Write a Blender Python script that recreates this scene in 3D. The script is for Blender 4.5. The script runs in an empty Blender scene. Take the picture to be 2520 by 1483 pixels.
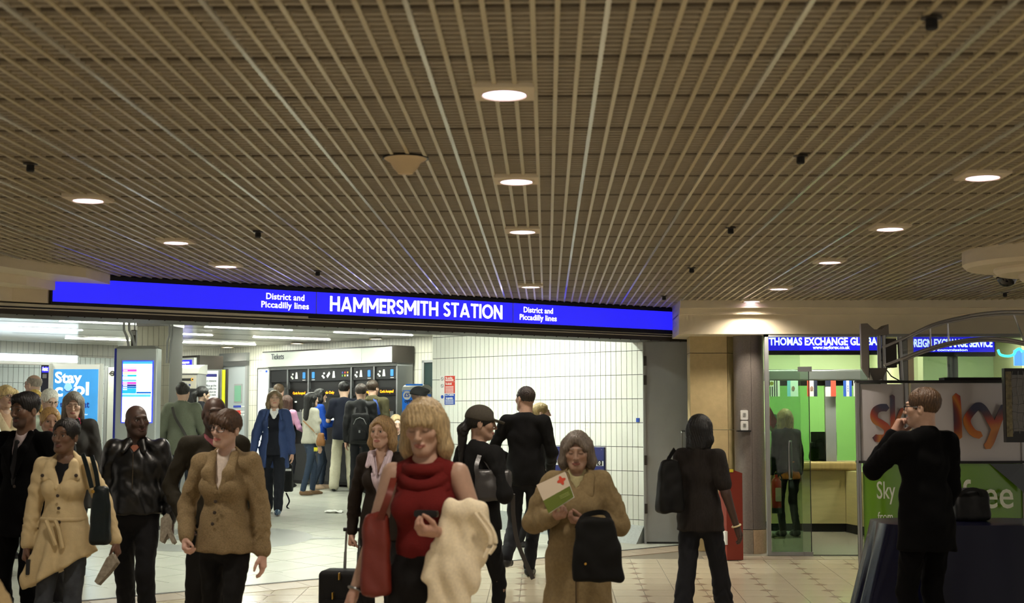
import bpy, math, random
import numpy as np
from mathutils import Vector, Matrix
random.seed(7)
sc = bpy.context.scene
COL = sc.collection
PI = math.pi

# ------------------------------------------------------------------ camera, world, exposure
F = 3500.0                      # focal length in pixels of the 2520 px wide frame
HX, HY = 1345.0, 1037.0         # where the concourse axis meets the horizon
EYE = 1.63
PITCH = math.atan((HY - 741.5) / F)
YAW = math.atan((HX - 1260.0) * math.cos(PITCH) / F)
cam_d = bpy.data.cameras.new('camera')
cam = bpy.data.objects.new('camera', cam_d); COL.objects.link(cam)
cam_d.sensor_width = 36.0; cam_d.lens = 36.0 * F / 2520.0
cam_d.clip_start = 0.05; cam_d.clip_end = 200
cam.location = (0, 0, EYE)
cam.rotation_euler = (PI / 2 + PITCH, 0, YAW)
cam_d.dof.use_dof = True; cam_d.dof.focus_distance = 17.0; cam_d.dof.aperture_fstop = 4.0
sc.camera = cam
w = bpy.data.worlds.new('world'); sc.world = w; w.use_nodes = True
w.node_tree.nodes['Background'].inputs[0].default_value = (1.0, 0.90, 0.76, 1)
w.node_tree.nodes['Background'].inputs[1].default_value = 0.55
sc.view_settings.view_transform = 'Standard'; sc.view_settings.look = 'None'
sc.view_settings.gamma = 1.0; sc.view_settings.use_curve_mapping = False
sc.view_settings.exposure = 0.0
sc.cycles.use_denoising = True
sc.cycles.use_adaptive_sampling = True; sc.cycles.adaptive_threshold = 0.14; sc.cycles.adaptive_min_samples = 12
sc.cycles.max_bounces = 5; sc.cycles.diffuse_bounces = 3; sc.cycles.glossy_bounces = 2
sc.cycles.transmission_bounces = 3; sc.cycles.transparent_max_bounces = 8
sc.cycles.caustics_reflective = False; sc.cycles.caustics_refractive = False
sc.cycles.sample_clamp_indirect = 4.0
MALL_W = 75.0                   # watts of one concourse downlight
STRIP_E = 270.0                  # emission of the ticket hall strip lamps

# ------------------------------------------------------------------ pixel <-> place
_f = Vector((-math.sin(YAW) * math.cos(PITCH), math.cos(YAW) * math.cos(PITCH), math.sin(PITCH)))
_r = Vector((math.cos(YAW), math.sin(YAW), 0))
_u = _r.cross(_f)
CAM = Vector((0, 0, EYE))
def ray(px, py): return _f * F + _r * (px - 1260.0) - _u * (py - 741.5)
def at(px, py, k):              # the point seen at a pixel, k = depth in units of the focal length
    d = ray(px, py); return CAM + d * (k * F / d.y)
def on_z(px, py, z):
    d = ray(px, py); return CAM + d * ((z - EYE) / d.z)
SLOPE = 140.0 / F; Y0 = 0.003 * F
def floor_z(Y): return max(0.0, SLOPE * (Y - Y0))
def on_floor(px, py):
    d = ray(px, py); t = (SLOPE * Y0 + EYE) / (SLOPE * d.y - d.z) if SLOPE * d.y != d.z else 1
    return CAM + d * t
ZC = EYE + 1.29                 # concourse ceiling
ZS = EYE + 1.374                # ticket hall ceiling
class Frame:                    # a vertical plane through two ground points: s along, d towards the viewer
    def __init__(s, a, b):
        s.o = Vector((a.x, a.y, 0)); t = Vector((b.x - a.x, b.y - a.y, 0)); s.len = t.length
        s.t = t.normalized(); s.n = Vector((s.t.y, -s.t.x, 0)); s.ang = math.atan2(s.t.y, s.t.x)
    def hit(s, px, py, d=0.0):
        r = ray(px, py); o = s.o + s.n * d
        u = (o - CAM).dot(s.n) / r.dot(s.n); p = CAM + r * u
        return (p - s.o).dot(s.t), p.z
    def pt(s, a, d=0.0, z=0.0): 
        p = s.o + s.t * a + s.n * d; p.z = z; return p
    def sx(s, px, d=0.0): return s.hit(px, 1037, d)[0]

# ------------------------------------------------------------------ materials
def lin(c):
    return tuple(((v / 255) / 12.92 if v / 255 <= 0.04045 else ((v / 255 + 0.055) / 1.055) ** 2.4) for v in c)
MATS = {}
def mat(name, c, rough=0.6, metal=0.0, noise=0.0, nscale=30.0, bump=0.0, bscale=80.0, emit=0.0, spec=0.5, coat=0.0, trans=0.0, vcol=False, stretch=None, sheen=0.0):
    if name in MATS: return MATS[name]
    m = bpy.data.materials.new(name); m.use_nodes = True; nt = m.node_tree; b = nt.nodes['Principled BSDF']
    c = lin(c)
    b.inputs['Base Color'].default_value = (*c, 1); b.inputs['Roughness'].default_value = rough
    b.inputs['Metallic'].default_value = metal; b.inputs['Specular IOR Level'].default_value = spec
    if coat: b.inputs['Coat Weight'].default_value = coat; b.inputs['Coat Roughness'].default_value = 0.1
    if sheen: b.inputs['Sheen Weight'].default_value = sheen
    if emit: b.inputs['Emission Color'].default_value = (*c, 1); b.inputs['Emission Strength'].default_value = emit
    if trans: b.inputs['Transmission Weight'].default_value = trans
    src = None
    if noise or bump or vcol:
        tc = nt.nodes.new('ShaderNodeTexCoord'); vec = tc.outputs['Object']
        if stretch:
            mp = nt.nodes.new('ShaderNodeMapping'); mp.inputs['Scale'].default_value = stretch
            nt.links.new(vec, mp.inputs[0]); vec = mp.outputs[0]
    if vcol:
        at_ = nt.nodes.new('ShaderNodeAttribute'); at_.attribute_name = 'Col'; src = at_.outputs['Color']
    if noise:
        n = nt.nodes.new('ShaderNodeTexNoise'); n.inputs['Scale'].default_value = nscale; n.inputs['Detail'].default_value = 4
        nt.links.new(vec, n.inputs['Vector'])
        mr = nt.nodes.new('ShaderNodeMapRange'); mr.inputs[1].default_value = 0.25; mr.inputs[2].default_value = 0.75
        mr.inputs[3].default_value = 1 - noise; mr.inputs[4].default_value = 1 + noise
        nt.links.new(n.outputs['Fac'], mr.inputs[0])
        mx = nt.nodes.new('ShaderNodeVectorMath'); mx.operation = 'MULTIPLY'
        if src: nt.links.new(src, mx.inputs[0])
        else: mx.inputs[0].default_value = c
        nt.links.new(mr.outputs[0], mx.inputs[1]); src = mx.outputs[0]
    if src: nt.links.new(src, b.inputs['Base Color'])
    if bump:
        n2 = nt.nodes.new('ShaderNodeTexNoise'); n2.inputs['Scale'].default_value = bscale; n2.inputs['Detail'].default_value = 3
        nt.links.new(vec, n2.inputs['Vector'])
        bp = nt.nodes.new('ShaderNodeBump'); bp.inputs['Strength'].default_value = bump; bp.inputs['Distance'].default_value = 0.01
        nt.links.new(n2.outputs['Fac'], bp.inputs['Height']); nt.links.new(bp.outputs[0], b.inputs['Normal'])
    MATS[name] = m; return m
def glass(name, tint=(235, 240, 238), alpha=0.12, rough=0.02):
    if name in MATS: return MATS[name]
    m = bpy.data.materials.new(name); m.use_nodes = True; nt = m.node_tree
    for n in list(nt.nodes): nt.nodes.remove(n)
    o = nt.nodes.new('ShaderNodeOutputMaterial'); mx = nt.nodes.new('ShaderNodeMixShader')
    t = nt.nodes.new('ShaderNodeBsdfTransparent'); t.inputs[0].default_value = (*lin(tint), 1)
    g = nt.nodes.new('ShaderNodeBsdfGlossy'); g.inputs[1].default_value = rough
    fr = nt.nodes.new('ShaderNodeFresnel'); fr.inputs[0].default_value = 1.45
    ad = nt.nodes.new('ShaderNodeMath'); ad.operation = 'ADD'; ad.inputs[1].default_value = alpha * 0.3
    nt.links.new(fr.outputs[0], ad.inputs[0]); nt.links.new(ad.outputs[0], mx.inputs[0])
    nt.links.new(t.outputs[0], mx.inputs[1]); nt.links.new(g.outputs[0], mx.inputs[2]); nt.links.new(mx.outputs[0], o.inputs[0])
    MATS[name] = m; return m
def brickmat(name, c, mortar, bw, bh, gap, rough=0.35, axis='xz', bump=0.4, rot=0.0):   # far tiling, too small to pick apart
    if name in MATS: return MATS[name]
    m = mat(name, c, rough); nt = m.node_tree; b = nt.nodes['Principled BSDF']
    tc = nt.nodes.new('ShaderNodeTexCoord'); sp = nt.nodes.new('ShaderNodeSeparateXYZ'); cb = nt.nodes.new('ShaderNodeCombineXYZ')
    nt.links.new(tc.outputs['Object'], sp.inputs[0])
    nt.links.new(sp.outputs['XYZ'.index(axis[0].upper())], cb.inputs[0]); nt.links.new(sp.outputs['XYZ'.index(axis[1].upper())], cb.inputs[1])
    br = nt.nodes.new('ShaderNodeTexBrick'); br.offset = 0.0; br.squash = 1.0
    br.inputs['Scale'].default_value = 1.0; br.inputs['Brick Width'].default_value = bw; br.inputs['Row Height'].default_value = bh
    br.inputs['Mortar Size'].default_value = gap; br.inputs['Mortar Smooth'].default_value = 0.1
    br.inputs['Color1'].default_value = (*lin(c), 1); br.inputs['Color2'].default_value = (*[v * 0.93 for v in lin(c)], 1); br.inputs['Mortar'].default_value = (*lin(mortar), 1)
    nt.links.new(cb.outputs[0], br.inputs['Vector']); nt.links.new(br.outputs['Color'], b.inputs['Base Color'])
    bp = nt.nodes.new('ShaderNodeBump'); bp.inputs['Strength'].default_value = bump; bp.inputs['Distance'].default_value = 0.004; bp.invert = True
    nt.links.new(br.outputs['Fac'], bp.inputs['Height']); nt.links.new(bp.outputs[0], b.inputs['Normal'])
    return m

# ------------------------------------------------------------------ mesh helpers
class MB:
    def __init__(s): s.v = []; s.f = []
    def add(s, v, f):
        o = len(s.v); s.v += [tuple(p) for p in v]; s.f += [tuple(i + o for i in q) for q in f]; return s
    def box(s, x0, x1, y0, y1, z0, z1):
        return s.add([(x0,y0,z0),(x1,y0,z0),(x1,y1,z0),(x0,y1,z0),(x0,y0,z1),(x1,y0,z1),(x1,y1,z1),(x0,y1,z1)],
                     [(3,2,1,0),(4,5,6,7),(0,1,5,4),(1,2,6,5),(2,3,7,6),(3,0,4,7)])
    def rbox(s, x0, x1, y0, y1, z0, z1, r=0.02, n=3, ax='y'):   # box with corners rounded about one axis
        pts = []
        A = dict(x=(y0,y1,z0,z1), y=(x0,x1,z0,z1), z=(x0,x1,y0,y1))[ax]
        for cx, cy, a0 in ((A[1]-r,A[3]-r,0),(A[0]+r,A[3]-r,90),(A[0]+r,A[2]+r,180),(A[1]-r,A[2]+r,270)):
            for i in range(n+1):
                a = math.radians(a0 + 90*i/n); pts.append((cx+r*math.cos(a), cy+r*math.sin(a)))
        return s.prism(pts, *dict(x=(x0,x1),y=(y0,y1),z=(z0,z1))[ax], ax=ax)
    def prism(s, pts, a, b, ax='z'):
        n = len(pts)
        def mk(p, q): return dict(x=(q,p[0],p[1]), y=(p[0],q,p[1]), z=(p[0],p[1],q))[ax]
        area = sum(pts[i][0]*pts[(i+1)%n][1]-pts[(i+1)%n][0]*pts[i][1] for i in range(n))
        fl = (area < 0) ^ (ax == 'y')
        f = [tuple(range(n))[::-1], tuple(range(n, 2*n))] + [(i,(i+1)%n,n+(i+1)%n,n+i) for i in range(n)]
        if fl: f = [q[::-1] for q in f]
        return s.add([mk(p,a) for p in pts]+[mk(p,b) for p in pts], f)
    def tube(s, path, r, n=8, cap=True, closed=False):
        path = [Vector(p) for p in path]; m = len(path); rr = r if isinstance(r, (list, tuple)) else [r]*m
        v = []; up = Vector((0.0123, 0.031, 1)).normalized()
        for i, p in enumerate(path):
            if closed: t = path[(i+1)%m]-path[i-1]
            else: t = path[min(i+1,m-1)]-path[max(i-1,0)]
            t.normalize(); u = up if abs(t.dot(up)) < 0.95 else Vector((1,0.05,0)).normalized()
            a = t.cross(u).normalized(); b = a.cross(t)
            for j in range(n):
                c = 2*PI*j/n; v.append(p + (a*math.cos(c)+b*math.sin(c))*rr[i])
        f = []
        for i in range(m if closed else m-1):
            for j in range(n):
                i2 = (i+1)%m; f.append((i*n+j, i*n+(j+1)%n, i2*n+(j+1)%n, i2*n+j))
        if cap and not closed: f += [tuple(range(n))[::-1], tuple((m-1)*n+j for j in range(n))]
        return s.add(v, f)
    def lathe(s, prof, c=(0,0,0), n=24):
        v = []; f = []; m = len(prof)
        for r, z in prof:
            for j in range(n):
                a = 2*PI*j/n; v.append((c[0]+r*math.cos(a), c[1]+r*math.sin(a), c[2]+z))
        for i in range(m-1):
            for j in range(n): f.append((i*n+j, i*n+(j+1)%n, (i+1)*n+(j+1)%n, (i+1)*n+j))
        f += [tuple(range(n))[::-1], tuple((m-1)*n+j for j in range(n))]
        return s.add(v, f)
    def grid(s, fn, nu, nv):
        v = [fn(i/nu, j/nv) for i in range(nu+1) for j in range(nv+1)]
        return s.add(v, [(i*(nv+1)+j, (i+1)*(nv+1)+j, (i+1)*(nv+1)+j+1, i*(nv+1)+j+1) for i in range(nu) for j in range(nv)])
    def build(s, name, m, parent=None, smooth=False):
        me = bpy.data.meshes.new(name); me.from_pydata(s.v, [], s.f); me.update()
        if smooth:
            me.polygons.foreach_set('use_smooth', [True]*len(me.polygons))
            me.set_sharp_from_angle(angle=math.radians(40))
        if m: me.materials.append(m)
        o = bpy.data.objects.new(name, me); COL.objects.link(o)
        if parent: o.parent = parent
        return o
def tag(o, label, cat, group=None):
    o['label'] = label; o['category'] = cat
    if group: o['group'] = group
    return o
def thing(name, label, cat, loc=(0,0,0), rz=0.0, group=None):
    o = bpy.data.objects.new(name, None); COL.objects.link(o); o.location = loc; o.rotation_euler = (0,0,rz)
    o.empty_display_size = 0.1
    return tag(o, label, cat, group)
def struct(o): o['kind'] = 'structure'; return o
def clone(o, parent=None, loc=None, rz=None):
    c = o.copy(); COL.objects.link(c); c.parent = parent
    if loc is not None: c.location = loc
    if rz is not None: c.rotation_euler = (0,0,rz)
    return c
def copy_tree(o, parent=None, loc=None, rz=None):
    c = clone(o, parent, loc, rz)
    for ch in list(o.children): copy_tree(ch, c)
    return c
FONTS = {}
def text(name, body, size, m, parent, loc, width=None, bold=0.0, align='CENTER', depth=0.002, rot=(PI/2,0,0), spacing=1.0, line=1.0):
    cu = bpy.data.curves.new(name, 'FONT'); cu.body = body; cu.size = size; cu.align_x = align; cu.align_y = 'CENTER'
    cu.extrude = depth; cu.offset = bold * size; cu.space_character = spacing; cu.space_line = line; cu.resolution_u = 3
    tmp = bpy.data.objects.new('tmp', cu); COL.objects.link(tmp)
    me = bpy.data.meshes.new_from_object(tmp); bpy.data.objects.remove(tmp)
    if width and len(me.vertices):
        xs = [v.co.x for v in me.vertices]; k = width / (max(xs)-min(xs)); mid = 0 if align != 'CENTER' else 0
        for v in me.vertices: v.co.x *= k
    me.materials.clear(); me.materials.append(m)
    o = bpy.data.objects.new(name, me); COL.objects.link(o); o.parent = parent; o.location = loc; o.rotation_euler = rot
    return o
# ================================================================== the setting
SIGN = Frame(on_z(210, 676, ZC), on_z(1692, 761, ZC))
W1 = Frame(at(540, 1037, 0.00759), at(1061, 1037, 0.00657))      # ticket wall
W2 = Frame(at(1063, 1037, 0.00533), at(1583, 1037, 0.00471))     # white tiled wall
KS = 0.00441                                                     # depth of the shop fronts
SHOP = Frame(at(1700, 1037, KS), at(2500, 1037, KS))
M_floor = mat('grout_floor', (120, 112, 98), 0.6)
M_tile = mat('concourse_tile', (196, 184, 160), 0.16, noise=0.06, nscale=3, spec=0.5)
M_dia = mat('brown_inset', (148, 128, 110), 0.25)
M_stile = mat('hall_tile', (196, 197, 186), 0.22, noise=0.05, nscale=2.5)
M_cream = mat('cream_paint', (222, 209, 182), 0.55, noise=0.04, nscale=6)
M_dark = mat('dark_bronze', (44, 39, 34), 0.5)
M_black = mat('black_plastic', (14, 14, 15), 0.4)
M_alu = mat('brushed_aluminium', (150, 152, 152), 0.38, metal=0.85)
M_greyp = mat('grey_painted_steel', (140, 142, 142), 0.45, noise=0.04, nscale=8)
M_white = mat('white_plastic', (225, 225, 222), 0.4)
M_wtile = mat('white_glazed_tile', (226, 230, 222), 0.18, spec=0.5)
M_blue_e = mat('backlit_blue', (38, 34, 235), 0.3, emit=1.05)
M_white_e = mat('backlit_white', (255, 250, 255), 0.3, emit=2.2)
M_navy = mat('navy_panel', (30, 36, 92), 0.4)
M_red = mat('red_panel', (196, 60, 46), 0.45)
M_blackmat = mat('matt_black', (8, 8, 9), 0.7)

# floors: level concourse, ramp towards the ticket hall
m = MB()
m.add([(-9,-3,0),(9,-3,0),(9,Y0,0),(-9,Y0,0)], [(0,1,2,3)])
YE = 34.0
m.add([(-9,Y0,0),(9,Y0,0),(9,YE,floor_z(YE)),(-9,YE,floor_z(YE))], [(0,1,2,3)])
m.add([(-9,-3,-.1),(9,-3,-.1),(9,YE,-.1),(-9,YE,-.1)], [(3,2,1,0)])
floor = struct(m.build('floor', M_floor))
RAMP = math.atan(SLOPE)
def sgn_line(p): return (Vector((p[0], p[1], 0)) - SIGN.o).dot(SIGN.n)   # >0 on the viewer's side of the threshold
# concourse tiles with small brown diamond insets
TX, TY = 0.2785, 0.345
x_ref = at(1819.5, 1037, 0.00422).x
tm = bpy.data.meshes.new('floor_tile'); g = 0.003
b = MB().box(-TX/2+g, TX/2-g, -TY/2+g, TY/2-g, 0, 0.004); tm.from_pydata(b.v, [], b.f); tm.materials.append(M_tile)
dm = bpy.data.meshes.new('inset_tile'); b = MB().prism([(-.062,0),(0,-.062),(.062,0),(0,.062)], 0, .0052); dm.from_pydata(b.v, [], b.f); dm.materials.append(M_dia)
cells = []; dias = []
for i in range(-26, 16):
    for j in range(-2, 40):
        x = x_ref + (i+.5)*TX; y = 11.9 + j*TY
        if sgn_line((x, y)) < 0.12 or y > KS*F - 0.1 or y > 17.5: continue
        px = 1345 + x/y*F
        cells.append((0 if -60 < px < 2150 else 1, y, x))
        if i % 2 == 0: dias.append((x - TX/2, y - TY/2))
cells.sort()
rest = MB()
for n, (o_, y, x) in enumerate(cells):
    if n < 300:
        o = bpy.data.objects.new('floor_tile', tm); COL.objects.link(o); o.parent = floor
        o.location = (x, y, floor_z(y)); o.rotation_euler = (RAMP, 0, 0)
    else:
        z = floor_z(y); rest.add([(x+a*(TX/2-g), y+c*(TY/2-g), floor_z(y+c*TY/2)+.004) for a, c in ((-1,-1),(1,-1),(1,1),(-1,1))], [(0,1,2,3)])
# level concourse tiles nearer than the frame shows
for i in range(-24, 20):
    for j in range(0, 34):
        x = x_ref + (i+.5)*TX; y = 11.9 - (j+3)*TY; 
        rest.add([(x+a*(TX/2-g), y+c*(TY/2-g), floor_z(y+c*TY/2)+.004) for a, c in ((-1,-1),(1,-1),(1,1),(-1,1))], [(0,1,2,3)])
o = rest.build('floor_tiles_beyond', M_tile, floor); o['kind'] = 'stuff'
for x, y in dias[:300]:
    if sgn_line((x, y)) < 0.3: continue
    o = bpy.data.objects.new('inset_tile', dm); COL.objects.link(o); o.parent = floor
    o.location = (x, y, floor_z(y)); o.rotation_euler = (RAMP, 0, 0)
# brown border band and double steel track under the sign
M_band = mat('border_stone', (165, 150, 132), 0.3, noise=0.06, nscale=8)
def strip(fr, s0, s1, d0, d1, lift, name, mm, parent, n=1):
    for i in range(n):
        a = s0+(s1-s0)*i/n; b_ = s0+(s1-s0)*(i+1)/n - (0.005 if n > 1 else 0)
        q = [fr.pt(a,d0), fr.pt(b_,d0), fr.pt(b_,d1), fr.pt(a,d1)]
        mb = MB(); top = [(p.x,p.y,floor_z(p.y)+lift) for p in q]; bot = [(p.x,p.y,floor_z(p.y)-.02) for p in q]
        mb.add(top+bot, [(0,1,2,3)[::-1],(4,5,6,7),(0,1,5,4),(1,2,6,5),(2,3,7,6),(3,0,4,7)])
        o = mb.build(name, mm, parent)
    return o
strip(SIGN, -1.5, SIGN.len+.2, 0.04, 0.40, .0065, 'border_slab', M_band, floor, 22)
strip(SIGN, -1.5, SIGN.len+.4, 0.0, 0.012, .012, 'floor_track', M_alu, floor)
strip(SIGN, -1.5, SIGN.len+.4, 0.03, 0.042, .012, 'floor_track', M_alu, floor)
strip(SIGN, -1.5, SIGN.len+.4, 0.012, 0.03, .007, 'track_groove', M_black, floor)
strip(SHOP, 0.1, 4.5, 0.03, 0.30, .0065, 'border_slab', M_band, floor, 14)
# ticket hall floor: big pale tiles laid to the hall's own axes
hu, hv = W2.t, W2.n * -1.0
TS = 0.56
tl = bpy.data.meshes.new('hall_floor_tile'); b = MB().box(-TS/2+.004, TS/2-.004, -TS/2+.004, TS/2-.004, 0, .008); tl.from_pydata(b.v, [], b.f); tl.materials.append(M_stile)
hall = []
hr = MB()
for i in range(-30, 30):
    for j in range(-30, 34):
        p = W2.o + hu*(i*TS) + hv*(j*TS)
        if sgn_line(p) > -0.28 or p.y > 32 or p.y < 8 or abs(p.x) > 8.5: continue
        px = 1345 + p.x/p.y*F
        vis = -100 < px < 1600 and not (px > 1063 and (p - W2.o).dot(W2.n) < -0.1) and (p - W1.o).dot(W1.n) > -0.3
        hall.append((0 if vis else 1, p.y, p.x))
hall.sort()
R_ramp = Matrix.Rotation(RAMP, 4, 'X') @ Matrix.Rotation(W2.ang, 4, 'Z')
for n, (o_, y, x) in enumerate(hall):
    if n < 300 and o_ == 0:
        o = bpy.data.objects.new('hall_floor_tile', tl); COL.objects.link(o); o.parent = floor
        o.matrix_local = Matrix.Translation((x, y, floor_z(y))) @ R_ramp
    else:
        c = [Vector((x,y,0))+hu*(a*(TS/2-.003))+hv*(e*(TS/2-.003)) for a, e in ((-1,-1),(1,-1),(1,1),(-1,1))]
        hr.add([(q.x,q.y,floor_z(q.y)+.008) for q in c], [(0,1,2,3)])
o = hr.build('hall_tiles_beyond', M_stile, floor); o['kind'] = 'stuff'
# edge slabs filling the cut tiles behind the track
strip(SIGN, -1.5, SIGN.len+.2, -0.55, -0.005, .0085, 'edge_slab', M_stile, floor, 12)
# grey roundel inlaid in the hall floor
M_inlay = mat('grey_inlay', (150, 152, 148), 0.3, noise=0.04, nscale=5)
rc_ = on_floor(522, 1326); rx, ry = rc_.x, rc_.y
m = MB(); N = 64; vs = []
for i in range(N):
    a = 2*PI*i/N
    for r in (0.66, 1.17):
        x = rx+r*math.cos(a); y = ry+r*math.sin(a); vs.append((x,y,floor_z(y)+.0095))
m.add(vs, [(2*i,2*i+1,(2*i+3)%(2*N),(2*i+2)%(2*N)) for i in range(N)])
m.build('roundel_ring', M_inlay, floor)
m = MB(); c0 = Vector((rx,ry,0)); bu = (hu*1.0).normalized(); bw = Vector((-bu.y,bu.x,0))
m = MB()
q = [c0+Vector((-1.55,.22,0)), c0+Vector((1.0,.22,0)), c0+Vector((1.42,.05,0)), c0+Vector((1.55,-.02,0)), c0+Vector((-1.55,-.18,0))]
m.add([(p.x,p.y,floor_z(p.y)+.0105) for p in q], [tuple(range(5))[::-1]])
m.build('roundel_bar', M_inlay, floor)

# concourse ceiling: open cell panels, long ribs with thin blades across, dark void above
M_rib = mat('ceiling_rib', (200, 188, 152), 0.34, metal=0.25, noise=0.03, nscale=4)
M_rib2 = mat('bright_ceiling_rib', (226, 224, 208), 0.2, metal=0.4)
M_blade = mat('ceiling_blade', (182, 172, 150), 0.45, noise=0.10, nscale=5)
M_seam = mat('panel_edge_blade', (118, 108, 90), 0.6)
M_void = mat('ceiling_void', (92, 82, 66), 0.9)
ceil = struct(MB().add([(-9,-3,ZC+.20),(9,-3,ZC+.20),(9,18.2,ZC+.20),(-9,18.2,ZC+.20)], [(0,1,2,3),(3,2,1,0)][:1]).build('ceiling', M_void))
H_ = ZC - EYE
RS = 0.4865*H_/8; xb = -0.336*H_
YB0, YB1 = 3.2, KS*F + 0.15
def sign_y(x):       # depth of the threshold line at x
    return SIGN.o.y + (x - SIGN.o.x) * SIGN.t.y / SIGN.t.x
def sign_x(y): return SIGN.o.x + (y - SIGN.o.y) * SIGN.t.x / SIGN.t.y
for i in range(-72, 70):
    x = xb + i*RS
    y1 = min(YB1 + 1.2, sign_y(x) - 0.03) if x < 1.65 else YB1
    mm = M_rib2 if i % 8 == 0 else M_rib
    z0 = ZC - (0.002 if i % 8 == 0 else 0)
    o = MB().box(-.0085, .0085, 0, y1 - YB0, 0, .035).build('ceiling_rib', mm, ceil); o.location = (x, YB0, z0)
    if y1 < YB0 + 1: bpy.data.objects.remove(o)
BP = 0.0565; nb = int((YB1 + 0.9 - YB0) / BP)
for j in range(nb):
    y = YB0 + j*BP
    xl = max(-5.6, sign_x(y) + .04); xr = 5.4
    if y > YB1: xr = 1.7
    if xr - xl < .05: continue
    o = MB().box(0, xr-xl, -.006, .006, .007, .037).build('ceiling_blade', M_seam if j % 11 == 10 else M_blade, ceil); o.location = (xl, y, ZC)

# cream stepped bulkhead on the left, in front of the sign's end
def curve_ceiling(pts, z=ZC): return [on_z(a, b_, z) for a, b_ in pts]
def bulk(name, pts, z0, z1, back):
    p = [(q.x, q.y) for q in pts] + back
    return struct(MB().prism(p, z0, z1).build(name, M_cream))
bk = [(-4.0, 16.0), (-8.5, 16.0), (-8.5, 9.2)]
L1 = curve_ceiling([(-420,560),(-260,588),(-130,609),(0,630),(110,647),(180,656),(212,660)])
e = SIGN.pt(0.05, 0.0)
bulk('trim_1', L1, ZC-.078, ZC+.1, [(L1[-1].x+.02, L1[-1].y+.6)] + [(e.x-.3, e.y+1.2), (-8.5, 15.0), (-8.5, L1[0].y)])
e2 = SIGN.hit(130, 700)[0]
a2 = SIGN.pt(e2, .06)
L2 = [Vector((q.x-.25, q.y+.28, 0)) for q in L1[:-2]] + [Vector((a2.x, a2.y, 0))]
bulk('trim_2', L2, ZC-.155, ZC-.07, [(a2.x+.02, a2.y+.3), (-8.5, 15.2), (-8.5, L2[0].y)])
e3 = SIGN.hit(113, 730)[0]; a3 = SIGN.pt(e3, .045)
L3 = [Vector((q.x-.45, q.y+.5, 0)) for q in L1[:-2]] + [Vector((a3.x, a3.y, 0))]
bulk('trim_3', L3, SIGN.hit(113,746)[1], ZC-.15, [(a3.x+.02, a3.y+.3), (-8.5, 15.4), (-8.5, L3[0].y)])
# fascia above the opening: the sign hangs on it, shutter slot and dark lintel below
zsb = SIGN.hit(900, 784)[1]; zl = SIGN.hit(900, 808)[1]
s_l, s_r = SIGN.sx(-260), SIGN.len + .25
M_rail0 = mat('shutter_rail',(206,202,186),.4)
lint = thing('roller_shutter', 'dark roller shutter housing under the long blue station sign', 'shutter', SIGN.pt(0,0,0), SIGN.ang)
MB().box(s_l, s_r, -.03, .5, zsb-.028, zsb-.004).build('guide_rail', M_rail0, lint)
MB().box(s_l, s_r, -.012, .5, zsb-.042, zsb-.029).build('guide_slot', M_black, lint)
MB().box(s_l, s_r, -.02, .5, zsb-.052, zsb-.043).build('guide_rail', M_rail0, lint)
MB().box(s_l, s_r, 0.0, .5, zl, zsb-.053).build('shutter_box', M_dark, lint)
b = MB()
for i in range(60): 
    s = s_l + (s_r-s_l)*(i+.5)/60; b.box(s-.006, s+.006, -.006, 0, zl-.006, zl+.004)
b.build('rivet_row', M_black, lint)['kind'] = 'stuff'
m = MB().box(s_l, SIGN.len+.02, 0.05, .5, zsb-.05, ZC+.15); o = m.build('wall_front', M_dark); o.location = SIGN.pt(0,0,0); o.rotation_euler = (0,0,SIGN.ang); struct(o)

# right fascia over the shops, three steps
for n, (d, z0, z1) in enumerate(((0.20, ZC-.075, ZC+.12), (0.12, ZC-.14, ZC-.07), (0.04, SHOP.hit(1900,822)[1], ZC-.13))):
    p0 = SHOP.pt(-.12, d); p1 = SHOP.pt(2.55, d); p2 = SHOP.pt(5.2, d-.45)
    cur = [p0, p1] + [SHOP.pt(2.55+.5*i, d + .03*i*i*.4) for i in range(1,6)]
    bk_ = [(SHOP.pt(5.2,-.5).x, SHOP.pt(5.2,-.5).y), (SHOP.pt(-.12,-1).x, SHOP.pt(-.12,-1).y+.4)]
    struct(MB().prism([(q.x,q.y) for q in cur]+bk_, z0, z1).build('trim_%d' % (4+n), M_cream))
# round stepped bulkhead high on the right
cc = at(2590, 1037, 0.0031)
for n, (r, z0, z1) in enumerate(((.62, ZC-.125, ZC+.05), (.42, ZC-.175, ZC-.12), (.27, ZC-.225, ZC-.17))):
    o = MB().lathe([(r-.03,z0),(r,z0+.03),(r,z1)], (0,0,0), 48).build('trim_%d' % (7+n), M_cream, None, True); o.location = (cc.x+.03*n, cc.y, 0); struct(o)

# white glazed tile wall on the right of the hall
zf2 = floor_z(W2.pt(W2.len).y)
wall = MB().box(0, W2.len, .012, .35, 0, ZS+.05).build('wall_right', mat('wall_grout', (84,90,86), .8)); wall.location = (W2.o.x, W2.o.y, 0); wall.rotation_euler = (0,0,W2.ang); struct(wall)
rows = [W2.hit(1580, y)[1] for y in (1219, 1160, 1101, 1041, 981.4, 921.4, 861.8)]
dz = (rows[-1]-rows[0])/6; z00 = rows[0]-2*dz; ncol = 44; cw = W2.len/ncol; nrow = 10
wt = bpy.data.meshes.new('wall_tile'); b = MB().box(-cw/2+.0030, cw/2-.0030, 0, .013, .0035, dz-.0035); wt.from_pydata(b.v, [], b.f); wt.materials.append(M_wtile)
cnt = 0; rest = MB()
for c in range(ncol-1, -1, -1):
    for r in range(nrow):
        z = z00 + r*dz
        if z > ZS-.05 or z < floor_z(W2.pt((c+.5)*cw).y)-.2: continue
        if cnt < 300:
            o = bpy.data.objects.new('wall_tile', wt); COL.objects.link(o); o.parent = wall; o.location = ((c+.5)*cw, 0, z); cnt += 1
        else: rest.box((c)*cw+.0030, (c+1)*cw-.0030, 0, .013, z+.0035, z+dz-.0035)
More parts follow.
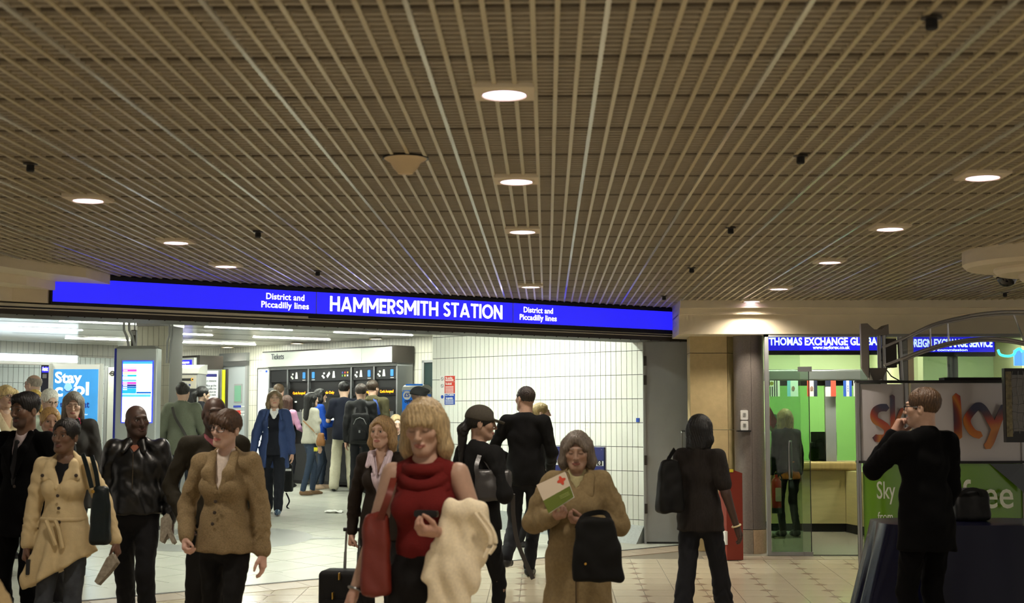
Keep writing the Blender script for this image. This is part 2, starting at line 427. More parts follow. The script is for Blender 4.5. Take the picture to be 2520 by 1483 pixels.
o = rest.build('wall_tiles_far', M_wtile, wall); o['kind'] = 'stuff'
# grey sloping skirting, broken by a mitred end
M_skirt = mat('grey_terrazzo', (140, 146, 144), .4, noise=.12, nscale=60)
m = MB(); sa, sb = 0.0, W2.len
za, zb = W2.hit(1300,1263)[1], W2.hit(1582,1293)[1]
def sk(s0, s1, z0, z1, dd=.10):
    f0, f1 = floor_z(W2.pt(s0,dd).y), floor_z(W2.pt(s1,dd).y)
    m.add([(s0,0,z0),(s1,0,z1),(s1,-dd,f1),(s0,-dd,f0),(s0,.02,f0-.05),(s1,.02,f1-.05)], [(0,3,2,1),(3,0,4),(1,2,5),(3,4,5,2),(0,1,5,4)])
zk = lambda s: za+(zb-za)*(s-W2.sx(1300))/(W2.sx(1582)-W2.sx(1300))
sk(0, W2.len-.32, zk(0), zk(W2.len-.32)); sk(W2.len-.315, W2.len, zk(W2.len-.315), zk(W2.len), .16)
o = m.build('baseboard_right', M_skirt); o.location = (W2.o.x, W2.o.y, 0); o.rotation_euler = (0,0,W2.ang); struct(o)
# end wall stub that returns from the white wall to the left, and the ticket wall behind
M_tw = brickmat('beige_wall_tile', (212, 210, 196), (120,122,112), 0.075, 0.275, 0.0035, 0.3)
o = MB().box(-3.2, W1.len+2.0, 0, .3, 0, ZS+.05).build('wall_back', M_tw); o.location = (W1.o.x, W1.o.y, 0); o.rotation_euler = (0,0,W1.ang); struct(o)
# far left walls
KL = 0.0083
LW = Frame(at(-500,1037,0.0074), at(300,1037,0.0083))
M_lw = brickmat('pale_blue_wall_tile', (205, 216, 218), (120,130,132), 0.10, 0.30, 0.005, 0.25)
o = MB().box(-1.0, LW.len+.8, 0, .3, 0, ZS+.05).build('wall_left', M_lw); o.location = (LW.o.x, LW.o.y, 0); o.rotation_euler = (0,0,LW.ang); struct(o)
# bulkhead across the far left with a bright lamp trough below it
M_dt = brickmat('grey_wall_tile', (120, 118, 108), (70,70,66), 0.10, 0.40, 0.004, 0.3)
BL = Frame(at(-500,1037,0.0062), at(285,1037,0.0073))
o = MB().box(-.5, BL.len, -.01, .25, BL.hit(100,874)[1], ZS+.05).build('trim_10', M_dt); o.location=(BL.o.x,BL.o.y,0); o.rotation_euler=(0,0,BL.ang); struct(o)
tr = thing('lamp_trough', 'long glowing white lamp trough on the far left of the hall', 'light', (BL.o.x,BL.o.y,0), BL.ang)
z0, z1 = BL.hit(60, 893)[1], BL.hit(60, 871)[1]
MB().box(-.5, BL.sx(182), -.06, .2, z0+.03, z1).build('diffuser', mat('trough_glow',(225,245,255),.4,emit=4.0), tr)
MB().box(-.5, BL.sx(185), -.08, .22, z0-.02, z0+.03).build('trough_edge', M_white, tr)
MB().box(BL.sx(182), BL.sx(185), -.08, .22, z0, z1).build('end_cap', M_alu, tr)

# ticket hall ceiling: glossy white planks, parallel to the sign
M_hc = mat('hall_ceiling_plank', (214, 214, 206), 0.15, spec=0.6, noise=.03, nscale=2)
nt = M_hc.node_tree; tc = nt.nodes.new('ShaderNodeTexCoord'); wv = nt.nodes.new('ShaderNodeTexWave'); wv.bands_direction='Y'; wv.inputs['Scale'].default_value = 3.2; wv.inputs['Distortion'].default_value = .4
bp = nt.nodes.new('ShaderNodeBump'); bp.inputs['Strength'].default_value=.05; bp.inputs['Distance'].default_value=.004
nt.links.new(tc.outputs['Object'], wv.inputs[0]); nt.links.new(wv.outputs[0], bp.inputs['Height']); nt.links.new(bp.outputs[0], nt.nodes['Principled BSDF'].inputs['Normal'])
hc = MB().box(-9, 16, .05, 26, ZS, ZS+.1).build('ceiling_hall', M_hc); hc.location = SIGN.pt(0,0,0); hc.rotation_euler=(0,0,SIGN.ang); struct(hc)
b = MB()
# dark plank joints that show as lines
hj = [((0,789),(1060,838)),((40,803),(1000,846)),((30,818),(900,856)),((0,836),(560,858)),((380,828),(1060,852))]
for (a, c) in hj:
    p, q = on_z(*a, ZS), on_z(*c, ZS); p.z = q.z = ZS-.001
    p2 = SIGN.o + SIGN.t*((p-SIGN.o).dot(SIGN.t)); 
    d_ = (Vector((p.x,p.y,0))-SIGN.o).dot(SIGN.n); s0 = (Vector((p.x,p.y,0))-SIGN.o).dot(SIGN.t)
    b.box(s0, s0+9, -d_-.006, -d_+.006, ZS-.002, ZS)
b.build('plank_joint', M_dark, hc)
M_strip = mat('strip_lamp', (250, 255, 238), .4, emit=STRIP_E)
def lamp_strip(a, c, label):
    p = on_z(*a, ZS); s0 = (Vector((p.x,p.y,0))-SIGN.o).dot(SIGN.t); d0 = (Vector((p.x,p.y,0))-SIGN.o).dot(SIGN.n)
    # follow the plank direction until the column c[0] is reached
    best = min((abs((1345+(lambda Q: Q.x/Q.y*F)(SIGN.pt(s0+L, d0)))-c[0]), L) for L in [i*.05 for i in range(4,120)])[1]
    t = thing('strip_lamp', label, 'light', SIGN.pt(s0,d0,ZS), SIGN.ang, 'strip lamps on the ticket hall ceiling')
    MB().box(0, best, -.03, .03, -.003, 0).build('housing', M_white, t)
    MB().box(.01, best-.01, -.022, .022, -.005, -.003).build('tube_cover', M_strip, t)
ls = [((145,790),(382,0)),((503,804),(718,0)),((821,817),(1013,0)),((20,806),(190,0)),((160,832),(310,0)),((420,821),(517,0)),((622,829),(810,0)),((75,843),(190,0)),((445,842),(628,0)),((155,860),(270,0))]
lab = ['second strip lamp from the left under the shutter housing','strip lamp above the grey column, right of it','rightmost strip lamp, above the white tile wall corner','strip lamp at the left, over the blonde woman with a red streak','strip lamp just left of the information screen top','short strip lamp right of the square column','strip lamp above the Tickets header, left part','thin strip lamp over the bald man with glasses','strip lamp over the steel door','furthest strip lamp left of the information screen']
for (a, c), l in zip(ls, lab): lamp_strip(a, c, l)
# the same lamps go on behind the lintel, above the white wall side of the hall
for n, (s0, d0, L, l) in enumerate(((1.0,-1.0,1.5,'left one of the first row'),(2.9,-1.0,1.5,'middle one of the first row'),(4.7,-1.0,1.2,'right one of the first row'),(2.6,-2.2,1.5,'left one of the second row'),(4.2,-2.2,.9,'right one of the second row'))):
    t = thing('strip_lamp', 'strip lamp hidden behind the station sign, '+l, 'light', SIGN.pt(s0,d0,ZS), SIGN.ang, 'strip lamps behind the lintel')
    MB().box(0, L, -.03, .03, -.003, 0).build('housing', M_white, t)
    MB().box(.01, L-.01, -.022, .022, -.005, -.003).build('tube_cover', M_strip, t)
def downlight(p, r, wall_w, label, group, e_mat, col, W):
    t = thing('ceiling_downlight', label, 'light', p, 0, group)
    if wall_w:
        n = 24; m_ = MB(); vs = []
        sq = []
        for i in range(n):
            a = 2*PI*i/n; c_, s_ = math.cos(a), math.sin(a); k_ = wall_w/2/max(abs(c_),abs(s_))
            vs += [(c_*r*1.12, s_*r*1.12, -.012), (c_*k_, s_*k_, -.012), (c_*k_, s_*k_, .01)]
        m_.add(vs, [(3*i,3*((i+1)%n),3*((i+1)%n)+1,3*i+1) for i in range(n)]+[(3*i+1,3*((i+1)%n)+1,3*((i+1)%n)+2,3*i+2) for i in range(n)])
        m_.build('square_surround', M_cream, t)
    MB().lathe([(r*1.0,-.004),(r*1.02,-.02),(r*1.14,-.016),(r*1.16,-.010),(r*1.0,-.004)], (0,0,0), 28).build('trim_ring', M_cream, t, True)
    MB().lathe([(r*.99,-.014),(r*.6,-.019),(.001,-.021)], (0,0,0), 28).build('lens', e_mat, t, True)
    ld = bpy.data.lights.new('lamp', 'SPOT'); ld.energy = W; ld.color = col; ld.spot_size = math.radians(150); ld.spot_blend = .7; ld.shadow_soft_size = r
    lo = bpy.data.objects.new('lamp', ld); COL.objects.link(lo); lo.parent = t; lo.location = (0,0,-.05)
    return t
M_dl = mat('downlight_lens', (255, 225, 255), .3, emit=5.0)
WARM = (1.0, .89, .74)
for px, py, l in ((1241,224,'nearest and largest downlight, in the middle of the ceiling'),(1271,440,'second downlight of the middle row'),(1286,565,'third downlight of the middle row'),(1306,702,'smallest downlight of the middle row, just above the station sign'),
                (217,487,'leftmost downlight of the ceiling'),(433,592,'middle downlight of the left row'),(556,651,'furthest downlight of the left row'),
                (2418,430,'rightmost and nearest downlight of the right row'),(2190,558,'second downlight of the right row'),(2042,641,'third downlight of the right row'),(1917,707,'fourth downlight of the right row'),(1850,738,'furthest small downlight of the right row above the cream fascia')):
    p = on_z(px, py, ZC); downlight((p.x,p.y,ZC), .085, .235, 'round '+l, 'concourse ceiling downlights', M_dl, WARM, MALL_W)
for i, (xx, yy, ww) in enumerate([(a, b_, c_) for a, c_ in ((-2.655,'left'), (-.16,'middle'), (2.28,'right')) for b_ in (3.0, 1.0, -1.0)]):
    ld = downlight((xx,yy,ZC), .085, .235, 'round downlight out of the picture, %s row, %s' % (ww, {3.0:'just above the photographer',1.0:'over the photographer',-1.0:'behind the photographer'}[yy]), 'downlights behind the photographer', M_dl, WARM, MALL_W)
for px, py, l in ((560,852,'round recessed downlight over the steel door'),(731,842.5,'round recessed downlight above the Tickets lettering'),(925,831,'round recessed downlight above the right end of the Tickets header'),(265,869,'round recessed downlight left of the information screen')):
    p = on_z(px, py, ZS); downlight((p.x,p.y,ZS-.002), .10, 0, l, 'ticket hall downlights', mat('hall_lens',(255,245,225),.3,emit=6.0), (1,.93,.8), 12)
# ================================================================== station sign
def on_frame(fr, name, label, cat, px, group=None, d=0.0, z=0.0):    # an Empty on a wall plane; local x along, -y towards the viewer
    return thing(name, label, cat, fr.pt(fr.sx(px, d), d, z), fr.ang, group)
def rel(fr, o, px, py, d=0.0):                                      # pixel -> local x,z of that Empty
    s, z = fr.hit(px, py, d); return s - (Vector(o.location)-fr.o).dot(fr.t), z - o.location.z
sg = thing('station_sign', 'long backlit blue station sign reading HAMMERSMITH STATION over the opening', 'sign', SIGN.pt(0,0,0), SIGN.ang)
zt, zb_ = SIGN.hit(770,719)[1], SIGN.hit(770,772)[1]
x0, x1 = SIGN.sx(113), SIGN.sx(1693); z_top = min(zt+.045, ZC-.004)
MB().box(x0, x1, -.045, .05, zsb, z_top).build('frame', M_blackmat, sg)
for a, b_ in ((x0+.015, SIGN.sx(769)-.002), (SIGN.sx(769)+.004, SIGN.sx(1255)), (SIGN.sx(1256)+.003, x1-.03)):
    MB().box(a, b_, -.052, -.04, zb_, zt).build('lit_panel', M_blue_e, sg)
for px in (769, 1255.5):
    s = SIGN.sx(px); MB().box(s-.003, s+.003, -.056, -.04, zb_, zt).build('joint_strip', M_alu, sg)
MB().box(SIGN.sx(752), SIGN.sx(1700), -.05, -.032, zsb-.022, zsb).build('lower_cover', M_blackmat, sg)
zm = (zt+zb_)/2; hh = zt-zb_
def sign_text(body, pxa, pxb, z, size, nm):
    a, b2 = SIGN.sx(pxa), SIGN.sx(pxb)
    text(nm, body, size, M_white_e, sg, ((a+b2)/2, -.054, z), width=b2-a, bold=.010, spacing=1.05)
def block_word(word, pxa, pxb, z, hgt):       # even stroke station capitals, one mesh for each letter
    w = .165
    def bar(x0, y0, x1, y1):
        dx, dy = x1-x0, y1-y0; L_ = math.hypot(dx,dy); nx, ny = -dy/L_*w/2, dx/L_*w/2
        return [(x0+nx,y0+ny),(x1+nx,y1+ny),(x1-nx,y1-ny),(x0-nx,y0-ny)]
    def arc(cx, cy, r, a0, a1, n=22, ry=None):
        ry = ry or r; o_ = [(cx+r*math.cos(math.radians(a0+(a1-a0)*i/n)), cy+ry*math.sin(math.radians(a0+(a1-a0)*i/n))) for i in range(n+1)]
        return [bar(*o_[i], *o_[i+1]) for i in range(n)]
    h2 = w/2
    G = {'H':(.72,[bar(h2,0,h2,1),bar(.72-h2,0,.72-h2,1),bar(h2,.5,.72-h2,.5)]),'A':(.84,[bar(.09,0,.42,1-.03),bar(.75,0,.42,1-.03),bar(.2,.27,.64,.27)]),
         'M':(.92,[bar(h2,0,h2,1),bar(.92-h2,0,.92-h2,1),bar(h2,.95,.46,.28),bar(.92-h2,.95,.46,.28)]),'E':(.52,[bar(h2,0,h2,1),bar(0,h2,.52,h2),bar(0,.5,.47,.5),bar(0,1-h2,.52,1-h2)]),
         'R':(.60,[bar(h2,0,h2,1),bar(0,1-h2,.32,1-h2),bar(0,.47,.32,.47),bar(.28,.47,.52,0)]+arc(.30,.693,.223,-90,90)),
         'S':(.56,arc(.28,.735,.185,20,270)+arc(.28,.285,.205,90,-160)),'I':(w,[bar(h2,0,h2,1)]),'T':(.62,[bar(.31,0,.31,1),bar(0,1-h2,.62,1-h2)]),'O':(.90,arc(.45,.5,.37,0,360,32,.42)),'N':(.72,[bar(h2,0,h2,1),bar(.72-h2,0,.72-h2,1),bar(h2,.93,.72-h2,.07)]),' ':(.26,[])}
    tot = sum(G[c][0]+.085 for c in word)-.085; sA, sB = SIGN.sx(pxa), SIGN.sx(pxb); kx = (sB-sA)/tot; x = 0
    for c in word:
        gw_, st_ = G[c]
        if st_:
            mb = MB()
            for n_, poly in enumerate(st_): mb.prism([(sA+(x+a)*kx, z-hgt/2+min(1,max(0,b_))*hgt) for a, b_ in poly], -.056-.00002*n_, -.05, 'y')
            mb.build('letter', M_white_e, sg)
        x += gw_+.085
block_word('HAMMERSMITH STATION', 803, 1229, zm, hh*.70)
for pa, pb, qa, qb in ((645,739,633,750),(1282,1354,1272,1363)):
    sign_text('District and', pa, pb, zm+hh*.18, hh*.40, 'lettering'); sign_text('Piccadilly lines', qa, qb, zm-hh*.20, hh*.40, 'lettering')

# ================================================================== white wall: notices, board
def plate(fr, o, pxa, pya, pxb, pyb, mm, name, th=.012, off=0.0, parent=None, d=0.0):
    xa, za_ = rel(fr, o, pxa, pya, d); xb_, zb2 = rel(fr, o, pxb, pyb, d)
    return MB().box(min(xa,xb_), max(xa,xb_), -th-off, -off, min(za_,zb2), max(za_,zb2)).build(name, mm, parent or o)
def wtext(fr, o, body, px, py, pw, size_px, mm, k, parent=None, off=.02, bold=0.0, align='CENTER', d=0.0, line=1.0):
    x, z = rel(fr, o, px, py, d); xa, _ = rel(fr, o, px-pw/2, py, d); xb_, _ = rel(fr, o, px+pw/2, py, d)
    return text('lettering', body, size_px*k*1.35, mm, parent or o, (x, -off, z), width=(xb_-xa) if pw else None, bold=bold, align=align, line=line)
M_ink = mat('dark_ink', (28, 34, 60), .5); M_wink = mat('white_ink', (240,240,238), .5); M_greyink = mat('grey_ink', (90,96,104), .5)
t = on_frame(W2, 'safety_notice', 'tall red and blue safety notice on the white tile wall', 'sign', 1085)
plate(W2, t, 1083, 924, 1120.5, 997, M_white, 'backing', .004)
plate(W2, t, 1095, 925, 1120, 938.5, M_red, 'red_field', .003, .004); plate(W2, t, 1095, 940, 1120, 967, M_red, 'red_field', .003, .004)
plate(W2, t, 1095, 969, 1120, 995, mat('signal_blue',(28,70,170),.4), 'blue_field', .003, .004)
wtext(W2, t, 'No smoking', 1106, 929.5, 17, 6, M_wink, .0052, off=.009); wtext(W2, t, 'No alcohol', 1105, 944, 15, 6, M_wink, .0052, off=.009)
wtext(W2, t, 'CCTV cameras\nin operation', 1107, 975, 21, 6, M_wink, .0052, off=.009)
for y in (933.5, 935.5, 950, 953, 956, 959, 962, 965, 983, 986, 989, 992): plate(W2, t, 1097, y, 1117, y+.9, M_wink, 'text_line', .001, .007)
for y, mm in ((932, M_greyink), (949, M_greyink), (976, mat('signal_blue',(28,70,170)))):
    x, z = rel(W2, t, 1089, y); m = MB()
    if y < 970: 
        m.tube([(x+.021*math.cos(a), -.007, z+.021*math.sin(a)) for a in [2*PI*i/18 for i in range(18)]], .0025, 5, closed=True); m.tube([(x-.015,-.007,z+.015),(x+.015,-.007,z-.015)], .0022, 5)
    else: m.prism([(x+.023*math.cos(2*PI*i/18), z+.023*math.sin(2*PI*i/18)) for i in range(18)], -.007, -.004, 'y')
    m.build('pictogram', mm, t)
t = on_frame(W2, 'wall_plate', 'tiny blue square plate near the right edge of the white tile wall', 'sign', 1570)
plate(W2, t, 1566, 1028, 1574, 1038, mat('signal_blue',(28,70,170)), 'plate', .006)
t = on_frame(W2, 'notice_board', 'low navy notice board on the white wall behind the grey haired woman', 'sign', 1425)
plate(W2, t, 1362, 1098, 1490, 1167, M_navy, 'board', .03); plate(W2, t, 1365, 1131, 1489, 1146, mat('pale_grey_print',(205,208,204)), 'pale_band', .002, .03)
plate(W2, t, 1474, 1132.5, 1486, 1145, M_black, 'black_square', .002, .032); wtext(W2, t, '0', 1480, 1139, 0, 9, M_wink, .0049, off=.0365)
for px in (1368, 1484): 
    x, z = rel(W2, t, px, 1106); MB().lathe([(.006,0),(.005,.003),(.001,.004)], (0,0,0), 10).build('screw', M_alu, t).matrix_local = Matrix.Translation((x,-.03,z)) @ Matrix.Rotation(PI/2,4,'X')

# steel door leaf standing open at the right of the opening
KD = .00469
d0, d1 = at(1589,1037,KD), at(1697,1037,KD)
DF = Frame(d0, d1); zf = floor_z(d0.y)
dr = struct(thing('door_1', 'grey steel door leaf standing open beside the white tile wall', 'door', (d0.x,d0.y,zf), DF.ang))
ztop = at(1640,829,KD).z - zf
MB().box(0, DF.len, 0, .05, .03, ztop).build('leaf', mat('door_steel',(150,154,156),.42,metal=.25,noise=.08,nscale=3), dr)
MB().box(DF.len-.005, DF.len+.025, -.02, .07, 0, ztop+.03).build('closing_edge', M_dark, dr)
MB().box(-.025, 0.0, -.01, .08, 0, ztop+.02).build('frame_post', M_greyp, dr)
MB().box(-.01, DF.len, .0, .04, .0, .03).build('door_seal', M_black, dr)
for zz in (ztop-.33, ztop-.55, ztop*.38, .35): MB().box(-.02, .012, -.02, 0, zz, zz+.11).build('hinge', M_dark, dr)
hz0, hz1 = at(1680,1132,KD).z-zf, at(1680,1060,KD).z-zf; hx = at(1676,1037,KD).x-d0.x
MB().tube([(hx+.04,0,hz1),(hx,-.05,hz1),(hx,-.055,hz1-.02),(hx,-.055,hz0+.02),(hx,-.05,hz0),(hx+.04,0,hz0)], .009, 8).build('pull_handle', M_alu, dr, True)
MB().box(DF.len-.10, DF.len+.02, -.03, 0, ztop-.02, ztop+.03).build('door_closer', M_greyp, dr)

# limestone pilaster of stacked blocks
KP = .00452
p0, p1 = at(1699,1037,KP), at(1812,1037,KP)
PF = Frame(p0,p1); zf = floor_z(p0.y)
pil = struct(thing('wall_pilaster', 'beige limestone pilaster of large stacked blocks', 'pillar', (p0.x,p0.y,zf), PF.ang))
M_lime = mat('limestone', (190,170,125), .55, noise=.10, nscale=14, bump=.1, bscale=60); M_lime2 = mat('limestone_base',(176,160,134),.5,noise=.14,nscale=22)
ys = [at(1750,y,KP).z - zf for y in (1345,1057,868.5,818)]; ys[0] = 0
for n in range(3):
    MB().rbox(0, PF.len-.09, 0, .3, ys[n]+.003, ys[n+1]-.003, .008, 2, 'z').build('stone_block', M_lime, pil)
    m = MB(); m.add([(PF.len-.088,.0,ys[n]+.003),(PF.len,.12,ys[n]+.003),(PF.len,.3,ys[n]+.003),(PF.len-.088,.3,ys[n]+.003),(PF.len-.088,.0,ys[n+1]-.003),(PF.len,.12,ys[n+1]-.003),(PF.len,.3,ys[n+1]-.003),(PF.len-.088,.3,ys[n+1]-.003)], [(3,2,1,0),(4,5,6,7),(0,1,5,4),(1,2,6,5),(2,3,7,6),(3,0,4,7)])
    m.build('corner_block', M_lime, pil)
# granite column between pilaster and shop front
KC = .00446
c0 = at(1849,1037,KC); zf = floor_z(c0.y)
cl = struct(thing('wall_column', 'rounded dark grey granite column beside the exchange shop door', 'pillar', (c0.x,c0.y+.17,zf)))
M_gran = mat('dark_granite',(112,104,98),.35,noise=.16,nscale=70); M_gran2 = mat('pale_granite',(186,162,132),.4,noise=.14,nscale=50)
zt_ = at(1849,821,KC).z - zf; zb1 = at(1849,1303,KC).z - zf
r = .165
def arc_prism(a0, a1, z0, z1, rr, name, mm):
    pts = [(0,.05)]+[(rr*math.cos(math.radians(a0+(a1-a0)*i/10)), rr*math.sin(math.radians(a0+(a1-a0)*i/10))) for i in range(11)]
    MB().prism(pts, z0, z1).build(name, mm, cl, True)
arc_prism(180, 271, zb1+.003, zt_, r, 'shaft_cladding', M_gran); arc_prism(272, 360, zb1+.003, zt_, r, 'shaft_cladding', M_gran)
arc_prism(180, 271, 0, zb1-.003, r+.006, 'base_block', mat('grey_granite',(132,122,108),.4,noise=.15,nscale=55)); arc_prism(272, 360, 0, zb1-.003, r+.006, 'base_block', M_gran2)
for a, zpx in ((250,1020),(250,1046)):
    x, y = r*math.cos(math.radians(a)), r*math.sin(math.radians(a)); zz = at(1830,zpx,KC).z
    t = thing('socket_box', 'upper white socket box on the granite column' if zpx==1020 else 'lower white socket box on the black ledge of the granite column', 'socket', (c0.x+x-.02,c0.y+.17+y,zz))
    MB().rbox(-.04,.04,-.03,.02,-.055,.05,.012,3,'y').build('cover', M_white, t)
    MB().rbox(-.018,.018,-.034,-.03,-.02,.02,.008,3,'y').build('face', mat('socket_grey',(150,150,146)), t)
    MB().box(-.002,.002,-.036,-.034,-.014,.014).build('slot', M_black, t)
zz = at(1830,1060,KC).z
tag(MB().box(c0.x-.16, c0.x-.01, c0.y-.045, c0.y+.05, zz-.008, zz+.008).build('ledge', M_blackmat), 'narrow black ledge fixed to the granite column', 'shelf')
# red leaflet pillar in front
KR = .00432
p = at(1802,1037,KR); zf = floor_z(p.y)
t = thing('leaflet_stand', 'tall narrow red leaflet stand with a yellow top tab', 'stand', (p.x,p.y,zf+.008), math.radians(14))
zt_ = at(1802,1158,KR).z - zf
MB().add([(-.10,-.06,0),(.08,-.06,0),(.08,.16,0),(-.10,.16,0),(-.10,-.06,zt_+.03),(.08,-.06,zt_-.03),(.08,.16,zt_-.03),(-.10,.16,zt_+.03)], [(3,2,1,0),(4,5,6,7),(0,1,5,4),(1,2,6,5),(2,3,7,6),(3,0,4,7)]).build('body', mat('red_card',(124,38,22),.5,noise=.06,nscale=8), t)
MB().box(-.10,-.02,-.065,-.06,zt_-.02,zt_+.012).build('yellow_tab', mat('yellow_card',(214,196,50)), t)
MB().box(-.125,-.10,-.08,.0,.16,.30).build('white_flyer', M_white, t)

# ================================================================== exchange shop
z_sf = floor_z(SHOP.o.y); KI = .0058
sp = struct(thing('window_1', 'aluminium framed glass shop front of the exchange bureau', 'window', SHOP.pt(0,0,z_sf), SHOP.ang))
def sx_(px): return SHOP.sx(px)
zs_top = SHOP.hit(1900,822)[1]-z_sf
def zpx(py): return SHOP.hit(1990,py)[1]-z_sf
MB().box(sx_(1884), sx_(1893), -.03, .05, .01, zs_top).build('frame_post', M_greyp, sp)
MB().box(sx_(1884), sx_(2520), -.03, .05, zs_top-.03, zs_top+.02).build('top_rail', M_greyp, sp)
MB().box(sx_(1893), sx_(1972), -.02, .04, .01, .045).build('bottom_rail', M_greyp, sp)
MB().box(sx_(1972), sx_(2120), .0, .03, .005, .02).build('threshold', M_alu, sp)
for a, b_ in ((2172,2184),(2222,2236),(2237,2251)): MB().box(sx_(a), sx_(b_), -.02, .06, 0, zs_top).build('frame_post', M_greyp if a != 2237 else M_cream, sp)
for a in (2360, 2374): MB().tube([(sx_(a),.3,0),(sx_(a),.3,zs_top)], .03, 10).build('steel_pole', M_alu, sp, True)
G = glass('clear_glass', (226,240,226), .0); G2 = glass('window_glass', (236,244,238), .0)
MB().box(sx_(1894), sx_(1971), .005, .013, .045, zs_top-.03).build('fixed_pane', G2, sp)
for a, b_ in ((2251,2519),(2120,2172)): MB().box(sx_(a), sx_(b_), .005, .013, .06, zs_top-.03).build('pane', G2, sp)
# glass swing door, ajar
gd = struct(thing('door_2', 'frameless glass door of the exchange bureau', 'door', SHOP.pt(sx_(1990),.03,z_sf), SHOP.ang+math.radians(158)))
gw = .42
MB().box(0, gw, -.005, .005, .015, zpx(909)).build('pane', G, gd)
MB().box(-.006, .0, -.008, .008, .015, zpx(909)).build('edge_seal', M_blackmat, gd)
MB().box(-.035, .11, -.016, .016, zpx(914), zpx(902)).build('patch_fitting', M_alu, gd)
MB().box(-.02, .08, -.014, .014, .0, .05).build('floor_fitting', M_alu, gd)
for sgn in (-1,1): MB().tube([(.21,0,zpx(1178)),(.21,.05*sgn,zpx(1178)),(.21,.055*sgn,zpx(1165)),(.21,.055*sgn,zpx(1098)),(.21,.05*sgn,zpx(1086)),(.21,0,zpx(1086))], .010, 8).build('pull_handle', M_alu, gd, True)
# blue signs behind the glass
def shop_sign(pa, pb, pya, pyb, nm, lbl, texts):
    k = KS+.00004; s = thing('shop_sign', lbl, 'sign', at(pa,1037,k), SHOP.ang)
    w_ = at(pb,1037,k).x-at(pa,1037,k).x; za_ = at(pa,pyb,k).z-EYE; zb3 = at(pa,pya,k).z-EYE
    MB().box(-.01, w_+.01, .0, .10, za_-.045, zb3+.01).build('box', M_dark, s)
    MB().box(0, w_, -.006, .0, za_, zb3).build('lit_face', M_blue_e, s)
    for body, pxa, pxb, py, sz, bold in texts:
        xa = at(pxa,1037,k).x-at(pa,1037,k).x; xb2 = at(pxb,1037,k).x-at(pa,1037,k).x
        text('lettering', body, sz*k*1.35, mat('shop_sign_white',(235,250,255),emit=1.7), s, ((xa+xb2)/2, -.009, at(pa,py,k).z-EYE), width=xb2-xa, bold=bold)
shop_sign(1893, 2176, 829, 862, 'a', 'blue lit shop sign reading THOMAS EXCHANGE GLOBAL', [('THOMAS EXCHANGE GLOBAL', 1895, 2172, 841, 19, .03), ('www.tegforex.co.uk', 2003, 2094, 855, 9, .02)])
shop_sign(2225, 2452, 829, 866, 'b', 'blue lit shop sign reading FOREIGN EXCHANGE SERVICE behind the arch', [('FOREIGN EXCHANGE SERVICE', 2233, 2447, 845, 20, .03), ('no commission', 2290, 2385, 861, 6, .02)])
# interior shell
M_gw = mat('lit_green_wall', (196, 216, 170), .6); M_yw = mat('yellowish_plaster', (206, 204, 164), .7)
i0, i1 = at(1886,1037,KS), at(2800,1037,KS); yb = KI*F
struct(MB().box(i0.x-.12, i1.x, yb, yb+.1, 0, ZC).build('wall_shop_back', M_gw))
struct(MB().box(i0.x-.12, i0.x-.02, i0.y+.55, yb, 0, ZC).build('wall_shop_left', M_yw))
struct(MB().box(i1.x, i1.x+.1, i0.y, yb, 0, ZC).build('wall_shop_right', M_yw))
struct(MB().add([(i0.x,i0.y+.06,ZC-.05),(i1.x,i0.y+.06,ZC-.05),(i1.x,yb,ZC-.05),(i0.x,yb,ZC-.05)], [(0,1,2,3)]).build('ceiling_shop', mat('shop_ceiling',(215,212,180),.7)))
struct(MB().box(at(2262,1037,.0050).x, at(2275,1037,.0050).x, .0050*F, yb, 0, ZC-.05).build('wall_shop_partition', M_yw))
M_sl = mat('shop_lamp', (248,255,232), emit=75.0)
for n, (px, k) in enumerate(((1960,.0049),(2060,.0049),(1960,.0055),(2090,.0055),(2330,.0048),(2420,.0054))):
    p = at(px,1037,k)
    t = thing('shop_lamp', ['ceiling lamp panel just inside the exchange bureau door','ceiling lamp panel above the counter','ceiling lamp panel behind the counter glass','ceiling lamp panel at the back right of the bureau','lamp panel on the ceiling of the second shop window','small green lamp at the back of the second shop'][n], 'light', (p.x,p.y,ZC-.05), 0, 'shop ceiling lamps')
    MB().box(-.16,.16,-.16,.16,-.03,0).build('housing', M_white, t); MB().box(-.14,.14,-.14,.14,-.034,-.03).build('diffuser', M_sl, t)
# counter with plinth, teller screen, header band
KN = .00505
n0, n1 = at(1893,1037,KN), at(2077,1037,KN); n2 = at(2135,1037,.00485); zf = floor_z(n0.y)
ct = thing('service_counter', 'pale wooden service counter with black plinth inside the bureau', 'counter', (n0.x,n0.y,zf))
M_wood = mat('pale_wood', (198,184,132), .45, noise=.08, nscale=3, stretch=(1,1,8)); M_wood2 = mat('counter_wood',(176,150,96),.35,noise=.12,nscale=4,stretch=(8,1,1))
hc_ = at(1990,1158,KN).z - zf; htop = at(1990,1135,KN).z - zf
wx = n1.x-n0.x
def cpanel(name, x0, y0, x1, y1, z0, z1, mm, th=.4):
    MB().prism([(x0,y0),(x1,y1),(x1+.02,y1+th),(x0,y0+th)], z0, z1).build(name, mm, ct)
cpanel('front_panel', 0, 0, wx, 0, .1, hc_, M_wood); cpanel('front_panel', wx+.004, 0, n2.x-n0.x, n2.y-n0.y, .1, hc_, M_wood)
cpanel('plinth', 0, .02, wx, .02, 0.0, .097, M_blackmat); cpanel('plinth', wx+.004, .02, n2.x-n0.x, n2.y-n0.y+.02, 0.0, .097, M_blackmat)
MB().rbox(-.02, wx+.15, -.07, .5, hc_+.003, htop, .03, 3, 'x').build('counter_top', M_wood2, ct)
sc_ = thing('teller_screen', 'green tinted teller screen with steel header above the counter', 'screen', (n0.x,n0.y+.15,zf+htop))
zh0, zh1 = at(1990,936,KN).z-zf-htop, at(1990,908,KN).z-zf-htop
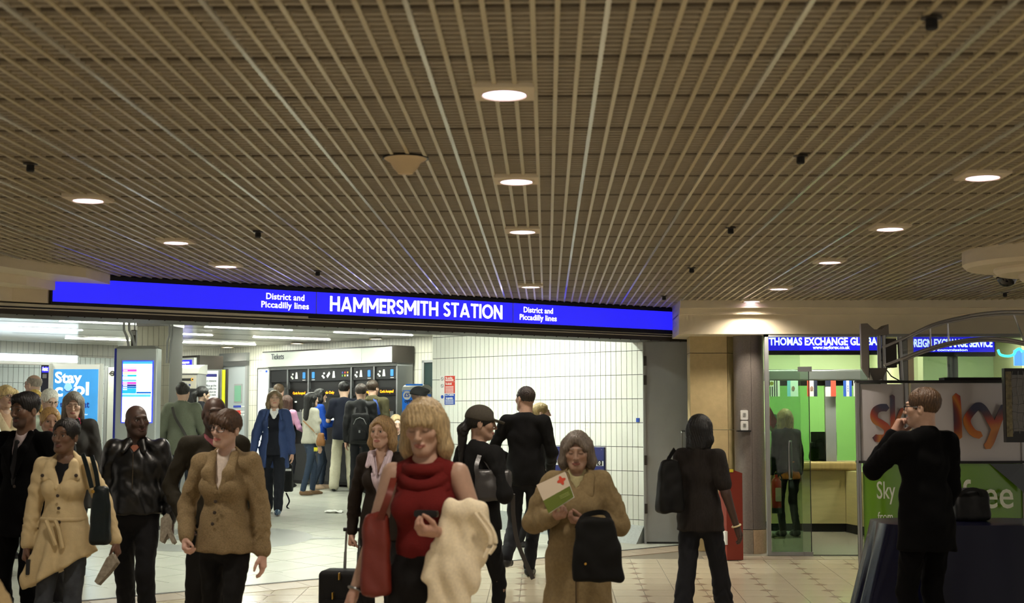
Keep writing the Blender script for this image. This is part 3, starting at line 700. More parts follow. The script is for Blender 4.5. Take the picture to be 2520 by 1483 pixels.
MB().rbox(-.05, wx+.5, -.10, .05, zh0, zh1, .02, 3, 'x').build('header_band', M_alu, sc_)
MB().box(wx-.2, wx-.07, -.02, .05, 0, zh0).build('mullion', M_greyp, sc_)
for a, b_ in ((0,wx-.205),(wx-.065,wx+.5)): MB().box(a, b_, -.004, .004, .01, zh0).build('pane', glass('green_glass',(214,240,208),.0), sc_)
MB().box(-.02, wx+.5, -.03, .03, zh0-.06, zh0-.002).build('dark_rail', M_dark, sc_)
# string of flags
UR = lambda: None
fl = [('flag of white and black stripes with a yellow sun, leftmost in the string', 1894, 1919, [('v',(20,24,40),.10),('v',(235,235,230),.10),('v',(20,24,40),.12),('v',(235,235,230),.10),('v',(20,24,40),.12),('v',(235,235,230),.10),('v',(20,24,40),.12),('v',(235,235,230),.24)]),
      ('pale blue and white flag with a round emblem', 1937, 1964, [('v',(120,190,225),.3),('v',(215,228,228),.7)]),
      ('red white and navy flag with a small crest', 1986, 2011, [('v',(215,70,50),.25),('v',(230,225,215),.4),('v',(36,40,66),.35)]),
      ('white and red flag with a navy star corner', 2031, 2057, [('v',(222,222,218),.5),('v',(222,84,66),.5)]),
      ('blue white blue flag beside the promotion stand', 2075, 2096, [('v',(46,90,190),.35),('v',(230,232,230),.35),('v',(46,90,190),.3)]),
      ('small red and white flag at the right end of the string', 2100, 2108, [('v',(230,230,226),.5),('v',(222,84,66),.5)])]
KF = KN+.00001
for n, (l, a, b_, bands) in enumerate(fl):
    t = thing('paper_flag', l, 'flag', at(a,936,KF), 0, 'flags hanging from the steel header'); w_ = at(b_,936,KF).x-at(a,936,KF).x; hf = at(a,936,KF).z-at(a,975,KF).z
    x = 0
    for (_, c, fr_) in bands:
        MB().add([(x,0,0),(x+w_*fr_,0,0),(x+w_*fr_,.004,-hf),(x,.004,-hf),(x,.002,0),(x+w_*fr_,.002,0),(x+w_*fr_,.006,-hf),(x,.006,-hf)], [(0,3,2,1),(4,5,6,7),(0,1,5,4),(1,2,6,5),(2,3,7,6),(3,0,4,7)]).build('stripe', mat('flag_%d_%d_%d'%c, c, .8), t); x += w_*fr_
    if n == 0:
        MB().box(0,w_*.42,-.003,-.001,-hf*.38,0).build('canton', mat('flag_235_235_230',(235,235,230),.8), t)
        MB().prism([(w_*.2+.024*math.cos(2*PI*i/14), -hf*.18+.024*math.sin(2*PI*i/14)) for i in range(14)], -.006, -.003, 'y').build('emblem', mat('emblem_olive',(130,128,30)), t)
    if n in (1,2): MB().prism([(w_*(.55 if n==1 else .45)+.02*math.cos(2*PI*i/14), -hf*.5+.03*math.sin(2*PI*i/14)) for i in range(14)], -.004, -.001, 'y').build('emblem', mat('emblem_brown',(140,110,100)), t)
    if n == 3: MB().box(0,w_*.5,-.003,-.001,-hf*.36,0).build('canton', mat('flag_36_40_66',(36,40,66)), t)
    if n == 4: 
        for q in (.35,.5,.65): MB().box(w_*.49,w_*.56,-.003,-.001,-hf*q-.01,-hf*q+.01).build('star', mat('flag_46_90_190',(46,90,190)), t)
p = at(1899,1000,.00445)
tag(MB().add([(p.x-.02,p.y,p.z),(p.x+.02,p.y-.01,p.z-.08),(p.x+.055,p.y,p.z-.16),(p.x+.02,p.y+.02,p.z-.24),(p.x-.02,p.y,p.z-.2),(p.x-.02,p.y+.01,p.z),(p.x+.02,p.y,p.z-.08),(p.x+.055,p.y+.01,p.z-.16),(p.x+.02,p.y+.03,p.z-.24),(p.x-.02,p.y+.01,p.z-.2)], [(0,4,3,2,1),(5,6,7,8,9),(0,1,6,5),(1,2,7,6),(2,3,8,7),(3,4,9,8),(4,0,5,9)]).build('paper_flag', mat('red_white_flag',(206,70,60))), 'folded red flag hanging just inside the shop door frame', 'flag')
# fire extinguisher
p = at(1908,1037,.00462); zf = floor_z(p.y)
ex = thing('fire_extinguisher', 'red fire extinguisher hung inside the shop window', 'extinguisher', (p.x,p.y,at(1908,1262,.00462).z))
hE = at(1908,1178,.00462).z-at(1908,1262,.00462).z
MB().lathe([(.05,0),(.056,.01),(.056,hE*.93),(.04,hE),(.018,hE+.02),(.018,hE+.05)], (0,0,0), 20).build('cylinder', mat('extinguisher_red',(176,40,30),.3), ex, True)
MB().box(-.02,.05,-.012,.012,hE+.05,hE+.07).build('valve_handle', M_black, ex); MB().tube([(.03,0,hE+.06),(.06,0,hE+.02),(.065,0,hE*.5)], .008, 6).build('hose', M_black, ex)
MB().rbox(-.02,.045,-.060,-.045,hE*.35,hE*.75,.01,2,'y').build('label_plate', mat('label_cream',(205,185,160)), ex); MB().lathe([(.057,0),(.057,.06)], (0,0,0), 20).build('base_skirt', M_black, ex)
MB().box(-.02,.02,.05,.09,hE*.4,hE*.6).build('wall_bracket', M_greyp, ex)
# monitor and bag on the counter
p = at(2028,1037,.00513); zc_ = floor_z(n0.y)+htop
mo = thing('computer_monitor', 'black computer monitor behind the teller screen', 'monitor', (p.x,p.y+.05,zc_))
hm = at(2028,1062,.00513).z-zc_
MB().rbox(-.16,.16,-.02,.02,hm-.30,hm,.01,2,'y').build('housing', M_black, mo); MB().box(-.03,.03,-.01,.03,.02,hm-.29).build('stand_neck', M_black, mo); MB().box(-.1,.1,-.08,.08,0,.02).build('stand_foot', M_black, mo)

# ================================================================== ticket hall fittings
# ticket machine bank on the back wall
tb = on_frame(W1, 'ticket_machine_bank', 'bank of black ticket machines under a white Tickets header', 'ticket machine', 677, d=.35)
tb.location.z = floor_z(tb.location.y)
D1 = .35
def r1(px, py): return rel(W1, tb, px, py, D1)
def tplate(a, ya, b_, yb2, mm, nm, th, off=0.0, parent=None): return plate(W1, tb, a, ya, b_, yb2, mm, nm, th, off, parent, D1)
zt_a, zt_b = r1(677,868)[1], r1(677,903)[1]
M_head = mat('white_header', (222,228,222), .35); 
h1 = MB().box(r1(677,0)[0], r1(915,0)[0]-.004, -.16, .3, zt_b, zt_a).build('header_panel', M_head, tb)
MB().box(r1(915,0)[0], r1(989,0)[0], -.16, .3, zt_b, zt_a).build('header_panel', M_head, tb)
MB().box(r1(989,0)[0], r1(991,0)[0]+.01, -.17, .3, zt_b-.01, zt_a+.02).build('header_end', M_dark, tb)
MB().box(r1(677,0)[0], r1(990,0)[0], -.17, .3, zt_a, zt_a+.02).build('header_lip', M_dark, tb)
wtext(W1, tb, 'Tickets', 701, 878.5, 31, 14.5, M_ink, .0072, off=.165, d=D1)
zc2 = zt_b; bays = [681, 725, 775, 878, 933, 988]
def zz1(py, px=760): return r1(px, py)[1]
zpan = zz1(905,830); zg = 0.0
MB().box(r1(679,0)[0], r1(990,0)[0], -.06, .3, zt_b-.055, zt_b-.003).build('top_rail', M_greyp, tb)
for px in bays: x = r1(px,0)[0]; MB().box(x-.016, x+.016, -.05, .3, 0, zt_b-.055).build('upright', M_alu, tb)
M_mach = mat('machine_black', (13,14,15), .35); M_dk = mat('machine_recess',(5,5,6),.5); M_ltb = mat('icon_blue',(60,140,225),emit=.25); M_icon = mat('icon_white',(225,228,225),emit=.15)
M_led = mat('amber_led',(255,150,20),emit=2.2)
names = ['', 'Cards Accepted', 'Cards Only', 'No Change', 'Cards Accepted']
for n in range(5):
    a, b_ = r1(bays[n],0)[0]+.018, r1(bays[n+1],0)[0]-.018
    bd = MB(); bd.box(a, b_, .02, .3, .30, zt_b-.058); body = bd.build('machine_body', M_mach, tb)
    MB().box(a, b_, -.02, .02, .05, zz1(1092)).build('lower_cabinet', mat('cabinet_grey',(28,29,32),.45), tb)
    zi0, zi1 = zt_b-.058-.21, zt_b-.062
    MB().box(a, b_, -.03, .02, zi0, zi1).build('icon_fascia', M_mach, tb)
    MB().box(a, b_, .0, .02, zi0-.13, zi0).build('fascia_gap', M_dk, tb)
    MB().box(a, b_, -.03, .02, zi0-.26, zi0-.13).build('display_strip', mat('display_black',(10,10,11),.3), tb)
    MB().box(a, b_, -.01, .02, zi0-.72, zi0-.262).build('recess', M_dk, tb)
    w_ = b_-a; zi = (zi0+zi1)/2
    if n == 0: 
        MB().rbox(a+.02, b_-.02, -.10, .02, .4, zi0-.10, .03, 3, 'y').build('ticket_unit', M_alu, tb)
        MB().box(a+.06, b_-.04, -.105, -.10, zi0-.33, zi0-.25).build('blue_strip', M_navy, tb)
        MB().box(a+.06, b_-.06, -.104, -.10, zi0-.22, zi0-.15).build('display_slot', M_dk, tb)
        continue
    text('lettering', names[n], .062, M_led, tb, ((a+b_)/2+(.02 if n != 2 else -.05), -.034, zi0-.2), width=w_*.62 if n != 2 else w_*.3, bold=.012)
    def icon(x, kind):
        m = MB()
        if kind == 'card': m.rbox(x-.035,x+.035,-.036,-.031,zi-.055,zi+.055,.012,3,'y'); MB().box(x-.035,x+.04,-.036,-.031,zi-.085,zi-.075).build('icon_line', M_icon, tb); return m.build('oyster_icon', M_ltb, tb)
        if kind == 'coins':
            for dx, dz_ in ((-.02,-.02),(.015,.025),(.01,-.045)): m.prism([(x+dx+.024*math.cos(2*PI*i/10), zi+dz_+.018*math.sin(2*PI*i/10)) for i in range(10)], -.036,-.031,'y')
        if kind == 'bag': m.prism([(x-.036,zi-.055),(x+.036,zi-.055),(x+.022,zi+.03),(x+.018,zi+.058),(x-.018,zi+.058),(x-.022,zi+.03)], -.036,-.031,'y')
        if kind == 'note': m.prism([(x-.05,zi-.02),(x-.02,zi-.055),(x+.05,zi+.015),(x+.02,zi+.055)], -.036,-.031,'y')
        m.build(kind+'_icon', M_icon, tb)
    if n in (1,3,4): icon(a+w_*.18,'coins'); icon(a+w_*.40,'bag'); icon(a+w_*.78,'card')
    else:
        icon(a+w_*.09,'card'); icon(a+w_*.34,'coins'); icon(a+w_*.46,'note'); icon(a+w_*.59,'bag')
        for q, c in enumerate(((70,80,160),(200,60,60),(210,160,60),(90,150,90),(215,190,70),(225,225,225))):
            xx = a+w_*(.80+.06*(q%3)); z2 = zi+(.03 if q < 3 else -.02); MB().box(xx-.016,xx+.016,-.036,-.031,z2-.018,z2+.014).build('language_flag', mat('lang_%d'%q,c,.5,emit=.15), tb)
    # slot details and pale screen
    MB().box(a+w_*.28, a+w_*.38, -.016, -.01, zi0-.36, zi0-.335).build('card_slot', M_icon, tb)
    MB().box(a+w_*.15, a+w_*.85, -.03, -.005, zi0-.72, zi0-.52).build('touch_screen' if n == 2 else 'payment_panel', mat('screen_white',(235,238,236),emit=.6) if n == 2 else M_alu, tb)
    MB().lathe([(.02,0),(.018,.012),(.001,.013)], (0,0,0), 12).build('coin_button', M_led if n==4 else M_alu, tb).matrix_local = Matrix.Translation((a+w_*.6,-.012,zi0-.50)) @ Matrix.Rotation(PI/2,4,'X')
MB().box(r1(679,0)[0], r1(990,0)[0], -.01, .3, 0, .06).build('plinth', M_blackmat, tb)
# steel door in the back wall
t = struct(thing('door_3', 'flush grey steel door with a small wired glass window', 'door', W1.pt(W1.sx(562),0,floor_z(W1.pt(W1.sx(562)).y)), W1.ang))
def r3(px, py): return rel(W1, t, px, py)
xa, xb_ = r3(562,0)[0], r3(628,0)[0]; zt3 = r3(595,868)[1]; zh3 = r3(595,888)[1]
MB().box(xa, xb_, -.07, .0, zh3, zt3).build('head_panel', M_greyp, t)
MB().box(xa, xa+.05, -.06, 0, 0, zh3).build('frame_post', M_greyp, t); MB().box(xb_-.05, xb_, -.06, 0, 0, zh3).build('frame_post', M_greyp, t)
MB().box(xa, xb_, -.06, 0, zh3-.09, zh3).build('frame_head', M_alu, t)
MB().box(xa+.05, xb_-.05, -.035, -.005, .02, zh3-.09).build('leaf', mat('door_blue_grey',(158,166,170),.4), t)
wa, wb = r3(598,0)[0], r3(613,0)[0]; wz0, wz1 = r3(605,987)[1], r3(605,948)[1]
MB().box(wa-.02,wb+.03,-.045,-.035,wz0-.03,wz1+.03).build('window_frame', M_greyp, t); MB().box(wa,wb,-.05,-.045,wz0,wz1).build('window_pane', mat('green_wired_glass',(112,160,136),.15), t)
for y0, y1, c in ((997,1002,(40,60,160)),(1009,1023,(205,60,50)),(1025,1038,(214,200,60))):
    MB().box(r3(595,0)[0], r3(613,0)[0], -.042, -.036, r3(605,y1)[1], r3(605,y0)[1]).build('door_sign', mat('sign_%d'%c[0],c,.5), t)
wtext(W1, t, 'Push bar\nto open', 603, 1016, 14, 5, M_wink, .0073, off=.044); wtext(W1, t, 'Exit', 603, 999.5, 9, 4, M_wink, .0073, off=.044)
# poster frame right of the door
t = on_frame(W1, 'timetable_frame', 'narrow white timetable poster in a steel frame left of the ticket machines', 'poster', 637)
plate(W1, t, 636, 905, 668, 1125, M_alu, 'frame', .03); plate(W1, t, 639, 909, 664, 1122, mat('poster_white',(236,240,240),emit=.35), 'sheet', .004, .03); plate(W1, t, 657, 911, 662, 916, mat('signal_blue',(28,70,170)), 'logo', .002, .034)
wtext(W1, t, 'Fares', 645, 912, 9, 4, M_greyink, .0073, off=.038)
for y in range(918, 946, 5): plate(W1, t, 641, y, 661, y+1, mat('pale_line',(190,200,210)), 'text_line', .001, .034)
# dark door at the right end of the back wall
t = struct(thing('door_4', 'dark doorway beside the white tile wall', 'door', W1.pt(W1.sx(1050),.0,floor_z(W1.pt(W1.sx(1050)).y)), W1.ang))
def r4(px, py): return rel(W1, t, px, py)
MB().box(r4(1049,0)[0], r4(1054,0)[0], -.06, 0, 0, r4(1055,886)[1]).build('frame_post', M_greyp, t); MB().box(r4(1049,0)[0], r4(1080,0)[0], -.06, 0, r4(1055,892)[1], r4(1055,886)[1]).build('frame_head', M_greyp, t)
MB().box(r4(1054,0)[0], r4(1080,0)[0], -.04, -.005, 0, r4(1055,892)[1]).build('leaf', mat('dark_green_door',(30,48,46),.4), t)

def free(name, label, cat, px, k, rz=0.0, group=None):
    p = at(px, 1037, k); return thing(name, label, cat, (p.x, p.y, floor_z(p.y)+.01), rz, group)
def zrel(o, py, k, px=1345): return at(px, py, k).z - o.location.z
# information screen totem
k = .0050; t = free('information_screen', 'tall silver information totem with a bright service status screen', 'screen', 331, k, math.radians(0))
W = 53*k; zt_ = zrel(t,856,k)
M_tot = mat('totem_silver',(176,184,182),.35,metal=.3)
MB().rbox(-W, W, 0, .22, .05, zt_, .02, 3, 'z').build('housing', M_tot, t)
MB().add([(-W-.004,-.012,zt_),(W+.004,-.012,zt_),(W+.004,.225,zt_),(-W-.004,.225,zt_),(-W+.05,.02,zt_+.035),(W-.05,.02,zt_+.035),(W-.05,.2,zt_+.035),(-W+.05,.2,zt_+.035)], [(3,2,1,0),(4,5,6,7),(0,1,5,4),(1,2,6,5),(2,3,7,6),(3,0,4,7)]).build('cap', mat('totem_cap',(120,122,118),.4), t)
MB().box(-W+.0, -W+.025, -.012, .0, .05, zt_).build('blue_edge', mat('edge_blue',(30,44,140),.4), t)
MB().box(-W-.02, W+.02, -.03, .24, 0, .05).build('base', M_dark, t)
sx0, sx1, sz0, sz1 = -31*k, 42*k, zrel(t,1038,k), zrel(t,888,k)
def scr(name, a, b_, ya, yb2, c, e=1.0, off=.0): MB().box(sx0+(sx1-sx0)*a, sx0+(sx1-sx0)*b_, -.014-off, -.001, sz1-(sz1-sz0)*yb2, sz1-(sz1-sz0)*ya).build(name, mat('scr_%d_%d_%d'%c,c,.3,emit=e), t)
MB().box(sx0-.012, sx1+.014, -.012, -.001, sz0-.012, sz1+.012).build('screen_bezel', mat('bezel_glow',(60,80,235),.3,emit=.7), t)
scr('screen', 0, 1, 0, 1, (248,252,255), 1.6)
for a, b_, y0, y1, c in ((0,1,0,.04,(70,180,230)),(0,.47,.10,.125,(240,200,250)),(0,.47,.13,.168,(240,80,200)),(0,.47,.175,.205,(250,225,190)),(0,.47,.22,.25,(30,190,215)),(0,.47,.30,.335,(120,205,235)),(0,.47,.34,.375,(235,70,200)),(0,.47,.38,.41,(30,40,130)),(0,.47,.412,.445,(40,120,200)),(0,.47,.447,.53,(40,180,235)),(.48,.98,.50,.53,(40,110,200)),(0,.97,.545,.585,(90,200,240))):
    scr('status_bar', a, b_, y0, y1, c, .9, .002)
for y in (.15,.235,.357,.395,.43,.465): scr('bar_text', .02, .16, y-.008, y+.008, (255,255,255), 1.2, .004)
# conduits above the totem
for n, (pts) in enumerate(([(305,770),(305,812),(312,828),(317,853)],[(318,770),(318,812),(326,828),(332,853)])):
    m = MB().tube([at(a,b_,.0052) for a,b_ in pts], .017, 8); tag(m.build('cable_conduit', M_greyp, None, True), ['left bent grey conduit rising from the information totem','right bent grey conduit rising from the information totem'][n], 'pipe', 'conduits above the totem')
# tiled square column
k = .0056; t = struct(free('column', 'square column clad in beige tile behind the information totem', 'pillar', 373, k, math.radians(-8)))
W = 43*k
M_ct = mat('column_tile',(176,174,158),.3); zc_top = ZS - t.location.z
MB().box(-W+.006, W-.006, .006, 2*W-.006, 0, zc_top).build('core', mat('column_grout',(96,96,90),.7), t)
nt_ = 6; tw = 2*W/nt_
tmsh = None
for r_ in range(9):
    for c in range(nt_):
        z = zc_top - .05 - (r_+1)*.275
        if z < .6: continue
        if tmsh is None:
            o = MB().box(.002, tw-.002, 0, .01, .002, .273).build('column_tile', M_ct, t); tmsh = o.data
        else: o = bpy.data.objects.new('column_tile', tmsh); COL.objects.link(o); o.parent = t
        o.location = (-W+c*tw, 0, z)
MB().box(-W-.01, W+.01, -.01, 2*W, zc_top-.05, zc_top).build('ceiling_collar', M_alu, t)
for n, pts in enumerate(([(417,780),(417,825),(412,838),(410,893)],[(424,780),(424,826),(420,842),(417,893)])):
    tag(MB().tube([at(a,b_,.0054) for a,b_ in pts], .014, 8).build('cable_conduit', M_greyp, None, True), ['grey conduit bending down the right side of the tiled column','second grey conduit at the right of the tiled column'][n], 'pipe', 'conduits beside the column')
p = at(330,830,.0054); t = thing('ceiling_speaker', 'small dark box hanging left of the tiled column', 'speaker', (p.x,p.y,p.z))
MB().rbox(-.035,.03,-.03,.05,-.13,.10,.01,2,'z').build('box', M_dark, t); MB().box(-.03,.025,-.034,-.03,.03,.09).build('front_grille', M_alu, t); MB().tube([(0,.02,.1),(0,.02,ZS-p.z)], .01, 6).build('hanger', M_greyp, t)
# Stay cool poster board
def poster_board(): 
    k = .0060; t = free('poster_board', 'freestanding blue Stay cool water drop poster board', 'poster', 184, k, math.radians(3)); W = 66*k
    M_fr = mat('board_aluminium',(196,198,192),.35,metal=.3)
    for sgn in (-1,1): MB().rbox(sgn*(W-.02)-.022, sgn*(W-.02)+.022, -.03, .05, 0, zrel(t,893,k), .012, 3, 'z').build('side_post', M_fr, t)
    zt_, zb4 = zrel(t,895,k), zrel(t,1073,k); 
    MB().box(-W+.04, W-.04, 0, .03, zb4, zt_).build('back_panel', M_white, t)
    zp0 = zrel(t,1054,k); zp1 = zrel(t,907,k); xw = W-.065
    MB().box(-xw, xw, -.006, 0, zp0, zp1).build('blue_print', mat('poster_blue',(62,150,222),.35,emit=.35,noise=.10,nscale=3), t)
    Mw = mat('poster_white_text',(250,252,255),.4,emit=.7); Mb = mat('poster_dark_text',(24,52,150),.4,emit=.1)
    def tx(b_, px, py, pw, sz, mm, bold=.02): text('lettering', b_, sz*k*1.35, mm, t, ((px-184)*k, -.009, zrel(t,py,k)), width=pw*k, bold=bold)
    tx('Stay', 165, 929, 66, 28, Mw, .03); tx('c', 143, 960, 20, 33, Mw, .03); tx('ol', 199, 957, 38, 33, Mw, .03); tx('heat', 202, 995, 33, 17, Mb, .02); tx('in the', 150, 995, 40, 15, Mb)
    for y in (1019, 1034, 1043): tx('for travel tips in hot weather', 184, y, 64, 4, Mw, .0)
    dx, dz_ = (166-184)*k, zrel(t,953,k); pr = []
    for i in range(28):
        a = 2*PI*i/28; r = .06; x = r*math.sin(a)*(1 if math.cos(a) < .2 else max(0,1-(math.cos(a)-.2)*1.15)); z = -.06*math.cos(a)*-1 if math.cos(a) < .2 else .012+(math.cos(a)-.2)*.21
        pr.append((dx+x, dz_+(z if math.cos(a) >= .2 else .06*math.cos(a))))
    MB().prism(pr, -.010, -.006, 'y').build('water_drop', mat('drop_blue',(150,205,240),.2,emit=.5), t)
    MB().tube([(dx+.055*math.cos(a), -.010, dz_-.0+.055*math.sin(a)) for a in [PI*(1.1+.8*i/10) for i in range(11)]], .006, 6).build('drop_edge', mat('drop_dark',(40,70,180)), t)
    MB().tube([(.5*xw+.028*math.cos(a), -.004, zrel(t,1064,k)+.028*math.sin(a)) for a in [2*PI*i/16 for i in range(16)]], .006, 5, closed=True).build('roundel', M_ink, t)
    MB().box(.5*xw-.042,.5*xw+.042,-.006,-.002,zrel(t,1064,k)-.006,zrel(t,1064,k)+.006).build('roundel_bar', M_ink, t)
    for sgn in (-1,1): MB().box(sgn*(W-.02)-.03, sgn*(W-.02)+.03, -.18, .2, 0, .02).build('foot', M_dark, t)
poster_board()
# navy notices and steel gate posts between the poster and the totem
k = .0064; t = free('rules_board', 'narrow panel of small navy rule notices right of the Stay cool poster', 'sign', 241, k)
MB().box(-9*k, 9*k, 0, .04, 0, zrel(t,893,k)).build('panel', mat('panel_grey',(176,176,166),.4), t)
for y0, y1 in ((952,978),(981,988),(992,1014),(1017,1038)): MB().box(-8*k, 7*k, -.008, 0, zrel(t,y1,k), zrel(t,y0,k)).build('notice', M_navy, t)
x, z = -.5*k, zrel(t,1028,k); MB().tube([(x+.035*math.cos(a), -.01, z+.035*math.sin(a)) for a in [2*PI*i/16 for i in range(16)]], .007, 5, closed=True).build('no_smoking_ring', M_red, t); MB().tube([(x-.025,-.01,z+.025),(x+.025,-.01,z-.025)], .006, 5).build('no_smoking_bar', M_red, t)
for y in (957,961,965,969,973,997,1001,1005,1009): MB().box(-7*k, 4*k, -.009, -.008, zrel(t,y+1,k), zrel(t,y,k)).build('text_line', mat('pale_line',(190,200,210)), t)
k = .0058; t = free('gate_post', 'grey steel post and panel with a small roundel beside the totem', 'gate', 262, k)
MB().rbox(-9*k, -1*k, 0, .06, 0, zrel(t,900,k), .015, 3, 'z').build('post', M_greyp, t); MB().box(0, 16*k, .02, .05, .05, zrel(t,902,k)).build('panel', mat('panel_pale',(196,198,190),.4), t)
x, z = 11*k, zrel(t,917,k); MB().tube([(x+.03*math.cos(a), .016, z+.03*math.sin(a)) for a in [2*PI*i/16 for i in range(16)]], .006, 5, closed=True).build('roundel', M_dark, t); MB().box(x-.045,x+.045,.012,.018,z-.007,z+.007).build('roundel_bar', M_dark, t)
k = .0066; t = free('help_point', 'dark help point post with a lit blue top behind the Stay cool poster', 'post', 108, k)
MB().rbox(-11*k, 10*k, 0, .06, 0, zrel(t,897,k), .01, 2, 'z').build('post', mat('post_navy',(22,26,44),.4), t); MB().box(-8*k, 12*k, -.01, 0, zrel(t,915,k), zrel(t,901,k)).build('lit_top', M_blue_e, t); text('lettering', 'Assist', .10, M_white_e, t, (0,-.012,zrel(t,906.5,k)), width=14*k)
MB().box(-6*k, 4*k, -.012, 0, zrel(t,929,k), zrel(t,919,k)).build('call_panel', M_alu, t)
# ticket machine in the middle with a curved top
k = .0061; t = free('add_value_machine', 'free standing grey ticket machine with a curved top behind the green jacket', 'ticket machine', 449, k, math.radians(-2)); W = 36*k
zt_ = zrel(t,918,k)
MB().rbox(-W, W, 0, .5, 0, zt_, .02, 2, 'z').build('cabinet', M_greyp, t)
m = MB(); pr = [(-.03,zt_),(-.03,zt_+.02)]+[(.5*(1-math.cos(PI/2*i/8))*1.0, zt_+.02+.13*math.sin(PI/2*i/8)) for i in range(9)]+[(.5,zt_)]
m.prism(pr, -W-.01, W+.01, 'x'); m.build('curved_top', mat('machine_silver',(206,206,200),.3,metal=.2), t, True)
MB().box(-W+.02, W-.02, -.02, 0, zrel(t,955,k), zrel(t,922,k)).build('display_fascia', mat('fascia_tan',(168,164,150),.4), t)
MB().box(-W+.05, W-.06, -.026, -.02, zrel(t,936,k), zrel(t,930,k)).build('led_display', M_black, t); text('lettering', 'C', .055, M_led, t, (W-.075,-.03,zrel(t,933,k)))
MB().box(-W+.09, W-.1, -.026, -.02, zrel(t,949.5,k), zrel(t,944,k)).build('blue_strip', M_navy, t); text('lettering', 'Cards only', .035, M_wink, t, (-.02,-.03,zrel(t,946.8,k)))
MB().box(-W+.03, W-.03, -.012, 0, zrel(t,1060,k), zrel(t,957,k)).build('screen_recess', M_black, t); MB().box(-W+.04, W-.2, -.02, -.012, zrel(t,1050,k), zrel(t,960,k)).build('machine_screen', mat('dim_screen',(150,170,180),emit=.2), t)
MB().box(-W-.30, -W-.01, .1, .5, 0, zrel(t,905,k)).build('side_wing', mat('wing_grey',(122,126,128),.4), t)
# closure board and yellow column strip, assistance sign
k = .0063; t = free('closure_board', 'white ticket office closure notice board beside the ticket machine', 'sign', 512, k); W = 28*k
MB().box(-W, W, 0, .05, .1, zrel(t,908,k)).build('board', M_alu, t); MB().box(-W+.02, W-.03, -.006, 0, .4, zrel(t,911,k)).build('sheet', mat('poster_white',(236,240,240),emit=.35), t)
MB().box(-W+.02, W-.05, -.010, -.006, zrel(t,926,k), zrel(t,919,k)).build('heading_bar', mat('bar_violet',(58,56,140),.4), t)
for b_, py, s in (('Ticket office closure',936,7),('The ticket office at the',948,6),('District and Piccadilly line',955.5,6),('is closed due to',963,6),('improvement work',970.5,6)):
    text('lettering', b_, s*k*1.2, mat('grey_ink2',(70,74,80)), t, (W-.045 - .5*min(.36,len(b_)*.018),-.012,zrel(t,py,k)), width=min(.34,len(b_)*.0165))
MB().rbox(W+.01, W+.03, -.03, .05, 0, zrel(t,908,k), .008, 2, 'z').build('edge_post', M_greyp, t); MB().box(W+.035, W+.085, -.02, .04, .0, zrel(t,909,k)).build('yellow_strip', mat('yellow_strip',(214,216,30),emit=.15), t); MB().rbox(W+.09, W+.12, -.03, .05, 0, zrel(t,907,k), .008, 2, 'z').build('edge_post', M_dark, t)
for sgn in (-1,1): MB().box(sgn*W*.8-.03, sgn*W*.8+.03, -.12, .15, 0, .1).build('foot', M_dark, t)
t = on_frame(W1, 'assistance_sign', 'small lit blue hanging sign left of the steel door', 'sign', 462, d=.8)
plate(W1, t, 437, 882, 486, 910, mat('sign_case',(200,204,200),.4), 'case', .08, 0, None, .8); plate(W1, t, 442, 887, 481, 905, M_blue_e, 'lit_face', .004, .08, None, .8)
wtext(W1, t, 'Assistance\nand tickets', 461, 896, 30, 7, M_white_e, .0075, off=.087, d=.8, line=.9)
x, z = rel(W1, t, 486, 882, .8); xq, zq = rel(W1, t, 448, 874, .8)
MB().box(xq, x+.1, -.02, .5, z-.25, z+.06).build('bracket_box', M_dark, t)
# blue oyster vending machine
k = .0060; t = free('card_vending_machine', 'bright blue card vending machine with a rounded top marked £5', 'vending machine', 1012, k, math.radians(-22)); W = 27*k
zt_ = zrel(t,962,k)
M_vb = mat('vending_blue',(30,120,230),.3,emit=.12); M_vs = mat('vending_silver',(190,194,192),.35,metal=.2)
MB().rbox(-W, W, 0, .36, 0, zt_, .03, 3, 'z').build('cabinet', M_vs, t)
MB().prism([(-.005,zt_)]+[(.36*.5*(1-math.cos(PI*i/12)), zt_+.10*math.sin(PI*i/12)**.7) for i in range(13)]+[(.365,zt_)], -W, W, 'x').build('rounded_top', M_vs, t, True)
MB().rbox(-W+.015, W-.015, -.012, 0, .1, zt_-.005, .02, 3, 'y').build('blue_front', M_vb, t)
MB().add([(-W+.02,-.008,zt_+.005),(W-.02,-.008,zt_+.005),(W-.02,.10,zt_+.11),(-W+.02,.10,zt_+.11)], [(0,1,2,3)]).build('blue_cap', M_vb, t)
MB().box(W, W+.004, .05, .32, .1, zt_-.04).build('blue_side', M_vb, t)
MB().prism([(-W*.4+.065*math.cos(2*PI*i/20), zrel(t,972,k)+.065*math.sin(2*PI*i/20)) for i in range(20)], -.018, -.012, 'y').build('price_disc', M_white, t); text('lettering', '£5', .085, mat('signal_blue',(28,70,170)), t, (-W*.4,-.021,zrel(t,972,k)), bold=.02)
text('lettering', 'oyster', .075, M_ink, t, (-.01,-.016,zrel(t,986,k)), bold=.02); text('lettering', 'Oyster', .05, M_ink, t, (0,.03,zt_+.055), rot=(math.radians(45),0,0))
for x in (.02,.07): MB().box(x,x+.03,-.018,-.012,zrel(t,980,k),zrel(t,968,k)).build('card_slot', M_wink, t)
# litter on the hall floor
p = on_floor(822, 1262)
t = thing('loose_paper', 'crumpled white paper lying on the ticket hall floor', 'paper', (p.x,p.y,floor_z(p.y)+.009))
m = MB(); rnd = random.Random(3)
hts = [[.004+.03*rnd.random() for _ in range(7)] for _ in range(5)]
m.grid(lambda u,v: (-.12+.24*u+.02*hts[int(v*4)][int(u*6)], -.10+.2*v, hts[int(v*4)][int(u*6)]), 6, 4); 
o = m.build('sheet', mat('paper_white',(232,232,228),.7), t); sm = o.modifiers.new('thick','SOLIDIFY'); sm.thickness = .002
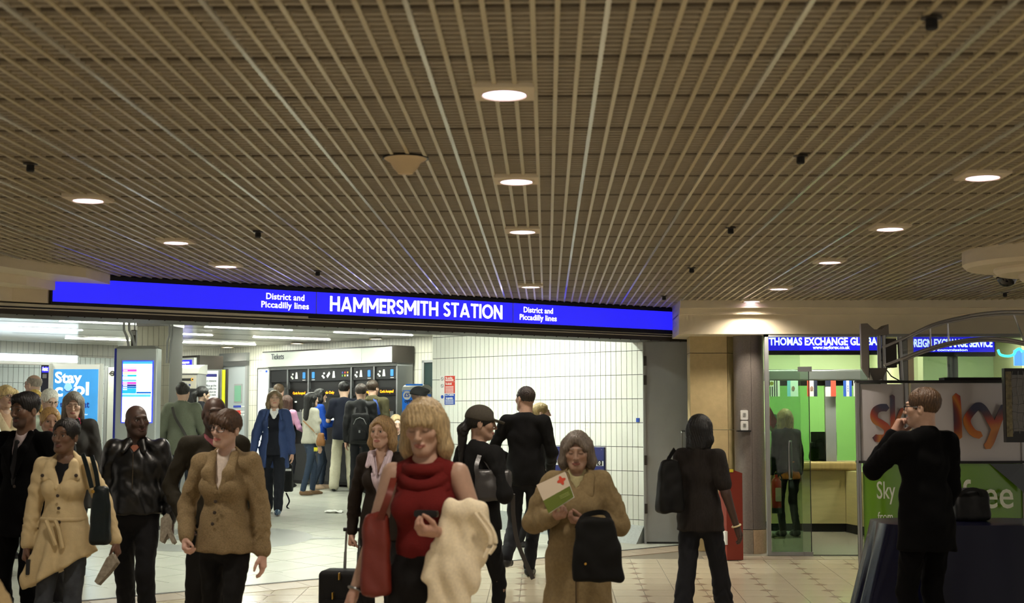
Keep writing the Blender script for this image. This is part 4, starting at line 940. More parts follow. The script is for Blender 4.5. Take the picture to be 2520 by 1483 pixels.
# ================================================================== things on the concourse ceiling
p = on_z(998, 389, ZC)
t = thing('ceiling_speaker', 'beige cone shaped ceiling speaker left of the middle downlights', 'speaker', (p.x,p.y,ZC))
MB().lathe([(.108,-.002),(.10,-.008),(.075,-.022),(.06,-.05),(.035,-.078),(.001,-.082)], (0,0,0), 32).build('cone', mat('speaker_beige',(206,184,146),.6), t, True)
MB().lathe([(.112,.004),(.115,-.004),(.107,-.004)], (0,0,0), 32).build('shadow_ring', M_dark, t)
for n, (px, py, l) in enumerate(((75,403,'at the far left of the ceiling'),(635,570,'left of the sign middle, near the third row of lights'),(782,667,'left, close above the sign'),(2292,43,'at the top right, the largest one'),(1970,383,'right of the middle, between downlights'),(1798,560,'right of the middle row, further in'),(1702,659,'right, close above the end of the sign'),(1634,728,'just above the right end of the blue sign'),(2473,720,'under the black dome camera'),(2452,750,'near the cream fascia on the right'))):
    p = on_z(px, py, ZC); t = thing('sprinkler_head', 'small black sprinkler head '+l, 'sprinkler', (p.x,p.y,ZC), 0, 'black sprinkler heads in the ceiling')
    MB().lathe([(.034,.002),(.036,-.003),(.02,-.006)], (0,0,0), 14).build('collar', M_dark, t); MB().lathe([(.019,-.004),(.021,-.034),(.016,-.04)], (0,0,0), 10).build('head', M_blackmat, t)
p = on_z(2478, 676, ZC)
t = thing('dome_camera', 'black dome security camera under a white plate at the right', 'camera', (p.x,p.y,ZC))
MB().lathe([(.115,-.002),(.118,-.012),(.10,-.02)], (0,0,0), 28).build('mount_plate', M_cream, t, True); MB().lathe([(.085,-.018),(.083,-.05),(.062,-.085),(.03,-.102),(.001,-.106)], (0,0,0), 24).build('dome', mat('dome_black',(10,10,12),.08,spec=.8), t, True)
MB().lathe([(.09,-.018),(.092,-.03),(.085,-.034)], (0,0,0), 24).build('dome_ring', M_dark, t, True)

# ================================================================== promotion stand on the right
KK = .0040; ST = Frame(at(2108,1037,KK), at(2520,1037,KK)); zf = floor_z(ST.o.y)
st = thing('promotion_stand', 'curved promotion stand with white sky panels above green panels', 'stand', (ST.o.x,ST.o.y,zf+.01), ST.ang)
def q(px): return ST.sx(px)
def zq_(py): return at(2250,py,KK).z - zf - .01
M_pan = mat('panel_print_white',(176,172,174),.22,spec=.6); M_grn = mat('panel_green',(96,142,26),.25,spec=.6); M_pole = mat('stand_pole',(150,150,150),.3,metal=.8)
def panel(pa, pb, pya, pyb, name, mm, bow):
    a, b_ = q(pa), q(pb); z0, z1 = zq_(pyb), zq_(pya); n = 10; m = MB()
    for sgn, dy in ((0,0),(1,.012)): pass
    pts = [(a+(b_-a)*i/n, -bow*math.sin(PI*i/n)) for i in range(n+1)]
    m.prism(pts + [(x,y+.012) for x,y in pts[::-1]], z0, z1); return m.build(name, mm, st, True)
panel(2118,2228,945,1134,'sky_panel',M_pan,.07); panel(2244,2514,943,1134,'sky_panel',M_pan,.12)
panel(2122,2228,1139,1420,'green_panel',M_grn,.07); panel(2244,2510,1137,1420,'green_panel',M_grn,.12)
for a in (2112, 2232, 2515): MB().rbox(q(a)-.022, q(a)+.02, -.02, .04, 0, zq_(940), .015, 3, 'z').build('upright', M_pole, st, True)
def shelf(pya, name, ext=.03, lift=0):
    n = 12; pts = []
    for a, b_, bow in ((2108,2232,.09),(2240,2520,.14)):
        x0, x1 = q(a), q(b_); pts += [(x0+(x1-x0)*i/n, -ext-bow*math.sin(PI*i/n)) for i in range(n+1)]
    MB().prism(pts+[(q(2520),.08),(q(2108),.08)], zq_(pya+3), zq_(pya-3)).build(name, M_blackmat, st)
shelf(939,'top_shelf'); shelf(1136,'middle_shelf',.015)
MB().box(q(2320), q(2460), -.10, .1, zq_(936), zq_(929)).build('top_box', M_blackmat, st)
M_w = mat('pale_print',(215,222,205),.4)
def ptext(b_, px, py, pw, sz, mm, y): text('lettering', b_, sz*KK*1.35, mm, st, (q(px), y, zq_(py)), width=pw*KK, bold=.005)
ptext('Sky', 2172, 1207, 44, 44, M_w, -.068); ptext('from', 2170, 1270, 36, 22, M_w, -.068); ptext('free', 2415, 1217, 124, 72, M_w, -.135); ptext('£49', 2484, 1161, 38, 19, M_w, -.06); ptext('Save', 2481, 1146, 32, 11, M_w, -.06)
x0, x1 = q(2430), q(2512); m = MB(); m.add([(q(2424),-.120,zq_(1140)),(q(2512),-.055,zq_(1140)),(q(2512),-.055,zq_(1212)),(q(2470),-.1,zq_(1178))], [(3,2,1,0)]); m.build('dark_corner', mat('print_dark_blue',(32,44,52),.25), st)
def spl(pts, n=5):
    out = []
    for i in range(len(pts)-1):
        p0, p1, p2, p3 = pts[max(i-1,0)], pts[i], pts[i+1], pts[min(i+2,len(pts)-1)]
        for j in range(n):
            t_ = j/n; out.append(tuple(.5*(2*p1[c]+(p2[c]-p0[c])*t_+(2*p0[c]-5*p1[c]+4*p2[c]-p3[c])*t_*t_+(3*p1[c]-p0[c]-3*p2[c]+p3[c])*t_**3) for c in range(len(p1))))
    return out+[tuple(pts[-1])]
# rounded glossy "sky" letters, printed in relief
def logo_mat(name, cols):
    m = mat(name, (120,60,50), .3); nt = m.node_tree; tc = nt.nodes.new('ShaderNodeTexCoord'); mp = nt.nodes.new('ShaderNodeTexNoise'); mp.inputs['Scale'].default_value = 2.6; mp.inputs['Detail'].default_value = 0
    cr = nt.nodes.new('ShaderNodeValToRGB'); nt.links.new(tc.outputs['Object'], mp.inputs[0]); nt.links.new(mp.outputs['Fac'], cr.inputs[0])
    e = cr.color_ramp.elements; e[0].position = .3; e[0].color = (*lin(cols[0]),1); e[1].position = .7; e[1].color = (*lin(cols[-1]),1)
    for i, c in enumerate(cols[1:-1]): n = e.new(.3+.4*(i+1)/(len(cols)-1)); n.color = (*lin(c),1)
    nt.links.new(cr.outputs[0], nt.nodes['Principled BSDF'].inputs['Base Color']); return m
M_lg = logo_mat('logo_gradient', [(52,54,78),(92,52,58),(168,66,44),(186,120,52),(120,50,44),(44,50,70)])
def stroke(pts, w, name, yy):
    P3 = [Vector((q(a), yy, zq_(b_))) for a, b_ in (spl(pts, 4) if len(pts) > 2 else pts)]; m = MB(); n = len(P3); L = []; R = []
    for i, p in enumerate(P3):
        t_ = (P3[min(i+1,n-1)]-P3[max(i-1,0)]).normalized(); nn = Vector((-t_.z,0,t_.x)); L.append(p+nn*w); R.append(p-nn*w)
    t0 = (P3[0]-P3[1]).normalized(); t1 = (P3[-1]-P3[-2]).normalized()
    pl = [(v.x,v.z) for v in L]+[((P3[-1]+t1*w*.8).x,(P3[-1]+t1*w*.8).z)]+[(v.x,v.z) for v in R[::-1]]+[((P3[0]+t0*w*.8).x,(P3[0]+t0*w*.8).z)]
    m.prism(pl, yy-.012, yy, 'y'); m.build(name, M_lg, st, True)
stroke([(2178,1003),(2164,1003),(2152,1009),(2147,1022),(2151,1034),(2165,1042),(2177,1052),(2180,1064),(2174,1076),(2160,1078),(2149,1077)], .036, 'letter_s', -.063)
stroke([(2193,975),(2193,1078)], .022, 'letter_k_stem', -.068); stroke([(2218,1006),(2205,1040),(2216,1072)], .018, 'letter_k_arms', -.045)
stroke([(2345,975),(2347,1010),(2347,1075)], .038, 'letter_k_stem', -.128); stroke([(2404,1000),(2392,1002),(2369,1033),(2382,1062),(2400,1070)], .036, 'letter_k_arms', -.13)
stroke([(2400,998),(2412,1008),(2432,1044),(2436,1050)], .036, 'letter_y_arm', -.128); stroke([(2463,1000),(2446,1036),(2428,1082),(2418,1098)], .036, 'letter_y_stem', -.12)
# framed display on the right edge of the stand
dp = thing('framed_display', 'dark framed display with a net of wires at the right edge', 'screen', (at(2500,1037,.0037).x,at(2500,1037,.0037).y,at(2500,1088,.0037).z))
w0, w1 = -24*.0037, 60*.0037; hz = 180*.0037
MB().box(w0, w1, 0, .08, 0, hz).build('case', M_black, dp); MB().box(w0+.02, w1-.02, -.006, 0, .1, hz-.06).build('display_glass', mat('brown_glass',(70,62,44),.12,spec=.7), dp)
MB().box(w0+.005, w0+.055, -.016, -.004, .05, hz-.03).build('ornate_side', mat('ornate_gilt',(112,104,74),.4,noise=.5,nscale=40,bump=.5,bscale=40), dp)  # gilt strip that paints the reflection of an ornate frame
for i in range(5): MB().tube([(w0+.06+.05*i+.01*math.sin(j*1.7+i), -.012, .08+j*.07) for j in range(int((hz-.1)/.07)+1)], .0018, 4).build('net_wire', M_alu, dp)
for i in range(7): MB().tube([(w0+.06+.05*j, -.012, .12+i*.075+.008*math.sin(j*2+i)) for j in range(6)], .0018, 4).build('net_wire', M_alu, dp)
MB().box(w0+.1, w0+.16, .08, .2, .2, .5).build('bracket', M_black, dp)
# grey winged box on the stand's post, clear arch with two rails
kb = .0040
bx_ = thing('arch_bracket', 'grey winged bracket box on top of the promotion stand', 'bracket', at(2152,940,kb), 0)
b0 = at(2152,940,kb)
def bq(px, py): p = at(px,py,kb); return (p.x-b0.x, p.z-b0.z)
M_bg = mat('bracket_grey',(112,106,100),.45)
MB().prism([bq(2115,797),bq(2131,796),bq(2148,811),bq(2166,811),bq(2183,798),bq(2184,824),bq(2135,826),bq(2135,935),bq(2137,932),bq(2118,905)], -.06, .0, 'y').build('front_plate', M_bg, bx_)
MB().prism([bq(2131,796),bq(2148,811),bq(2166,811),bq(2183,798),bq(2184,824),bq(2135,826)], .0, .25, 'y').build('winged_top', M_bg, bx_)
for a in (2146,2157): MB().tube([(bq(a,0)[0],.02,0),(bq(a,0)[0],.02,bq(0,825)[1])], .02, 12).build('pole', M_pole, bx_, True)
MB().box(bq(2163,0)[0], bq(2190,0)[0], .05, .2, bq(0,905)[1], bq(0,835)[1]).build('control_box', M_dark, bx_)
MB().tube([(bq(2204,0)[0],.1,0),(bq(2200,0)[0],.1,bq(0,830)[1])], .022, 12).build('pole', M_pole, bx_, True)
MB().prism([bq(2137,905),bq(2185,905),bq(2172,932),bq(2150,938)], .0, .2, 'y').build('lower_wedge', M_bg, bx_)
m = MB(); 
for pts in ([(2166,852),(2172,862),(2165,880),(2178,892),(2190,905)],[(2180,905),(2195,925),(2215,936)]): m.tube([(bq(*p)[0], .03, bq(*p)[1]) for p in pts], .006, 6)
m.build('cables', M_black, bx_)
ar = thing('clear_arch', 'clear plastic arch with rails rising above the promotion stand', 'arch', at(2165,870,.00405))
a0 = Vector(ar.location)
def aq(px, py, k=.00405): p = at(px,py,k); return p - a0
M_ac = glass('acrylic', (225,228,232), .35, .05); M_rail = mat('clear_rail',(190,190,196),.08,spec=.9,metal=.6)
up = [(2166,862),(2220,838),(2290,805),(2370,785),(2440,775),(2520,773),(2600,782)]; lo = [(2176,905),(2215,890),(2270,868),(2340,848),(2420,838),(2490,842),(2560,858),(2600,870)]
up2 = [(2175,848),(2240,815),(2300,795),(2375,778),(2440,770)]
for pts, k_ in ((up,.00405),(lo,.00405),([(a,b_-6) for a,b_ in lo],.0039),([(a+6,b_-7) for a,b_ in up],.0039)):
    MB().tube([aq(a,b_,k_) for a,b_ in spl(pts)], .013, 8).build('rail', M_rail, ar, True)
su, sl = spl(up,6), spl(lo,5); nn = min(len(su),len(sl)); m = MB()
def rs(pts, u): f_ = u*(len(pts)-1); i = min(int(f_),len(pts)-2); g_ = f_-i; return (pts[i][0]*(1-g_)+pts[i+1][0]*g_, pts[i][1]*(1-g_)+pts[i+1][1]*g_)
m.grid(lambda u,v: tuple(aq(*[rs(su,u)[c]*(1-v)+rs(sl,u)[c]*v for c in (0,1)])), 24, 2); m.build('clear_sheet', M_ac, ar, True)
for u in (.33,.42,.78): 
    a, b_ = rs(su,u), rs(sl,u); MB().tube([aq(*a), aq(*b_)], .009, 6).build('strut', M_rail, ar, True)
# teal neon behind the window
m = MB().tube([at(a,b_,.0052) for a,b_ in spl([(2456,860),(2462,872),(2480,876),(2494,872),(2500,862),(2510,858),(2516,866)])], .016, 8); tag(m.build('neon_tube', mat('neon_teal',(60,240,220),emit=3.0), None, True), 'curly teal neon tube in the right hand shop window', 'light')
p = at(2508,880,.0053); tag(MB().box(p.x-.06,p.x+.12,p.y,p.y+.04,p.z-.1,p.z+.1).build('lit_panel', mat('neon_panel',(90,150,255),emit=1.6)), 'pale blue lit panel beside the neon tube', 'sign')
# table under a dark blue cloth
k = .0029; tb0 = at(2330,1037,k); 
tt = thing('display_table', 'table under a glossy dark blue plastic cloth', 'table', (tb0.x,tb0.y,0))
tw0, tw1 = at(2185,1037,k).x-tb0.x, at(2640,1037,k).x-tb0.x; th = at(2330,1290,k).z
M_cl = mat('blue_vinyl',(7,8,30),.25,spec=.2,bump=.15,bscale=6)
nu = 60
def cloth(u, v):     # v: 0 centre of top .. 1 hem
    a = 2*PI*u; c_, s_ = math.cos(a), math.sin(a); e = 4.5
    rr = (abs(c_)**e+abs(s_)**e)**(-1/e); hx_, hy_ = (tw1-tw0)/2, .40
    if v < .5: f_ = v/.5; return ((tw0+tw1)/2+hx_*c_*rr*f_, .45+hy_*s_*rr*f_, th-.004*f_)
    f_ = (v-.5)/.5; fl_ = 1+.16*f_+.05*f_*math.sin(a*9+1)+.03*f_*math.sin(a*17)
    return ((tw0+tw1)/2+hx_*c_*rr*fl_-(.10*f_ if c_ < 0 else 0), .45+hy_*s_*rr*(1+.12*f_+.10*f_*math.sin(a*9+1)), th-.01-f_*(th-.03))
m = MB(); m.grid(cloth, nu*2, 14); m.build('table_cloth', M_cl, tt, True)
for sx2 in (tw0+.12, tw1-.12):
    for sy2 in (.15,.75): MB().tube([(sx2,sy2,0),(sx2,sy2,th-.03)], .018, 8).build('leg', M_alu, tt)
MB().box(tw0+.16, tw1-.16, .18, .72, th-.03, th-.008).build('table_top', M_wood2, tt)
# ================================================================== people: smooth implicit surfaces, one skin per body
def smin(a, b, k):
    h = np.clip(0.5 + 0.5*(b-a)/k, 0, 1); return b*(1-h) + a*h - k*h*(1-h)
class Field:
    def __init__(s, lo, hi, st):
        s.ax = [np.arange(lo[i]-2*st, hi[i]+3*st, st, dtype=np.float32) for i in range(3)]
        s.D = np.full([len(a) for a in s.ax], 0.5, np.float32); s.st = st
    def sub(s, lo, hi, m):
        sl = []
        for i in range(3):
            a = np.searchsorted(s.ax[i], lo[i]-m); b = np.searchsorted(s.ax[i], hi[i]+m); sl.append(slice(max(a-1,0), min(b+1,len(s.ax[i]))))
        g = (s.ax[0][sl[0]][:,None,None], s.ax[1][sl[1]][None,:,None], s.ax[2][sl[2]][None,None,:]); return tuple(sl), g
    def op(s, lo, hi, fn, k, mode):
        sl, (X,Y,Z) = s.sub(lo, hi, k+2.5*s.st)
        if any(q.stop <= q.start for q in sl): return
        d = fn(X,Y,Z).astype(np.float32); o = s.D[sl]
        s.D[sl] = smin(o, d, k) if mode == 'u' else -smin(-o, d, k)
    def seg(s, a, b, ra, rb, k=.02, sy=1.0, mode='u', fold=0.0, fr=40.0, ph=0.0):
        a = np.array(a, float); b = np.array(b, float); ba = b-a; L2 = max(float(ba.dot(ba)), 1e-9); r = max(ra, rb); c = (a+b)/2
        lo = np.minimum(a,b)-r; hi = np.maximum(a,b)+r
        def fn(X,Y,Z):
            x = X-a[0]; y = Y-a[1]; z = Z-a[2]
            t = np.clip((x*ba[0]+y*ba[1]+z*ba[2])/L2, 0, 1)
            d = np.sqrt((x-t*ba[0])**2+((y-t*ba[1])/sy)**2+(z-t*ba[2])**2)-(ra+(rb-ra)*t)
            if fold: d = d + fold*np.sin(t*fr+ph+5*np.sin(X*23+Y*31+ph))*np.sin(t*PI)
            return d*min(1.0, sy)
        s.op(lo, hi, fn, k, mode); return s
    def ell(s, c, r, k=.02, mode='u'):
        c = np.array(c, float); r = np.array(r, float)
        def fn(X,Y,Z):
            x=(X-c[0])/r[0]; y=(Y-c[1])/r[1]; z=(Z-c[2])/r[2]; k0=np.sqrt(x*x+y*y+z*z)+1e-9
            k1=np.sqrt((x/r[0])**2+(y/r[1])**2+(z/r[2])**2)+1e-9; return k0*(k0-1)/k1
        s.op(c-r, c+r, fn, k, mode); return s
    def box(s, c, h, rd=.01, R=None, k=.01, mode='u'):
        c = np.array(c,float); h = np.array(h,float)-rd; m = float(np.linalg.norm(h+rd)) if R is not None else 0
        lo = c-(m if m else h+rd); hi = c+(m if m else h+rd)
        def fn(X,Y,Z):
            x=X-c[0]; y=Y-c[1]; z=Z-c[2]
            if R is not None: x,y,z = (R[0][0]*x+R[1][0]*y+R[2][0]*z, R[0][1]*x+R[1][1]*y+R[2][1]*z, R[0][2]*x+R[1][2]*y+R[2][2]*z)
            qx=np.abs(x)-h[0]; qy=np.abs(y)-h[1]; qz=np.abs(z)-h[2]
            return np.sqrt(np.maximum(qx,0)**2+np.maximum(qy,0)**2+np.maximum(qz,0)**2)+np.minimum(np.maximum(qx,np.maximum(qy,qz)),0)-rd
        s.op(lo, hi, fn, k, mode); return s
    def cut(s, fn, k=.01):                    # keep where fn < 0
        d = fn(s.ax[0][:,None,None], s.ax[1][None,:,None], s.ax[2][None,None,:]); s.D = -smin(-s.D, -np.broadcast_to(d, s.D.shape).astype(np.float32), k); return s
    def carve(s, fn, k=.01):                  # remove where fn < 0
        return s.cut(lambda X,Y,Z: -fn(X,Y,Z), k)
    def wrinkle(s, amp, seed=0.0, fx=1.0):
        X,Y,Z = s.ax[0][:,None,None], s.ax[1][None,:,None], s.ax[2][None,None,:]
        w_ = np.sin(24*fx*X+2.2*np.sin(9*Z+seed)+8*Y+seed)*np.sin(13*Z+2.5*np.sin(11*X+6*Y)+2*seed)+.6*np.sin(34*Z+14*X+3*np.sin(14*X+seed)+10*Y)*np.sin(19*fx*X+2*np.sin(12*Z)+15*Y+seed)
        s.D = s.D + (amp*w_).astype(np.float32); return s
    def flute(s, amp, n, z0, z1, seed=0.0):   # hanging folds that deepen downwards
        X,Y,Z = s.ax[0][:,None,None], s.ax[1][None,:,None], s.ax[2][None,None,:]
        a = np.arctan2(Y, X); g = np.clip((z0-Z)/(z0-z1), 0, 1.2); s.D = s.D + (amp*g*np.sin(n*a+seed+1.3*np.sin(2*a+seed)+.8*np.sin(6*Z+seed))).astype(np.float32); return s
    def mesh(s):
        D = s.D; S = D < 0; nx,ny,nz = D.shape
        c = [S[i:nx-1+i, j:ny-1+j, k:nz-1+k] for i in (0,1) for j in (0,1) for k in (0,1)]
        cnt = sum(q.astype(np.int8) for q in c); act = (cnt > 0) & (cnt < 8)
        I,J,K = np.nonzero(act); n = len(I)
        if n == 0: return np.zeros((0,3)), np.zeros((0,4),int)
        idx = np.full(act.shape, -1, np.int64); idx[I,J,K] = np.arange(n)
        cv = np.stack([D[I+i,J+j,K+k] for i in (0,1) for j in (0,1) for k in (0,1)], 1)
        off = [(i,j,k) for i in (0,1) for j in (0,1) for k in (0,1)]
        P = np.zeros((n,3)); W = np.zeros(n)
        for a in range(8):
            for b in range(a+1,8):
                if sum(abs(off[a][q]-off[b][q]) for q in range(3)) != 1: continue
                m = (cv[:,a] < 0) != (cv[:,b] < 0); t = np.where(m, cv[:,a]/(cv[:,a]-cv[:,b]+1e-12), 0)
                for q in range(3): P[:,q] += np.where(m, off[a][q]+t*(off[b][q]-off[a][q]), 0)
                W += m
        P /= W[:,None]
        V = np.stack([s.ax[0][I]+P[:,0]*s.st, s.ax[1][J]+P[:,1]*s.st, s.ax[2][K]+P[:,2]*s.st], 1)
        fs = []
        for ax in range(3):
            u, v = (ax+1)%3, (ax+2)%3
            s0 = [slice(None)]*3; s1 = [slice(None)]*3; s0[ax] = slice(0,-1); s1[ax] = slice(1,None)
            for q in (u,v): s0[q] = s1[q] = slice(1,-1)
            A, B = S[tuple(s0)], S[tuple(s1)]
            e = np.argwhere(A != B)
            if len(e) == 0: continue
            fl = A[tuple(e.T)]
            e[:,u] += 1; e[:,v] += 1
            q4 = []
            for du, dv in ((-1,-1),(0,-1),(0,0),(-1,0)):
                w_ = e.copy(); w_[:,u] += du; w_[:,v] += dv; q4.append(idx[w_[:,0],w_[:,1],w_[:,2]])
            q4 = np.stack(q4,1); q4[~fl] = q4[~fl][:,::-1]; fs.append(q4)
        Fq = np.concatenate(fs); return V, Fq[(Fq >= 0).all(1)]
def np_mesh(name, V, Fq, m, parent=None, col=None, loc=None):
    me = bpy.data.meshes.new(name); n = len(V); nf = len(Fq)
    me.vertices.add(n); me.vertices.foreach_set('co', np.ascontiguousarray(V, np.float32).ravel())
    me.loops.add(nf*4); me.loops.foreach_set('vertex_index', np.ascontiguousarray(Fq, np.int32).ravel())
    me.polygons.add(nf); me.polygons.foreach_set('loop_start', np.arange(0, nf*4, 4, dtype=np.int32))
    me.polygons.foreach_set('use_smooth', np.ones(nf, bool)); me.update(calc_edges=True)
    if col is not None:
        at_ = me.color_attributes.new('Col', 'FLOAT_COLOR', 'POINT'); at_.data.foreach_set('color', np.concatenate([col, np.ones((n,1))],1).astype(np.float32).ravel())
    if m: me.materials.append(m)
    o = bpy.data.objects.new(name, me); COL.objects.link(o)
    if parent: o.parent = parent
    return o
def field_obj(name, f, m, parent=None): V, Q = f.mesh(); return np_mesh(name, V, Q, m, parent)
def rot(yaw=0, pitch=0, roll=0):              # head turn: yaw to the viewer's right, pitch down, roll
    return np.array((Matrix.Rotation(yaw,3,'Z') @ Matrix.Rotation(pitch,3,'X') @ Matrix.Rotation(roll,3,'Y')))
M_skin = mat('skin', (200,150,120), .48, vcol=True, noise=.05, nscale=60, spec=.4)
M_eye = mat('eye', (230,228,222), .15, vcol=True, spec=.6)
EYE_ME = None
def eye_mesh():
    global EYE_ME
    if EYE_ME: return EYE_ME
    n, m = 16, 12; V = []; C = []
    for i in range(m+1):
        th = PI*i/m
        for j in range(n):
            V.append((math.sin(th)*math.cos(2*PI*j/n), -math.cos(th), math.sin(th)*math.sin(2*PI*j/n)))
            C.append((.01,.01,.01) if th < .36 else ((.06,.04,.03) if th < .74 else (.62,.6,.57)))
    Q = [(i*n+j, i*n+(j+1)%n, (i+1)*n+(j+1)%n, (i+1)*n+j) for i in range(m) for j in range(n)]
    o = np_mesh('eye', np.array(V), np.array(Q), M_eye, None, np.array(C)); EYE_ME = o.data; bpy.data.objects.remove(o); return EYE_ME

def head_mesh(st, fem, skin, lips, brow, eyes, beard, neck_to, age=0.0, fat=0.0):
    f = Field((-.10,-.13,-.21),(.10,.13,.13), st); j = .92 if fem else 1.0
    f.ell((0,.014,.03),(.074,.092,.082),.02); f.ell((0,-.022,-.03),(.058*j+fat*.3,.066,.080),.03)
    f.seg((-.014*j,-.062,-.092),(.014*j,-.062,-.092),.019*j+fat*.3,.019*j+fat*.3,.03)
    for s in (-1,1):
        f.seg((s*.052*j,.0,-.05),(s*.02*j,-.055,-.088),.022+fat*.4,.018+fat*.3,.03); f.ell((s*.040,-.055,-.016),(.024+fat*.3,.024,.022),.025)
        f.ell((s*.0315,-.107,.008),(.021,.024,.015),.012,'s')
    f.seg((-.032,-.082,.030),(.032,-.082,.030),.010,.010,.018)
    f.seg((0,-.088,.016),(0,-.107,-.024),.0075,.0105*(.92 if fem else 1.05),.010); f.ell((0,-.105,-.027),(.010,.010,.009),.006)
    for s in (-1,1): f.ell((s*.0115,-.097,-.030),(.0075,.010,.0075),.006)
    f.seg((-.019,-.086,-.058),(.019,-.086,-.058),.006,.006,.008); f.ell((0,-.091,-.0565),(.013,.007,.0055),.006); f.ell((0,-.089,-.068),(.015,.008,.0065),.006)
    f.seg((-.022,-.095,-.0625),(.022,-.095,-.0625),.002,.002,.003,mode='s')
    for s in (-1,1):
        f.ell((s*.0315,-.0745,.008),(.0155,.0145,.0130),.006)
        if eyes == 'open': f.ell((s*.0315,-.092,.0065),(.0145,.013,.0078),.003,'s')
        f.ell((s*.077,.012,-.008),(.009,.020,.031),.008); f.ell((s*.085,.006,-.004),(.005,.009,.016),.004,'s')
    if neck_to is not None: f.seg((0,.022,-.06), neck_to, .050*(.93 if fem else 1.14)+fat*.5, .060*(.95 if fem else 1.14)+fat*.5, .03)
    V, Q = f.mesh(); x,y,z = V[:,0],V[:,1],V[:,2]; ax = np.abs(x)
    C = np.tile(np.array(skin), (len(V),1))
    def blend(w_, c): 
        nonlocal C
        w_ = np.clip(w_,0,1)[:,None]; C = C*(1-w_)+np.array(c)*w_
    front = y < -.04
    blend(.25*np.exp(-(((ax-.04)/.022)**2+((z+.025)/.02)**2))*front, (min(1,skin[0]*1.15), skin[1]*.72, skin[2]*.68))
    if beard: blend(beard*front*np.clip((-.035-z)/.02,0,1)*np.clip((z+.14)/.03,0,1)+beard*.9*(front & (z > -.055) & (z < -.038) & (ax < .028)), brow)
    blend(.9*front*(1-np.clip((np.abs(z+.0625)-.0085+.00022*(ax*1000)**1.15*.5)/.004,0,1))*(ax < .025), lips)
    zb = .0315+.10*ax-1.6*np.maximum(ax-.03,0)**1.2
    blend(.85*front*np.exp(-((z-zb)/.0042)**2)*((ax > .011) & (ax < .052)), brow)
    if eyes == 'open' or eyes == 'far':
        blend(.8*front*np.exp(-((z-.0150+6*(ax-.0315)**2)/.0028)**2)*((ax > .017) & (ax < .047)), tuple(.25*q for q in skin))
    if eyes == 'far': blend(.85*front*np.exp(-(((ax-.0315)/.012)**2+((z-.007)/.006)**2)), (.04,.03,.025))
    if eyes == 'down': blend(.85*front*np.exp(-((z-.0005-.02*np.abs(ax-.0315))/.0035)**2)*((ax > .018) & (ax < .046)), tuple(.2*q for q in skin))
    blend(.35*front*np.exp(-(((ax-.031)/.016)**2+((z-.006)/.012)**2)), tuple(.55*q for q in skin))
    return V, Q, C

